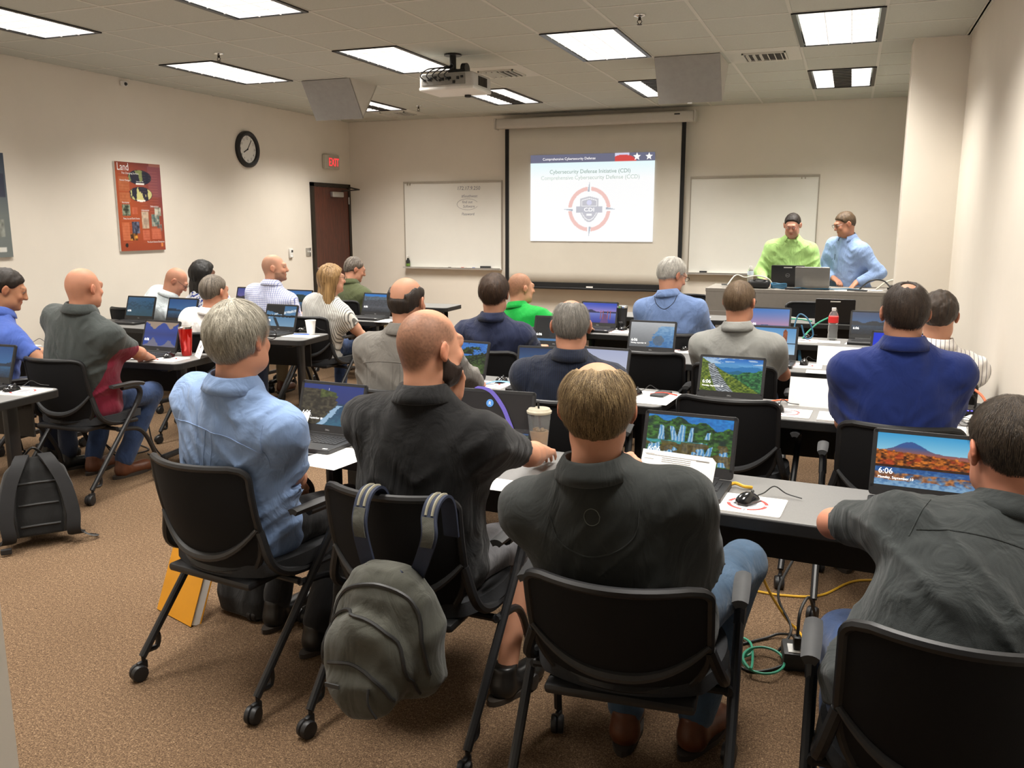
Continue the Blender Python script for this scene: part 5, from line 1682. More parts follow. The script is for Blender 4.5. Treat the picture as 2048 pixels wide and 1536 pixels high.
def head_prims(T, face=1.0, jaw=1.0, ears=True, wide=1.0):
    """list of (prim, k, sub) in head-local coordinates mapped by T(p) -> world and matrix Rm"""
    pos, Rm = T
    P = lambda x, y, z: pos + Rm @ V3(x, y, z)
    L = [(ellip(P(0, -.020, .028), (.0765 * wide, .098, .090), Rm), .01, 0),
         (ellip(P(0, -.045, -.002), (.062 * wide, .060, .070), Rm), .03, 0),
         (ellip(P(0, .030, -.030), (.0635 * wide, .066, .082), Rm), .03, 0),
         (ellip(P(0, .046, -.088), (.046 * wide * jaw, .044, .032), Rm), .035, 0)]
    for s in (-1, 1):
        L += [(ellip(P(s * .050, .020, -.070), (.018 * jaw, .045, .030), Rm), .03, 0),       # jaw corner
              (ellip(P(s * .036, .072, -.022), (.020, .016, .018), Rm), .02, 0),             # cheek
              (ellip(P(s * .031, .096, .016), (.017, .012, .011), Rm), .012, 1),             # eye socket
              (ellip(P(s * .031, .080, .014), (.0125, .0125, .0115), Rm), .003, 0)]          # eyeball
        if ears:
            Re = Rm @ np.array(RZ(s * 27) @ RX(-8))
            L += [(ellip(P(s * .0880 * wide, -.014, .000), (.0080, .0185, .030), Re), .006, 0),
                  (ellip(P(s * .078 * wide, .000, -.002), (.010, .012, .020), Re), .008, 0),
                  (ellip(P(s * .0835 * wide, -.004, -.027), (.0075, .011, .011), Re), .006, 0),
                  (ellip(P(s * .0945 * wide, -.004, .003), (.0065, .010, .017), Re), .004, 1)]
    L += [(rcone(P(0, .092, .018), P(0, .112, -.020), .009, .0125), .012, 0),
          (ellip(P(0, .104, -.024), (.0165, .012, .009), Rm), .008, 0),
          (rcone(P(-.03, .084, .033), P(.03, .084, .033), .012, .012), .02, 0),
          (ellip(P(0, .091, -.052), (.024, .010, .0055), Rm), .004, 0),
          (ellip(P(0, .090, -.062), (.021, .010, .0065), Rm), .004, 0),
          (ellip(P(0, .088, -.096), (.019, .015, .014), Rm), .015, 0)]
    return L
def smooth01(x, a, b):
    t = np.clip((x - a) / (b - a), 0, 1)
    return t * t * (3 - 2 * t)
def hair_mask(style, x, y, z):
    """how much hair grows at a head-local point, 0..1"""
    zl = np.interp(y, [-.12, -.06, -.025, .012, .028, .05, .075, .10], [-.085, -.082, -.05, .004, .012, .045, .066, .075])
    if style.get('back'):
        zl = zl + .014 * smooth01(y, .03, .07)
    if style.get('high'):
        zl = np.interp(y, [-.12, -.06, -.02, .02, .05, .075, .10], [-.070, -.065, -.015, .012, .045, .066, .075])
    zl = zl + .034 * np.clip((np.abs(x) - .02) / .05, 0, 1) ** 2 * smooth01(-y, .01, .05)
    m = smooth01(z - zl, -.008, .026)
    m = m * (1 - .95 * np.exp(-(((np.abs(x) - .088) / .022) ** 2 + ((y + .006) / .022) ** 2 + (z / .027) ** 2)))
    if 'bald' in style:
        cy, rx, ry, zz = style['bald']
        e = np.sqrt((x / rx) ** 2 + ((y - cy) / ry) ** 2) + .10 * (vnoise3(x * 120 + 9, y * 120, z * 120) - .5)
        m = m * np.maximum(smooth01(e, .80, 1.25), smooth01(zz - z, -.01, .025))
    return m
M_SKIN = attr_mat('skin', .58, spec=.3, bmp=.08, bscale=350, bdist=.0008, sss=.12)
HAIRM = {}
def hair_mat(col):
    if col in HAIRM:
        return HAIRM[col]
    m, nt, b = newmat('hair_' + col)
    a = nt.nodes.new('ShaderNodeAttribute'); a.attribute_name = 'col'
    nt.links.new(a.outputs['Color'], b.inputs['Base Color'])
    b.inputs['Roughness'].default_value = .48
    b.inputs['Specular IOR Level'].default_value = .35
    n = noise(nt, 420, 3, .7, objco(nt, (1, 1, .22)))
    bump(nt, b, n.outputs['Fac'], .6, .004)
    HAIRM[col] = m
    return m
def collar(parent, Nb, up, fw, m, r=.068, h=.045, name='collar', gap=35, flare=.020, tilt=0):
    """fold-over shirt collar: a band standing round the neck with its leaf turned down"""
    up = unit(up); fw = unit(fw - up * np.dot(fw, up)); rt = np.cross(fw, up)
    A = np.radians(np.linspace(90 + gap, 450 - gap, 29))
    prof = [(0.002, -.020), (0.000, .0), (0.001, h * .9), (.005, h), (.010, h * .85), (.014 + flare * .5, .012), (.012 + flare, -.012), (.008 + flare, -.014), (.010, .004)]
    G = []
    for a in A:
        ca, sa = math.cos(a), math.sin(a)
        drop = .018 * max(0, sa) + tilt * sa
        row = []
        for o, z in prof:
            rr_ = r + o
            p = Nb + rt * ca * rr_ * 1.0 + fw * (sa * rr_ * 1.08) + up * (z - drop)
            row.append(p)
        G.append(row)
    return MB().sheet(G, .0025).build(name, m, parent, smooth=True, angle=0)
def person(label, root, yaw, head, hyaw=0, hpitch=5, hroll=0, skin='c98f6e', hair=None, haircol='3a2a1c', buzz=None, beard=None,
           shirt=None, sleeve=.55, pants=None, shoes=None, lh=None, rh=None, lpole=(-.5, -.5, -1), rpole=(.5, -.5, -1), lcurl=.35, rcurl=.35,
           lhd=None, rhd=None, sw=.185, girth=1.0, lod=1, standing=False, feet=None, knees=None, fold=.006, bend=.015, collar_on=True, cr=.066,
           spec=None, glass=None, group='people in the classroom', hem=.0, skirtcol=None, wide=1.0, strands=0, haircol2=None, longhair=None, shrug=0.0, collar_m=None, tuck=0.0, seat_z=.47, shorts=False, neck=.142):
    hd_h, hd_b, hd_s, hd_a, hd_p = {0: (.0052, .020, .0085, .0070, .0125), 1: (.0068, .022, .0115, .0090, .015), 2: (.0080, .024, .0135, .0105, .017)}[lod]
    t = thing('person', label, 'person', (root[0], root[1], 0), yaw, group)
    cy_, sy_ = math.cos(math.radians(yaw)), math.sin(math.radians(yaw))
    def loc(p):
        x, y = p[0] - root[0], p[1] - root[1]
        return V3(x * cy_ + y * sy_, -x * sy_ + y * cy_, p[2])
    Hc = loc((head[0], head[1], head[2] - .120))
    Rh = Rmat(hyaw - yaw, hpitch, hroll)
    Rn = Rmat((hyaw - yaw) * .3, hpitch * .4, hroll * .4)
    Nb = Hc + Rn @ V3(0, -.040, -neck)
    Pv = V3(0, -.005, seat_z + .10) if not standing else V3(0, 0, .98)
    upv = unit(Nb - Pv)
    rgt = unit(V3(1, 0, 0) - upv * upv[0]); fwd = np.cross(upv, rgt)
    Sh = {}
    for s in (-1, 1):
        Sh[s] = Nb - upv * (.120 - shrug) + rgt * s * sw + fwd * .010
    L1, L2 = .295, .255
    def ik(S_, Wt, pole):
        Wt = np.asarray(Wt, float)
        v = Wt - S_; d = np.linalg.norm(v)
        if d > (L1 + L2) * .985:
            v = v / d * (L1 + L2) * .985; d = np.linalg.norm(v); Wt = S_ + v
        a = (L1 * L1 - L2 * L2 + d * d) / (2 * d); h = math.sqrt(max(L1 * L1 - a * a, 0))
        u_ = v / d; p = np.asarray(pole, float); p = unit(p - u_ * np.dot(p, u_))
        return S_ + u_ * a + p * h, Wt
    lh = lh if lh is not None else (-.16, .34, .76)
    rh = rh if rh is not None else (.16, .34, .76)
    El, Wl = ik(Sh[-1], lh, lpole); Er, Wr = ik(Sh[1], rh, rpole)
    arms = {-1: (Sh[-1], El, Wl), 1: (Sh[1], Er, Wr)}
    if standing:
        Hp = {s: V3(s * .10, 0, .92) for s in (-1, 1)}; Kn = {s: V3(s * .11, .03, .50) for s in (-1, 1)}; An = {s: V3(s * .12, .0, .09) for s in (-1, 1)}
    else:
        Hp = {s: V3(s * .095, -.02, seat_z + .085) for s in (-1, 1)}
        Kn = {s: V3(s * .14, .42, seat_z + .075) for s in (-1, 1)}; An = {s: V3(s * .14, .40, .10) for s in (-1, 1)}
        if knees:
            Kn = {-1: V3(*knees[0]), 1: V3(*knees[1])}
        if feet:
            An = {-1: V3(*feet[0]), 1: V3(*feet[1])}
    toe = {s: unit((Kn[s] - Hp[s]) * V3(1, 1, 0) + V3(0, .05, 0)) if not standing else V3(s * .15, 1, 0) for s in (-1, 1)}
    g = girth
    prof = [(0, .150 * g, .120 * g, .02), (.10, .178 * g, .135 * g, .015), (.28, .160 * g, .122 * g + .02 * (g - 1), .012 + .05 * (g - 1)), (.50, .165 * (g * .7 + .3), .118 * g, .012), (.70, .182 * (g * .4 + .6), .116 * (g * .5 + .5), .006), (.82, .168, .106, .0), (.91, .116, .086, -.004), (.97, .080, .068, 0), (1.0, .066, .062, .0)]
    # ---------- skin: head and neck, arms and hands, trunk and legs, one mesh
    parts = []
    lo = Hc - .20; hi = Hc + .20
    lo = np.minimum(lo, Nb - V3(.08, .08, .03)); 
    F_ = Field(lo, hi, hd_h)
    for pr, k, sb in head_prims((Hc, Rh), wide=wide):
        F_.put(pr, k, bool(sb))
    nk = Hc + Rh @ V3(0, -.030, -.055)
    F_.put(rcone(Nb - upv * .03, nk, .064, .058), .03)
    F_.put(rcone(nk + Rh @ V3(0, .045, -.045), Nb + fwd * .02, .030, .045), .03)
    P, Fc = F_.mesh(1); parts.append((P, Fc, 'head')); headD = F_
    for s in (-1, 1):
        S_, E_, W_ = arms[s]
        hd = unit(W_ - E_) if (lhd if s < 0 else rhd) is None else unit(V3(*((lhd if s < 0 else rhd)[0])))
        hn = V3(0, 0, 1) if (lhd if s < 0 else rhd) is None else V3(*((lhd if s < 0 else rhd)[1]))
        pts = np.stack([S_, E_, W_, W_ + hd * .2])
        F_ = Field(pts.min(0) - .11, pts.max(0) + .11, hd_a)
        put = lambda pr, k=.01: F_.put(pr, k)
        put(rcone(S_, S_ + (E_ - S_) * .55, .050, .047), .02); put(rcone(S_ + (E_ - S_) * .5, E_, .047, .038), .03)
        put(rcone(E_, E_ + (W_ - E_) * .35, .039, .041), .02); put(rcone(E_ + (W_ - E_) * .35, W_, .041, .026), .02)
        add_hand(put, W_, hd, hn, s, lcurl if s < 0 else rcurl)
        P, Fc = F_.mesh(1); parts.append((P, Fc, 'arm'))
    pts = np.stack([Pv, Nb] + list(Kn.values()) + list(An.values()))
    F_ = Field(pts.min(0) - .24, pts.max(0) + .24, hd_b)
    prof_b = [(a, b - .012, c - .012, d) for a, b, c, d in prof]
    F_.put(loft(Pv - upv * .09, Nb, rgt, fwd, prof_b, bend), .03)
    for s in (-1, 1):
        F_.put(rcone(Nb - upv * .05, Sh[s], .045, .045), .04)
        F_.put(rcone(Hp[s], Kn[s], .080, .055), .03); F_.put(rcone(Kn[s], An[s], .052, .038), .02)
        F_.put(ellip(An[s] + toe[s] * .06 - V3(0, 0, .055), (.04, .11, .03), np.stack([np.cross(toe[s], V3(0, 0, 1)), toe[s], V3(0, 0, 1)], 1)), .02)
    P, Fc = F_.mesh(0); parts.append((P, Fc, 'trunk'))
    VV, FF, n0 = [], [], 0
    for P, Fc, _ in parts:
        VV.append(P); FF.append(Fc + n0); n0 += len(P)
    VV = np.concatenate(VV); FF = np.concatenate(FF)
    base = np.array(hexc(skin), float) * .66 + np.array(hexc('c9a48e')) * .20
    col = np.tile(base, (len(VV), 1)) * (1 + .12 * (vnoise3(VV[:, 0] * 30, VV[:, 1] * 30, VV[:, 2] * 30) - .5))[:, None]
    nh = len(parts[0][0])
    q = (VV[:nh] - Hc) @ Rh
    x, y, z = q[:, 0], q[:, 1], q[:, 2]
    def tint(c, m):
        col[:nh] = col[:nh] * (1 - m[:, None]) + np.array(c) * m[:, None]
    red = base * V3(1.05, .78, .72)
    tint(red, .6 * smooth01(np.abs(x), .081 * wide, .092 * wide) * (np.abs(z) < .04))
    tint(red, .5 * np.exp(-(((np.abs(x) - .036) / .02) ** 2 + ((z + .022) / .02) ** 2)) * (y > .04))
    tint(base * V3(.95, .62, .58), .8 * ((np.abs(x) < .022) & (np.abs(z + .057) < .008) & (y > .088)))
    for s in (-1, 1):
        e = np.hypot(x - s * .031, (z - .014) * 1.3)
        tint((.75, .72, .68), ((e < .0095) & (y > .084)).astype(float))
        tint((.03, .02, .015), ((np.hypot(x - s * .031, z - .013) < .0048) & (y > .084)).astype(float))
        tint(base * .45, .8 * ((e < .013) & (np.abs(z - .025) < .0035) & (y > .07)))
    if buzz or hair:
        bc = np.array(hexc(buzz[0] if buzz else haircol))
        tint(bc * .6 + base * .4, .6 * ((np.abs(z - .036 - .0 * x) < .006) & (np.abs(np.abs(x) - .030) < .020) & (y > .06)))
    if buzz:
        m = hair_mask(buzz[1], x, y, z) * buzz[2] * (np.abs(x) < .080 * wide)
        tint(hexc(buzz[0]), np.clip(m * (.75 + .5 * vnoise3(x * 300, y * 300, z * 300)), 0, 1))
    if beard and beard[1] < .6:
        m = beard[1] * smooth01(-.028 - z, 0, .02) * smooth01(y, -.005, .02) * smooth01(z, -.125, -.11) * (1 - ((np.abs(x) < .022) & (np.abs(z + .057) < .011)))
        tint(hexc(beard[0]), np.clip(m * (.8 + .4 * vnoise3(x * 300, y * 300, z * 300)), 0, 1))
    fromarr('body', VV, FF, M_SKIN, t, True, col)
    # ---------- hair
    def hairobj(name, dens_fn, th, seedn, cols, rough_f=90, amp=.003, extra=None, face=False):
        F_ = Field(Hc - .16 - (V3(.05, .05, .26) if extra else 0), Hc + .16, hd_h * (1.0 if lod < 2 else .95))
        hp = head_prims((Hc, Rh), ears=False, wide=wide)
        for pr, k, sb in (hp if face else hp[:4]):
            if not sb:
                F_.put(pr, k)
        def fn(X, Y, Z):
            q = np.stack([X - Hc[0], Y - Hc[1], Z - Hc[2]], -1) @ Rh
            m = dens_fn(q[:, 0], q[:, 1], q[:, 2])
            n = vnoise3(q[:, 0] * rough_f + seedn, q[:, 1] * rough_f, q[:, 2] * rough_f * .35) - .5
            return -(m * (th + .012) - .012 + n * amp * 2 * m)
        F_.mapd(fn)
        if extra:
            for pr, k in extra:
                F_.put(pr, k)
            F_.mapd(lambda X, Y, Z: -(vnoise3(X * 110, Y * 110, Z * 14) - .5) * .010)
        P, Fc = F_.mesh(1)
        if not len(P):
            return
        c1, c2 = np.array(hexc(cols[0])), np.array(hexc(cols[1]))
        q = (P - Hc) @ Rh
        a = np.arctan2(q[:, 0], q[:, 1] + .03) * 26
        w2 = np.clip(.5 + 1.3 * (vnoise3(a + 40, q[:, 2] * 12 + 20, q[:, 1] * 25 + 20) - .5), 0, 1)[:, None]
        o = fromarr(name, P, Fc, hair_mat(cols[0]), t, True, c1 * (1 - w2) + c2 * w2)
        return P, Fc, o
    if hair:
        c2 = haircol2 or haircol
        ex = None
        if longhair:
            ex = []
            bk = Hc + Rh @ V3(0, -.045, -.02)
            for dx in (-.055, 0, .055):
                e_ = V3(bk[0], bk[1], bk[2]) + Rh @ V3(dx * 1.1, -.035 + .2 * abs(dx), 0) * 1 + V3(0, 0, -longhair)
                ex.append((rcone(bk + Rh @ V3(dx, .0, .03), e_, .062, .048), .04))
        r_ = hairobj('hair', lambda x, y, z: hair_mask(hair, x, y, z), hair.get('th', .012), 3.0, (haircol, c2), amp=hair.get('amp', .003), extra=ex)
        if strands and r_ is not None:
            P, Fc, ho = r_
            rs = np.random.RandomState(int(strands))
            q0 = (P - Hc) @ Rh
            m = hair_mask(hair, q0[:, 0], q0[:, 1], q0[:, 2])
            dH = P  # candidates on the outer hair surface
            ok = np.nonzero(m > .30)[0]
            pick = rs.choice(ok, strands, replace=True)
            crown = V3(0, -.045, .115)
            p = q0[pick]; nrm = unit_rows(p - V3(0, -.015, .01))
            flow = p - crown; flow -= nrm * (flow * nrm).sum(1, keepdims=True)
            flow = unit_rows(unit_rows(flow) + rs.normal(0, .16, flow.shape) + V3(0, 0, -.25))
            flow = unit_rows(flow - nrm * (flow * nrm).sum(1, keepdims=True))
            ln = (.020 + .022 * rs.rand(strands)) * hair.get('len', 1.0)
            side = unit_rows(np.cross(flow, nrm))
            VVs, FFs = [], []
            wd = .00032 + .00028 * rs.rand(strands)
            wob = rs.normal(0, 1, strands)
            rows = []
            for k, tk in enumerate((0, .35, .7, 1.0)):
                lift = .0006 + .0022 * tk * (1 - tk) * 2 - .001 * tk * tk
                c = p + flow * (ln * tk)[:, None] + nrm * lift + side * (wob * .0016 * tk * tk)[:, None] - nrm * (ln * ln * tk * tk * 5.5)[:, None]
                wk = (wd * (1 - .85 * tk))[:, None]
                rows += [c - side * wk, c + side * wk]
            S_ = np.stack(rows, 1).reshape(-1, 3) @ Rh.T + Hc
            b_ = np.arange(strands)[:, None] * 8
            FFs = np.concatenate([b_ + np.array([0, 1, 3, 2]), b_ + np.array([2, 3, 5, 4]), b_ + np.array([4, 5, 7, 6])])
            ca, cb = np.array(hexc(haircol)), np.array(hexc(c2))
            cw = np.repeat(np.clip(rs.normal(.5, .45, strands), -.2, 1.35), 8)[:, None]
            so = fromarr('hair_strands', S_, FFs, hair_mat(haircol), ho, True, np.clip(ca * (1 - cw) + cb * cw, .002, 1))
            so['kind'] = 'stuff'
    if beard and beard[1] >= .6:
        def bm(x, y, z):
            zb = np.interp(y, [-.012, .005, .03, .055, .08, .1], [.012, -.008, -.030, -.042, -.040, -.036])
            m = smooth01(zb - z, 0, .012) * smooth01(y, -.012, .002)
            return m * (1 - np.exp(-((x / .019) ** 2 + ((z + .057) / .0055) ** 2)) * (y > .07))
        hairobj('beard', bm, .007, 8.0, (beard[0], beard[0]), amp=.004, face=True)
    if glass:
        M = Matrix.Translation(Hc) @ Matrix(Rh.tolist()).to_4x4() @ Matrix.Translation((0, .106, .014))
        gl = bpy.data.objects.new('eyeglasses', None); link(gl, t)
        glasses(gl, M, mat('spectacle_' + glass, hexc(glass), .3, .2, var=.02), .0016, .024, .017, .115)
    # ---------- shirt
    mS = shirt
    pts = np.stack([Pv, Nb] + [p for s in (-1, 1) for p in (arms[s][:3] if sleeve > 1 else (arms[s][0], arms[s][1]))])
    F_ = Field(pts.min(0) - .25, pts.max(0) + .12, hd_s)
    e = .012
    prof_s = [(a, b + e + (.016 if a < .6 else 0), c + e + (.010 if a < .6 else 0), d) for a, b, c, d in prof]
    bot = Pv - upv * (.085 + hem)
    F_.put(loft(bot, Nb - upv * .004, rgt, fwd, prof_s, bend), .03)
    for s in (-1, 1):
        S_, E_, W_ = arms[s]
        F_.put(rcone(Nb - upv * .036 - fwd * .010, S_ + upv * .004, .050, .050), .07)
        F_.put(rcone(S_, S_ + (E_ - S_) * min(sleeve, 1), .056, .057 if sleeve <= 1 else .060), .11)
        if sleeve > 1:
            F_.put(rcone(E_, E_ + (W_ - E_) * (sleeve - 1), .060, .042), .03)
    rs_ = random.Random(len(label) * 7 + int(root[0] * 100))
    o1, o2 = rs_.uniform(0, 30), rs_.uniform(0, 30)
    axes = [(arms[s][0], arms[s][1]) for s in (-1, 1)]
    def folds(X, Y, Z):
        # creases run out from the armpits and gather at the waist
        px = X * rgt[0] + Y * rgt[1] + Z * rgt[2]; pz = (X - Pv[0]) * upv[0] + (Y - Pv[1]) * upv[1] + (Z - Pv[2]) * upv[2]
        py = X * fwd[0] + Y * fwd[1] + Z * fwd[2]
        d_ = pz * 9 - np.abs(px) * 7
        n1 = vnoise3(px * 5 + o1, d_ * 1.5 + o2, py * 5 + 10)
        n2 = vnoise3(px * 16 + o2, pz * 9 + o1 + 3 * n1, py * 12)
        r1 = 1 - np.abs(2 * n1 - 1); r2 = 1 - np.abs(2 * n2 - 1)
        k = 1.0 - .45 * smooth01(pz, .30, .45)
        return (.45 - r1 ** 1.6) * fold * 1.5 * k + (.45 - r2 ** 1.5) * fold * .8
    F_.mapd(folds)
    # clean hems
    F_.cut(bot - upv * .0, -upv)
    if sleeve <= 1:
        X, Y, Z = F_.ax[0][:, None, None], F_.ax[1][None, :, None], F_.ax[2][None, None, :]
        for s in (-1, 1):
            S_, E_, W_ = arms[s]
            a_ = unit(E_ - S_); c_ = S_ + (E_ - S_) * sleeve
            dpl = ((X - c_[0]) * a_[0] + (Y - c_[1]) * a_[1] + (Z - c_[2]) * a_[2]).astype(f32)
            near = ((X - c_[0]) ** 2 + (Y - c_[1]) ** 2 + (Z - c_[2]) ** 2) < .11 ** 2
            F_.D = np.where(near, np.maximum(F_.D, dpl), F_.D)
    F_.cut(Nb + upv * .012, upv * 1.0)
    P, Fc = F_.mesh(1)
    so = fromarr('shirt', P, Fc, mS, t, True)
    if collar_on:
        collar(so, Nb - upv * .005, unit(upv * .5 + unit(nk - Nb) * .5), fwd, collar_m or mS, cr, .040)
    # ---------- trousers and shoes
    pts = np.stack(list(Hp.values()) + list(Kn.values()) + list(An.values()) + [Pv])
    F_ = Field(pts.min(0) - .17, pts.max(0) + .17, hd_p)
    F_.put(loft(Pv - upv * .10, Pv + upv * .10, rgt, fwd, [(0, .16 * g, .135 * g, .01), (.5, .182 * g, .140 * g, .01), (1, .168 * g, .125 * g, .012)]), .03)
    for s in (-1, 1):
        F_.put(rcone(Hp[s], Kn[s], .092 * (g * .5 + .5), .068), .04); F_.put(rcone(Kn[s], An[s] + V3(0, 0, .02) if not shorts else Kn[s] + (An[s] - Kn[s]) * .18, .066, .056 if not shorts else .066), .025)
    F_.mapd(lambda X, Y, Z: (.5 - (1 - np.abs(2 * vnoise3(X * 9 + o1, Y * 9 + o2, Z * 9) - 1))) * .008 + (.5 - vnoise3(X * 22, Y * 22, Z * 22)) * .004)
    F_.cut(V3(0, 0, min(An[-1][2], An[1][2]) - .03), V3(0, 0, -1.0))
    P, Fc = F_.mesh(1)
    fromarr('trousers', P, Fc, pants, t, True)
    for s in (-1, 1):
        A_ = An[s]; d_ = toe[s]; sd = np.cross(d_, V3(0, 0, 1))
        gz = A_[2] - .10
        F_ = Field(A_ + V3(-.2, -.2, -.11), A_ + V3(.2, .2, .08), hd_a * 1.25)
        B_ = lambda a, b, c: V3(A_[0], A_[1], gz) + sd * a + d_ * b + V3(0, 0, c)
        F_.put(rcone(B_(0, -.02, .045), B_(0, .15, .036), .044, .038), .02)
        F_.put(ellip(B_(0, .14, .036), (.048, .075, .042), np.stack([sd, d_, V3(0, 0, 1)], 1)), .02)
        F_.put(rcone(B_(0, -.025, .05), B_(0, -.012, .125), .043, .046), .03)
        F_.cut(V3(0, 0, gz + .004), V3(0, 0, -1.0)); F_.cut(V3(0, 0, gz + .128), V3(0, 0, 1.0))
        P, Fc = F_.mesh(1)
        sh = fromarr('shoe', P, Fc, shoes, t, True)
        so_ = MB().prism([(B_(a, b, 0)[0], B_(a, b, 0)[1]) for a, b in [(.046 * math.cos(k) * (1 if math.sin(k) < 0 else 1.12), .055 + .155 * math.sin(k)) for k in np.linspace(0, 2 * PI, 21)[:-1]]], gz + .001, gz + .020)
        so_.build('sole', mat('shoe_sole', (.03, .022, .016), .7, var=.1), sh, smooth=True)
    return dict(t=t, Nb=Nb, up=upv, r=rgt, f=fwd, Sh=Sh, arms=arms, Hc=Hc, Rh=Rh, shirt=so, P=P)
def unit_rows(a):
    return a / np.maximum(np.linalg.norm(a, axis=1, keepdims=True), 1e-9)
def seam(pr, pts, r=.0012, m=None, name='seam', frm=-1):
    """stitched line laid on the back (frm=-1) of the shirt; points are (x, height) along the torso"""
    so = pr['shirt']
    bv = BVHTree.FromPolygons([v.co for v in so.data.vertices], [p.vertices for p in so.data.polygons])
    out = []
    Q = [(p[0], p[1]) for p in spline([(a, b, 0) for a, b in pts], 8)]
    for x, h in Q:
        o = pr['Nb'] + pr['r'] * x - pr['up'] * h + pr['f'] * frm * .45
        hit = bv.ray_cast(Vector(o), Vector(pr['f'] * -frm), .6)
        if hit[0] is not None:
            out.append(hit[0] + hit[1] * r * .3)
    if len(out) > 2:
        MB().tube(out, r, 5).build(name, m or so.data.materials[0], so, smooth=True)
# ================================================================== the people
def HD(u_, v_, y): p = WY(u_, v_, y); return (p.x, p.y, p.z)
def LO(root, yaw, p):
    a = math.radians(yaw); x, y = p[0] - root[0], p[1] - root[1]
    return (x * math.cos(a) + y * math.sin(a), -x * math.sin(a) + y * math.cos(a), p[2])
J_BLK = fabric('black_trousers', (.010, .010, .011), fold=.2)
J_BLU = fabric('blue_jeans', hexc('33466b'), fold=.3, var=.25)
J_LBL = fabric('washed_jeans', hexc('3d5268'), fold=.3, var=.22)
J_KHK = fabric('khaki_trousers', hexc('8a7a5f'), fold=.25)
J_GRY = fabric('grey_shorts', hexc('86868a'), fold=.3)
J_NVY = fabric('navy_trousers', hexc('1c2233'), fold=.25)
SH_BLK = mat('black_leather', (.012, .011, .010), .35, var=.1)
SH_BRN = mat('brown_leather', hexc('5c3521'), .42, var=.18, vscale=30)
C_LBL = fabric('light_blue_cotton', hexc('7d96be'), fold=.45)
C_BLK = fabric('black_cotton', (.006, .006, .0065), fold=.35)
C_CHA = fabric('charcoal_pique', hexc('2c2f2e'), fold=.3, weave=1400)
C_SLT = fabric('slate_grey_cotton', hexc('2f3333'), fold=.4)
C_GRM = fabric('grey_maroon_polo', hexc('3f4443'), fold=.35, pattern=pat_side('7d2238', .085))
C_GRY = fabric('warm_grey_cotton', hexc('74706a'), fold=.4)
C_NV1 = fabric('navy_pinstripe', hexc('171d2c'), fold=.35, pattern=pat_stripes((0,), .010, .12, '1e2740'))
C_NV2 = fabric('navy_cotton', hexc('19203a'), fold=.4)
C_ROY = fabric('royal_blue_knit', hexc('1a2b68'), fold=.25, weave=1500)
C_LGY = fabric('light_grey_pique', hexc('7f7f7b'), fold=.25, weave=1500)
C_GRN = fabric('green_polo_knit', hexc('119a3c'), fold=.25)
C_CHM = fabric('chambray', hexc('6f87b4'), fold=.45)
C_WSTR = fabric('white_pinstripe', hexc('e6e2de'), fold=.4, pattern=pat_stripes((0,), .021, .14, '5a5560'))
C_WHT = fabric('white_cotton', hexc('ece8e4'), fold=.3)
C_PALE = fabric('pale_blue_white', hexc('d3dce0'), fold=.45)
C_FLO = fabric('blue_floral', hexc('e2e4ea'), fold=.3, pattern=pat_floral('2a3f9a'))
C_CHK = fabric('blue_check', hexc('dcdff0'), fold=.3, pattern=pat_stripes((0, 2), .017, .17, '5f6fb4'))
C_BLS = fabric('striped_blouse', hexc('d8d6d0'), fold=.3, pattern=pat_stripes((0,), .014, .32, '6c6a66'))
C_OLV = fabric('olive_cotton', hexc('4c5236'), fold=.3)
C_LIM = fabric('lime_cotton', hexc('a8cf80'), fold=.4)
C_SKY = fabric('sky_blue_stripe', hexc('8fa8d2'), fold=.35, pattern=pat_stripes((0,), .008, .25, '839cc8'))
C_BLU1 = fabric('mid_blue_shirt', hexc('4a63b0'), fold=.35)
FULL = dict(th=.014); SHORT = dict(th=.009)
# --- nearest row
P9 = person('grey-haired man in a light blue short-sleeved shirt, seated with glasses', (-2.0, 2.48), -8, HD(478, 607, 2.38), hyaw=-6, hpitch=4, skin='c78768',
            hair=dict(th=.019, amp=.004, len=1.25), haircol='6f6a5e', haircol2='bdb6a6', strands=12000, shirt=C_LBL, sleeve=.70, pants=J_BLK, shoes=SH_BLK, lh=(-.12, .30, .66), rh=(.02, .26, .64), rpole=(.6, -.4, -1),
            sw=.19, girth=1.1, lod=0, fold=.010, glass='2a2a2c', feet=[(-.16, .30, .10), (.13, .22, .10)], cr=.068)
seam(P9, [(-.20, .165), (-.10, .135), (0, .125), (.10, .135), (.20, .165)], .0016)
seam(P9, [(-.012, .128), (-.012, .20), (-.010, .30)], .0016); seam(P9, [(.018, .128), (.018, .20), (.016, .28)], .0016)
seam(P9, [(.185, .07), (.195, .14), (.20, .23)], .0014)
P10 = person('bald man with a dark beard in a black shirt, hand at his chin', (-1.25, 2.43), 0, HD(862, 618, 2.42), hyaw=-30, hpitch=6, skin='cb8c6c', buzz=('3c2e24', dict(bald=(.03, .056, .090, .055)), .62),
             beard=('241812', .9), shirt=C_BLK, sleeve=.74, pants=J_GRY, shorts=True, shoes=SH_BLK, lh=LO((-1.25, 2.43), 0, WY(905, 800, 2.62)), lpole=(-.4, .3, -1), lcurl=.9, lhd=((.15, -.1, 1), (0, .9, .3)),
             rh=LO((-1.25, 2.43), 0, (-1.00, 3.02, .785)), rpole=(1, -.2, -.5), sw=.205, girth=1.12, lod=0, fold=.008, feet=[(-.16, .15, .10), (.22, .20, .10)], knees=[(-.18, .36, .53), (.22, .38, .53)])
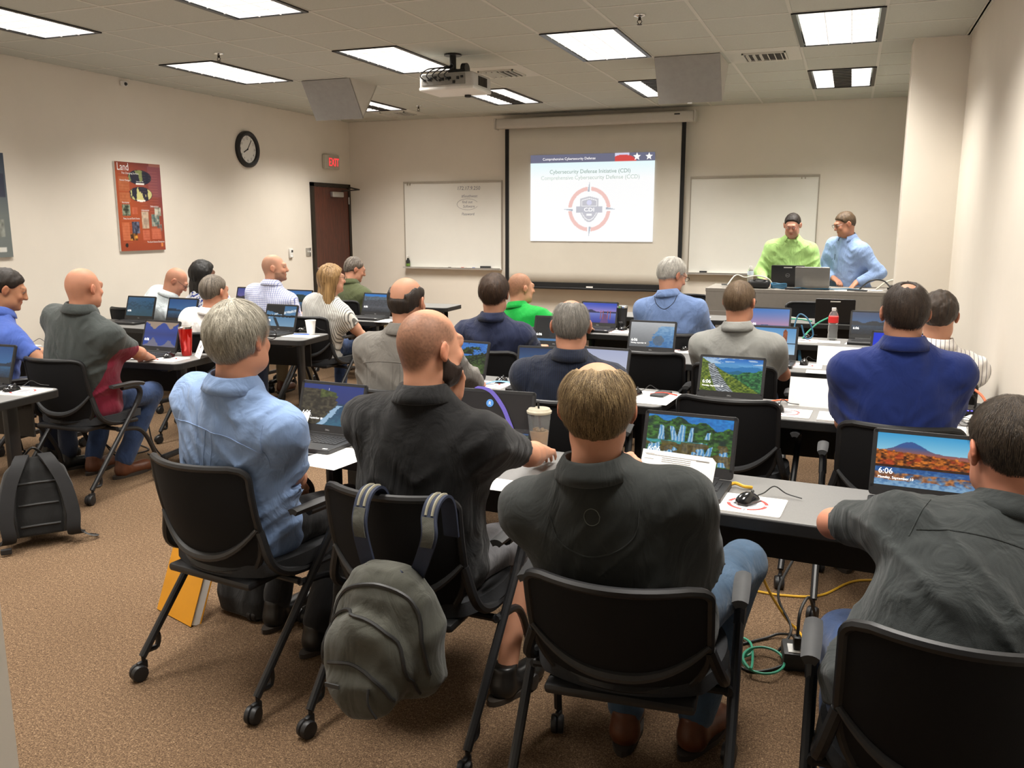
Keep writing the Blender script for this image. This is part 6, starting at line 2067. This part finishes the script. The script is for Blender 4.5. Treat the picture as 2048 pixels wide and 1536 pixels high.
P15 = person('balding brown-haired man in a charcoal polo, reading with hand at mouth', (-.50, 2.20), 6, HD(1197, 724, 2.10), hyaw=11, hpitch=8, skin='cc8a6a',
             hair=dict(th=.012, bald=(.005, .057, .085, .058), amp=.0035, len=1.5), haircol='4a3722', haircol2='a38a62', strands=13000, shirt=C_CHA, sleeve=.88, pants=J_LBL, shoes=SH_BRN,
             rh=LO((-.5, 2.20), 6, WY(1290, 985, 2.36)), rpole=(.9, -.4, -1), rcurl=.8, rhd=((-.55, .15, .8), (.3, -.8, .4)), lh=(-.06, .34, .80), lpole=(-.6, -.4, -1), sw=.205, girth=1.18, lod=0, fold=.006, cr=.070,
             knees=[(-.10, .42, .54), (.30, .40, .61)], feet=[(-.04, .32, .10), (.18, .34, .10)], wide=1.03, bend=.012)
seam(P15, [(-.115, .075), (-.09, .14), (0, .175), (.09, .14), (.115, .075)], .0016)
seam(P15, [(.020 * math.cos(a), .075 + .020 * math.sin(a)) for a in np.linspace(0, 2 * PI, 9)], .0010, mat('grey_thread', hexc('62655f'), .8, var=.05), 'stitched_ring')
P20 = person('dark-haired man in a slate grey shirt, leaning on his elbow', (.27, 2.00), 6, HD(2026, 797, 2.28), hyaw=20, hpitch=12, hroll=-4, skin='c47c60',
             hair=dict(th=.009, amp=.002, len=.6), haircol='1d1611', haircol2='4f4234', strands=12000, shirt=C_SLT, sleeve=.80, pants=J_BLU, shoes=SH_BLK, lh=LO((.27, 2.00), 6, (.21, 2.57, .80)), lpole=(-1, .5, -.2), lcurl=.5,
             rh=LO((.27, 2.00), 6, (.52, 2.58, .79)), rpole=(1, -.2, -.5), sw=.205, girth=1.42, lod=0, fold=.010, bend=.03, cr=.072, knees=[(-.17, .40, .54), (.16, .40, .54)], feet=[(-.16, .30, .10), (.16, .30, .10)])
seam(P20, [(-.19, .14), (-.10, .115), (0, .105), (.10, .115), (.19, .14)], .0018); seam(P20, [(-.175, .05), (-.19, .09), (-.20, .16)], .0016)
# --- second row
P11 = person('balding man with dark fringe in a warm grey long-sleeved shirt', (-2.04, 3.85), 6, HD(815, 555, 3.82), hyaw=-2, hpitch=6, skin='bd8264', hair=dict(th=.009, bald=(-.025, .064, .096, .022)), haircol='1c1511', haircol2='33271d', shirt=C_GRY, sleeve=1.85, pants=J_KHK, shoes=SH_BRN,
             rh=(.22, .44, .78), rpole=(.8, -.1, -1), lh=(-.2, .34, .78), sw=.20, girth=1.12, lod=0, fold=.009, neck=.130)
seam(P11, [(-.19, .16), (-.10, .14), (0, .135), (.10, .14), (.19, .16)], .0018); seam(P11, [(-.018, .135), (-.018, .22), (-.018, .34)], .0016); seam(P11, [(.018, .135), (.018, .22), (.018, .34)], .0016)
P14 = person('grey-haired man with a thinning crown in a navy pinstriped shirt', (-1.22, 3.90), 12, HD(1143, 600, 3.86), hyaw=14, hpitch=6, skin='c98a6c', hair=dict(th=.008, bald=(.005, .046, .072, .074)), strands=3000, haircol='5f5c57', haircol2='8f8a82', shirt=C_NV1, sleeve=.92, pants=J_NVY, shoes=SH_BLK,
             lh=(-.10, .38, .78), rh=(.12, .38, .78), lpole=(-.7, -.3, -1), sw=.20, girth=1.15, lod=0, fold=.008, neck=.130)
P18 = person('man with a small bald spot in a royal blue polo', (.24, 3.92), 4, HD(1814, 567, 3.88), hyaw=6, hpitch=4, skin='c08466', hair=dict(th=.011, bald=(-.055, .026, .030, .06)), strands=4000, haircol='231a14', haircol2='42342a', shirt=C_ROY, sleeve=.74, pants=J_KHK, shoes=SH_BRN,
             lh=(-.06, .30, .775), lpole=(-.5, -.2, -1), rh=(.1, .34, .775), sw=.205, girth=1.18, lod=0, fold=.006, cr=.070, neck=.122)
# --- third row
person('dark brown-haired man in a navy shirt, seen from behind', (-2.12, 5.20), 8, HD(989, 551, 5.16), hyaw=8, hpitch=8, skin='c48a6c', hair=dict(th=.020, amp=.004), strands=4000, haircol='21150e', haircol2='45301f', shirt=C_NV2, sleeve=1.5, pants=J_NVY, shoes=SH_BLK, sw=.19, girth=1.05, lod=1, fold=.008, rh=(.24, .40, .78))
person('man with short brown hair and glasses in a light grey polo', (-.57, 5.20), 0, HD(1482, 563, 5.20), hyaw=-14, hpitch=10, skin='bf7f60', hair=dict(th=.008), strands=3000, haircol='4a3826', haircol2='6f5b44', shirt=C_LGY, sleeve=.66, pants=J_BLU, shoes=SH_BRN,
       lh=(-.10, .40, .78), rh=(.14, .42, .78), lpole=(-.8, -.2, -1), rpole=(.8, -.2, -1), sw=.20, girth=1.2, lod=1, fold=.006, glass='15110f', cr=.068)
person('curly dark-haired man in a white pinstriped shirt by the right wall', (.40, 5.10), 0, HD(1882, 586, 5.02), hyaw=-8, hpitch=14, skin='c48a6c', hair=dict(th=.016, amp=.007), haircol='1f1711', haircol2='3d2f23', shirt=C_WSTR, sleeve=1.9, pants=J_BLU, shoes=SH_BLK,
       lh=(-.34, .34, .78), lpole=(-1, -.5, -.2), rh=(.08, .38, .78), sw=.195, girth=1.05, lod=1, fold=.010)
# --- fourth row
person('short-haired man in a green polo, looking towards the screen', (-2.36, 6.45), -12, HD(1043, 546, 6.52), hyaw=-42, hpitch=6, skin='cf9474', buzz=('6a4a34', {}, .6), shirt=C_GRN, sleeve=.66, pants=J_KHK, shoes=SH_BRN, rh=(.28, .46, .78), lh=(.05, .42, .78), rpole=(1, -.2, -.6), sw=.185, girth=1.0, lod=1, fold=.005)
p16 = person('white-haired man in a chambray shirt wearing glasses on a cord', (-1.18, 6.47), -6, HD(1347, 518, 6.44), hyaw=-48, hpitch=24, skin='c4876a', hair=dict(th=.016, amp=.005), strands=3000, haircol='8d8a84', haircol2='d8d4cb', shirt=C_CHM, sleeve=1.7, pants=J_KHK, shoes=SH_BRN, rh=(.18, .40, .78), lh=(-.2, .36, .78), sw=.20, girth=1.12, lod=1, fold=.008, glass='241c16')
seam(p16, [(-.085, .0), (-.06, .05), (0, .085), (.06, .05), (.085, .0)], .0022, M_CBLK, 'glasses_cord')
# --- left block
person('bald man in a dark grey polo with maroon side panels', (-4.38, 3.98), 0, HD(166, 536, 3.93), hyaw=-6, hpitch=6, skin='c98668', buzz=('7a5a48', dict(bald=(.02, .07, .10, .03)), .22), shirt=C_GRM, sleeve=.78, pants=J_BLU, shoes=SH_BRN,
       rh=(.12, .42, .78), rpole=(1, -.1, -.6), lh=(-.14, .40, .78), sw=.205, girth=1.22, lod=0, fold=.008, feet=[(-.24, .26, .10), (.02, .26, .10)], knees=[(-.2, .38, .545), (.14, .42, .545)], cr=.070, neck=.118)
person('dark-haired man in a blue shirt typing at the left edge', (-5.10, 3.90), -18, HD(12, 541, 4.0), hyaw=-42, hpitch=22, skin='b97d58', hair=dict(th=.014, amp=.005), haircol='130e0a', haircol2='2c2119', shirt=C_BLU1, sleeve=.62, pants=J_NVY, shoes=SH_BLK, rh=(.30, .38, .79), lh=(.16, .44, .79), rpole=(1, -.4, -.5), sw=.19, girth=1.05, lod=1, fold=.006)
person('man with short grey-brown hair in a white shirt', (-4.50, 5.28), 0, HD(428, 551, 5.25), hyaw=-10, hpitch=6, skin='c98a6c', hair=dict(th=.010), haircol='3c352d', haircol2='7a7064', shirt=C_WHT, sleeve=.9, pants=J_NVY, shoes=SH_BLK, sw=.195, girth=1.12, lod=1, fold=.007, rh=(.20, .36, .78))
person('bald man in a pale shirt and glasses bending to his side', (-6.32, 6.55), -20, HD(352, 537, 6.62), hyaw=-62, hpitch=40, skin='c98a6e', buzz=('8a6a58', dict(bald=(.02, .07, .10, .03)), .2), shirt=C_PALE, sleeve=1.85, pants=J_KHK, shoes=SH_BRN, rh=(.34, .30, .72), lh=(.02, .44, .78), sw=.185, girth=1.05, lod=1, fold=.010, glass='2a2624', bend=.04)
person('woman with straight black hair in a blue floral top', (-5.52, 6.60), 0, HD(406, 523, 6.56), hyaw=-16, hpitch=6, skin='6f4630', hair=dict(th=.022), longhair=.17, haircol='0b0908', haircol2='17130f', shirt=C_FLO, sleeve=.8, pants=J_NVY, shoes=SH_BLK, sw=.175, girth=1.02, lod=1, fold=.006, collar_on=False)
person('bald bearded man in a blue checked shirt, face in profile', (-4.97, 6.62), 0, HD(549, 509, 6.64), hyaw=-64, hpitch=2, skin='d0967a', buzz=('7d6656', dict(bald=(.03, .066, .10, .04)), .35), beard=('3f3029', .55), shirt=C_CHK, sleeve=1.8, pants=J_KHK, shoes=SH_BRN, sw=.19, girth=1.08, lod=1, fold=.006)
person('woman with long auburn hair in a grey striped blouse', (-4.30, 6.50), -8, HD(664, 530, 6.50), hyaw=-34, hpitch=4, skin='d39a7e', hair=dict(th=.018, amp=.005), longhair=.19, haircol='5f4526', haircol2='b08c5c', shirt=C_BLS, sleeve=.45, pants=J_BLU, shoes=SH_BLK, sw=.165, girth=1.0, lod=1, fold=.007, collar_on=False, rh=(.14, .28, .72), rpole=(1, -.3, -.6), glass='6a5a4a', hem=.05)
person('grey curly-haired man in an olive shirt with head bowed', (-4.90, 7.95), -10, HD(710, 516, 8.02), hyaw=-50, hpitch=22, skin='c4886c', hair=dict(th=.013, amp=.006, bald=(.04, .04, .06, .07)), haircol='3a322b', haircol2='7d7368', shirt=C_OLV, sleeve=.7, pants=J_KHK, shoes=SH_BRN, sw=.185, girth=1.05, lod=2, fold=.005)
# --- presenters behind the podium
r21 = (-.62, 10.20)
p21 = person('standing presenter in a lime green shirt leaning on the podium', r21, 180, HD(1586, 428, 9.98), hyaw=176, hpitch=26, skin='c08a74', hair=dict(th=.009, back=1), longhair=None, haircol='15100d', haircol2='2a211b', shirt=C_LIM, sleeve=1.78, pants=J_NVY, shoes=SH_BLK, standing=True,
       lh=LO(r21, 180, (-.40, 9.84, 1.01)), rh=LO(r21, 180, (-.83, 9.84, 1.01)), lpole=(-.5, -1, .1), rpole=(.5, -1, .1), sw=.20, girth=1.2, lod=1, fold=.010, glass='7a2a20', bend=.02)
seam(p21, [(0, .02), (.002, .15), (0, .30), (0, .42)], .0022, None, 'placket', 1)
r22 = (.02, 10.22)
p22 = person('standing presenter in a sky blue shirt with a hand on his hip', r22, 138, HD(1690, 425, 10.02), hyaw=118, hpitch=22, skin='b87c60', hair=dict(th=.011), haircol='3b2c1e', haircol2='62503c', shirt=C_SKY, sleeve=1.82, pants=J_BLK, shoes=SH_BLK, standing=True,
       lh=LO(r22, 138, (.09, 9.90, 1.02)), lpole=LO((0, 0), 138, (1, .1, .0)), rh=LO(r22, 138, (-.14, 10.06, 1.05)), rpole=LO((0, 0), 138, (-.6, .8, -.2)), lhd=((-.1, .5, -.3), (.3, .2, .9)), sw=.195, girth=1.2, lod=1, fold=.008, glass='2a2422')
seam(p22, [(0, .02), (.002, .15), (0, .30), (0, .42)], .0022, None, 'placket', 1)
seam(p22, [(.07, .17), (.07, .20), (.07, .23)], .003, M_CBLK, 'pocket_pen', 1)
# ================================================================== bags, binder, booklet, cables
M_BPG = fabric('grey_backpack_cloth', hexc('45453e'), fold=.3, weave=700, var=.15)
M_BPS = fabric('backpack_strap_stripe', hexc('2a2f3a'), fold=.1, pattern=pat_stripes((0,), .030, .45, '84806f'))
M_BPK = fabric('black_backpack_cloth', (.009, .009, .009), fold=.2, weave=800)
M_ZIP = mat('zip_tape', (.012, .012, .012), .5, var=.1)
def onto(o, pts, d, r, name, m, parent, flat=1.0, off=0.0):
    """line laid on a mesh: rays shot along d from each point"""
    bv = BVHTree.FromPolygons([v.co for v in o.data.vertices], [p.vertices for p in o.data.polygons])
    out = []
    for p in spline(pts, 8):
        h = bv.ray_cast(Vector(p), Vector(d), 1.0)
        if h[0] is not None:
            out.append(h[0] + h[1] * off)
    if len(out) > 2:
        MB().tube(out, r, 6, flat=flat).build(name, m, parent, smooth=True)
def grey_backpack():
    t = thing('backpack', 'grey backpack hanging by striped straps from a chair back', 'backpack', (-1.155, 2.01, .045), -2)
    F_ = Field((-.24, -.2, .20), (.24, .16, .75), .007)
    F_.put(loft((0, .02, .29), (0, .04, .655), np.array([1., 0, 0]), np.array([0, -1., 0]), [(0, .13, .075, 0), (.12, .168, .095, 0), (.5, .168, .10, 0), (.8, .145, .085, 0), (.95, .10, .06, 0), (1, .06, .04, 0)]), .03)
    F_.put(ellip((-.02, -.075, .40), (.135, .055, .15)), .02)
    F_.put(ellip((-.02, -.105, .335), (.115, .04, .085)), .012)
    F_.mapd(lambda X, Y, Z: (.5 - (1 - np.abs(2 * vnoise3(X * 9 + 4, Y * 9, Z * 7) - 1))) * .014 + (.5 - vnoise3(X * 30, Y * 30, Z * 22)) * .006)
    P, Fc = F_.mesh(1)
    b = fromarr('bag', P, Fc, M_BPG, t, True)
    for pts in ([(-.15, -.4, .40), (-.13, -.4, .56), (0, -.4, .625), (.12, -.4, .57), (.155, -.4, .38)], [(-.155, -.4, .36), (-.14, -.4, .50), (-.04, -.4, .545), (.09, -.4, .49), (.125, -.4, .32)], [(-.12, -.4, .40), (-.04, -.4, .418), (.05, -.4, .385), (.09, -.4, .33)]):
        onto(b, pts, (0, 1, 0), .006, 'zip', M_ZIP, b)
    MB().box((-.085, -.149, .355), (.045, .004, .012)).build('maker_patch', M_DKG, b)
    MB().tube(spline([(.03, -.148, .37), (.035, -.158, .33), (.055, -.150, .29)], 4), .004, 6).build('zip_pull', M_ZIP, b)
    MB().tube(spline([(-.05, -.0, .655), (-.03, -.035, .625), (.03, -.035, .62), (.055, -.0, .655)], 5), .010, 8, flat=.5).build('grab_handle', mat('navy_webbing', hexc('232a3d'), .8, var=.1), t, smooth=True)
    for x0, x1 in ((-.105, -.075), (.115, .065)):
        C_ = spline([(x1, .05, .60), (x0 + .01, .03, .74), (x0, .055, .80), (x0, .085, .837), (x0, .135, .840), (x0, .17, .80), (x0, .19, .70)], 6)
        G = [[(p[0] + a * .024, p[1], p[2]) for a in (-1, 0, 1)] for p in C_]
        o = MB().sheet(G, .008).build('shoulder_strap', mat('navy_webbing', 0), t, smooth=True)
        G = [[(p[0] + a * .018, p[1] - .0065, p[2] + .002) for a in (-1, 0, 1)] for p in C_[5:13]]
        MB().sheet(G, .003).build('strap_pad', M_BPG, o, smooth=True)
        for a in (-.010, .010):
            MB().tube([(p[0] + a, p[1] - .001, p[2] + .005) for p in C_[12:26]], .0045, 5).build('strap_stripe', mat('stripe_grey', hexc('84806f'), .8, var=.05), o, smooth=True)
grey_backpack()
def black_backpack():
    t = thing('backpack', 'black backpack slumped on the carpet with its straps showing', 'backpack', (-3.86, 3.16, 0), 52)
    # local: -y faces the camera side, leaning back
    F_ = Field((-.26, -.2, .0), (.26, .24, .52), .008)
    up = unit(V3(0, .30, 1))
    F_.put(loft(V3(0, -.03, .05), V3(0, -.03, .05) + up * .40, np.array([1., 0, 0]), np.cross(up, V3(1, 0, 0)) * 1.0, [(0, .175, .085, 0), (.2, .185, .10, 0), (.6, .170, .10, 0), (.85, .14, .085, 0), (1, .08, .05, 0)]), .03)
    F_.put(ellip((0, .13, .17), (.14, .08, .14)), .03)
    F_.mapd(lambda X, Y, Z: (.5 - vnoise3(X * 12, Y * 12, Z * 10)) * .012)
    F_.cut(V3(0, 0, .004), V3(0, 0, -1.0))
    P, Fc = F_.mesh(1)
    b = fromarr('bag', P, Fc, M_BPK, t, True)
    pn = mat('padded_mesh', (.013, .013, .014), .9, bmp=.4, bscale=800, var=.1)
    for z0 in (.12, .225, .33):
        onto(b, [(-.09, -.5, z0), (0, -.5, z0 + .004), (.09, -.5, z0)], (0, 1, 0), .007, 'panel_groove', M_ZIP, b)
    onto(b, [(-.105, -.5, .07), (-.11, -.5, .20), (-.085, -.5, .36)], (0, 1, 0), .008, 'panel_piping', M_ZIP, b)
    onto(b, [(.105, -.5, .07), (.11, -.5, .20), (.085, -.5, .36)], (0, 1, 0), .008, 'panel_piping', M_ZIP, b)
    for s in (-1, 1):
        Cc = spline([(s * .05, .06, .455), (s * .075, -.03, .43), (s * .125, -.085, .32), (s * .150, -.125, .18), (s * .145, -.13, .08), (s * .17, -.06, .04)], 5)
        G = [[(p[0] + a * .032, p[1] - .012, p[2]) for a in (-1, -.5, 0, .5, 1)] for p in Cc]
        MB().sheet(G, .016).build('shoulder_strap', pn, t, smooth=True)
    MB().tube(spline([(-.04, .07, .455), (0, .05, .495), (.04, .07, .455)], 5), .010, 8, flat=.6).build('grab_handle', M_ZIP, t, smooth=True)
    MB().tube(spline([(.17, -.08, .06), (.22, -.11, .03), (.255, -.11, .02), (.25, -.06, .012), (.20, -.05, .02)], 5), .007, 6, flat=.4).build('loose_webbing', M_ZIP, t, smooth=True)
    MB().rbox((-.165, -.15, .025), (.05, .02, .03), .005).build('buckle', M_BLK, t)
black_backpack()
def binder():
    t = thing('ring_binder', 'yellow ring binder leaning on a black bag on the carpet', 'binder', (-2.565, 2.69, 0))
    a = Vector((.27, -.09, 0)).normalized(); u_ = Vector((.10, .30, .85)); u_ = (u_ - a * u_.dot(a)).normalized(); n = a.cross(u_)
    M = Matrix(((a.x, u_.x, n.x, 0), (a.y, u_.y, n.y, 0), (a.z, u_.z, n.z, .002), (0, 0, 0, 1)))
    ye = mat('yellow_vinyl', hexc('b87d18'), .38, var=.06, vscale=9, bmp=.1, bscale=30, bdist=.002)
    MB().rbox((0, .145, .004), (.27, .29, .003), .001).xf(M).build('front_cover', ye, t)
    MB().rbox((0, .145, -.040), (.27, .29, .003), .001).xf(M).build('back_cover', ye, t)
    MB().rbox((-.1345, .145, -.018), (.003, .29, .045), .001).xf(M).build('spine', ye, t)
    MB().box((.005, .142, -.018), (.25, .272, .038)).xf(M).build('pages', M_WHT, t)
binder()
def soft_bag(label, loc, rz, dims, seed, strap=True):
    t = thing('shoulder_bag', label, 'bag', loc, rz)
    w_, d_, h_ = dims
    F_ = Field((-w_ * .7, -d_ * .8, 0), (w_ * .7, d_ * .8, h_ * 1.2), .010)
    F_.put(loft((0, 0, .02), (0, 0, h_), np.array([1., 0, 0]), np.array([0, 1., 0]), [(0, w_ * .46, d_ * .46, 0), (.3, w_ * .5, d_ * .5, 0), (.8, w_ * .46, d_ * .36, 0), (1, w_ * .36, d_ * .2, 0)], ex=3), .03)
    F_.mapd(lambda X, Y, Z: (.5 - vnoise3(X * 10 + seed, Y * 10, Z * 10)) * .02)
    F_.cut(V3(0, 0, .003), V3(0, 0, -1.0))
    P, Fc = F_.mesh(1)
    fromarr('bag', P, Fc, M_BPK, t, True)
    MB().tube(spline([(-w_ * .42, 0, h_ * .8), (-w_ * .2, -.04, h_ * 1.12), (w_ * .2, -.04, h_ * 1.1), (w_ * .42, 0, h_ * .8)], 6), .010, 6, flat=.5).build('strap', M_ZIP, t, smooth=True)
soft_bag('black bag on the carpet behind the yellow binder', (-2.30, 2.86, 0), -10, (.30, .18, .25), 2)
soft_bag('tall black bag on the carpet between the two nearest chairs', (-1.63, 2.62, 0), 5, (.16, .24, .40), 8)
# ---- booklet held by the reading man
def booklet():
    c = Vector((-.455, 2.50, .835))
    t = thing('booklet', 'open white printed booklet held up by the man in charcoal', 'booklet', c)
    a = Vector((1, -.10, -.02)).normalized(); u_ = Vector((.03, .45, .9)); u_ = (u_ - a * u_.dot(a)).normalized(); n = a.cross(u_)
    M = Matrix(((a.x, u_.x, n.x, 0), (a.y, u_.y, n.y, 0), (a.z, u_.z, n.z, 0), (0, 0, 0, 1)))
    for q in range(5):
        MB().box((.002 * q, -.002 * q, -.0016 * q), (.216, .279, .0013)).xf(M @ Matrix.Rotation(-.006 * q, 4, 'Z')).build('page', M_WHT, t)
    ln = 0
    mt = mat('grey_ink', hexc('8c8a86'), .8, var=.02)
    for q in range(44):
        y = .125 - q * .0058
        if q in (1, 2, 3):
            x0, x1 = -.045, .045
        elif q in (4, 5, 14, 28, 29, 36):
            continue
        else:
            x0, x1 = -.096, .096 - .03 * ((q * 37) % 5) / 5
        MB().box(((x0 + x1) / 2, y, .0009), (x1 - x0, .0016, .0004)).xf(M).build('printed_line', mt, t)
    for x, y, w_, h_ in ((-.085, .128, .03, .001), (-.085, .112, .03, .001), (.08, .124, .04, .004), (0, -.06, .19, .0008), (0, -.09, .19, .0008)):
        MB().box((x, y, .0009), (w_, h_, .0004)).xf(M).build('printed_rule', mt, t)
    MB().lathe([(.003, 0), (.003, .0005)], n=10).xf(M @ Matrix.Translation((.09, -.075, .001))).build('printed_dot', M_TEXTB, t)
booklet()
# ---- lanyard draped over the dark laptop
t = thing('lanyard', 'violet lanyard with a round badge draped over the dark-screened laptop', 'lanyard', (-1.30, 3.05, TZ))
vio = mat('violet_ribbon', hexc('5d52a8'), .6, var=.08)
Ml = lid_matrix()
C_ = spline([(-.10, .226, .004), (-.06, .224, .005), (-.02, .205, .005), (.03, .15, .005), (.065, .09, .005), (.10, .03, .006), (.14, .005, .008)], 6)
MB().sheet([[tuple(Ml @ Vector((p[0] + dx, p[1] + dy, p[2]))) for dx, dy in ((-.007, -.005), (.007, .005))] for p in C_], .0012).build('ribbon', vio, t, smooth=True)
C_ = spline([(-.10, .226, -.012), (-.07, .2295, -.005), (-.10, .226, .004)], 4)
MB().sheet([[tuple(Ml @ Vector((p[0] + dx, p[1], p[2]))) for dx in (-.007, .007)] for p in C_], .0012).build('ribbon_fold', vio, t, smooth=True)
MB().lathe([(.016, 0), (.016, .0012)], n=20).xf(Ml @ Matrix.Translation((-.03, .165, .0035))).build('badge', mat('badge_blue', hexc('4f86c8'), .4, var=.05), t)
text_mesh('R', .02, M_TEXTW, t, Ml @ Matrix.Translation((-.03, .158, .0052)), name='badge_letter', align='CENTER')
# ---- floor clutter
t = thing('power_strip', 'grey power strip with white sockets on the carpet', 'power strip', (-.02, 3.24, 0), 8)
MB().rbox((0, 0, .035), (.24, .13, .07), .010, 2).build('case', M_DKG, t, smooth=True)
for q in range(3):
    s_ = MB().rbox((-.075 + q * .075, -.02, .0715), (.055, .07, .004), .002).build('socket_plate', M_WPL, t)
    MB().box((-.075 + q * .075, -.005, .0738), (.010, .016, .001)).build('socket_hole', M_BLK, s_)
MB().rbox((-.07, -.02, .098), (.028, .04, .05), .006).build('plug', M_BLK, t, smooth=True)
MB().tube(spline([(-.07, -.02, .12), (-.06, .03, .20), (-.02, .12, .22), (.02, .20, .10)], 6), .006, 6).build('plug_cord', M_CBLK, t, smooth=True)
cord('floor_cable', 'black cable tangled on the carpet by the power strip', [(-.35, 3.25, .006), (-.22, 3.38, .007), (-.16, 3.42, .02), (-.10, 3.34, .05), (-.12, 3.20, .012), (-.24, 3.10, .006), (-.34, 3.20, .006)], .0055, M_CBLK)
cord('floor_cable', 'second black cable looping to the power strip plug', [(-.12, 3.62, .3), (-.18, 3.5, .16), (-.12, 3.42, .06), (-.13, 3.30, .05), (-.155, 3.27, .02)], .0055, M_CBLK)
cord('floor_cable', 'dark green coiled cable on the carpet by the power strip', [(-.36, 3.12, .006), (-.26, 3.20, .016)] + [(-.20 + .075 * math.cos(a), 3.16 + .10 * math.sin(a), .020 + .004 * a / 3) for a in np.linspace(2.4, 10.5, 14)] + [(-.26, 3.30, .016), (-.33, 3.38, .006)], .005, M_CGRN)
cord('floor_cable', 'yellow cable hanging from the table and trailing over the carpet', [(-.30, 3.05, .66), (-.27, 3.16, .50), (-.22, 3.35, .25), (-.14, 3.48, .06), (-.10, 3.52, .006), (-.06, 3.42, .006)], .0055, M_CYEL)
cord('floor_cable', 'yellow cable lying across the carpet behind the charcoal polo man', [(-.55, 3.75, .006), (-.36, 3.84, .006), (-.18, 3.84, .006), (-.02, 3.90, .006), (.12, 4.12, .006), (.3, 4.2, .006)], .0055, M_CYEL)
cord('floor_cable', 'orange cable lying across the carpet under the mountain-path table', [(-.62, 5.0, .006), (-.44, 4.90, .006), (-.2, 4.86, .006), (.05, 4.96, .006), (.25, 5.05, .006)], .006, M_CORG)
cord('loose_cable', 'orange cable curling beside the mountain-path laptop', [(-.34, 4.50, TZ + .007), (-.27, 4.53, TZ + .018), (-.19, 4.545, TZ + .010), (-.13, 4.53, TZ + .007)], .0045, M_CORG)
cord('loose_cable', 'red cable beside the black mouse behind the charcoal polo man', [(-.94, 4.50, TZ + .006), (-.88, 4.53, TZ + .012), (-.80, 4.52, TZ + .006)], .004, mat('red_cable', hexc('c2402c'), .5, var=.05))
cord('loose_cable', 'yellow cable plug at the hinge of the waterfall laptop', [(-.335, 2.98, TZ + .010), (-.315, 2.985, TZ + .016), (-.285, 2.97, TZ + .012), (-.26, 2.985, TZ + .007)], .006, M_CYEL)
cord('loose_cable', 'light blue cable beside the dark trees laptop', [(-1.88, 4.44, TZ + .006), (-1.82, 4.48, TZ + .02), (-1.74, 4.48, TZ + .02), (-1.69, 4.45, TZ + .006)], .004, mat('pale_blue_cable', hexc('7fb0d8'), .5, var=.05))
cord('loose_cable', 'blue and white cable loop standing up beside the clock-tower laptop', [(-.33, 7.0, TZ + .007), (-.36, 7.06, TZ + .10), (-.33, 7.10, TZ + .20), (-.26, 7.08, TZ + .16), (-.22, 7.06, TZ + .05), (-.27, 7.05, TZ + .02), (-.31, 7.08, TZ + .12)], .006, M_CBLU)
cord('loose_cable', 'green cable with a pale plug rising above the mouse pad next to the water bottle', [(-.30, 7.15, TZ + .007), (-.26, 7.17, TZ + .06), (-.19, 7.19, TZ + .13), (-.12, 7.21, TZ + .17)], .006, M_CGRN)
cord('loose_cable', 'teal cable lying on the table nearest the podium', [(-.52, 8.52, TZ + .007), (-.42, 8.46, TZ + .02), (-.34, 8.48, TZ + .012), (-.28, 8.43, TZ + .007)], .007, M_CGRN)
cord('loose_cable', 'white cable lying on the table nearest the podium', [(-.60, 8.58, TZ + .007), (-.50, 8.62, TZ + .018), (-.40, 8.60, TZ + .010), (-.30, 8.55, TZ + .007)], .006, M_CWHT)
cord('hanging_cable', 'blue cable bundle hanging below the water bottle table', [(-.31, 6.90, .70), (-.28, 6.88, .56), (-.25, 6.79, .50), (-.28, 6.86, .44), (-.31, 6.90, .70)], .010, M_CBLU)
cord('loose_cable', 'orange cable bending over a black ring by the right wall', [(.50, 4.62, TZ + .006), (.53, 4.63, TZ + .08), (.57, 4.60, TZ + .13), (.63, 4.52, TZ + .10), (.66, 4.42, TZ + .02)], .006, M_CORG)
t = thing('cable_ring', 'black velcro ring standing on the table by the right wall', 'cable tie', (.56, 4.57, TZ))
MB().tube([(.05 * math.cos(a), 0, .056 + .05 * math.sin(a)) for a in np.linspace(0, 2 * PI, 33)[:-1]], .005, 6, closed=True, flat=1.0).build('ring', M_CBLK, t, smooth=True)
MB().rbox((.03, 0, .098), (.02, .014, .01), .002).build('clasp', M_BLK, t)
for i, (x, y) in enumerate(((-4.75, 4.72), (-4.4, 4.80), (-5.0, 4.9))):
    cord('floor_cable', ['black cable drooping under the red tumbler table', 'black cable curled on the carpet behind the bald man\'s chair', 'black cable trailing towards the left wall under the tables'][i],
         [(x, y - .3, .40), (x + .06, y - .32, .16), (x + .10, y - .22, .006), (x + .24, y - .28, .006), (x + .30, y - .10, .006), (x + .12, y, .006)], .005, M_CBLK)
for i, (x, y) in enumerate(((-3.62, 6.35), (-3.75, 6.5), (-.75, 6.45))):
    cord('floor_cable', ['thin black cable standing off the carpet by the striped blouse chair', 'second thin black cable beside the striped blouse chair', 'thin black cable below the misty coast laptop table'][i],
         [(x - .2, y, .5), (x - .16, y - .02, .2), (x - .1, y - .1, .006), (x + .05, y - .06, .006), (x + .1, y + .05, .006)], .004, M_CBLK)
t = thing('cardboard_box', 'plain tan cardboard box on the carpet under the nearest chair by the right wall', 'box', (.20, 2.40, 0))
MB().box((0, 0, .10), (.16, .22, .20)).build('carton', mat('cardboard', hexc('a98d68'), .85, var=.05), t)
MB().box((0, 0, .2005), (.155, .05, .001)).build('tape', mat('packing_tape', hexc('c2a878'), .3, var=.02), t)
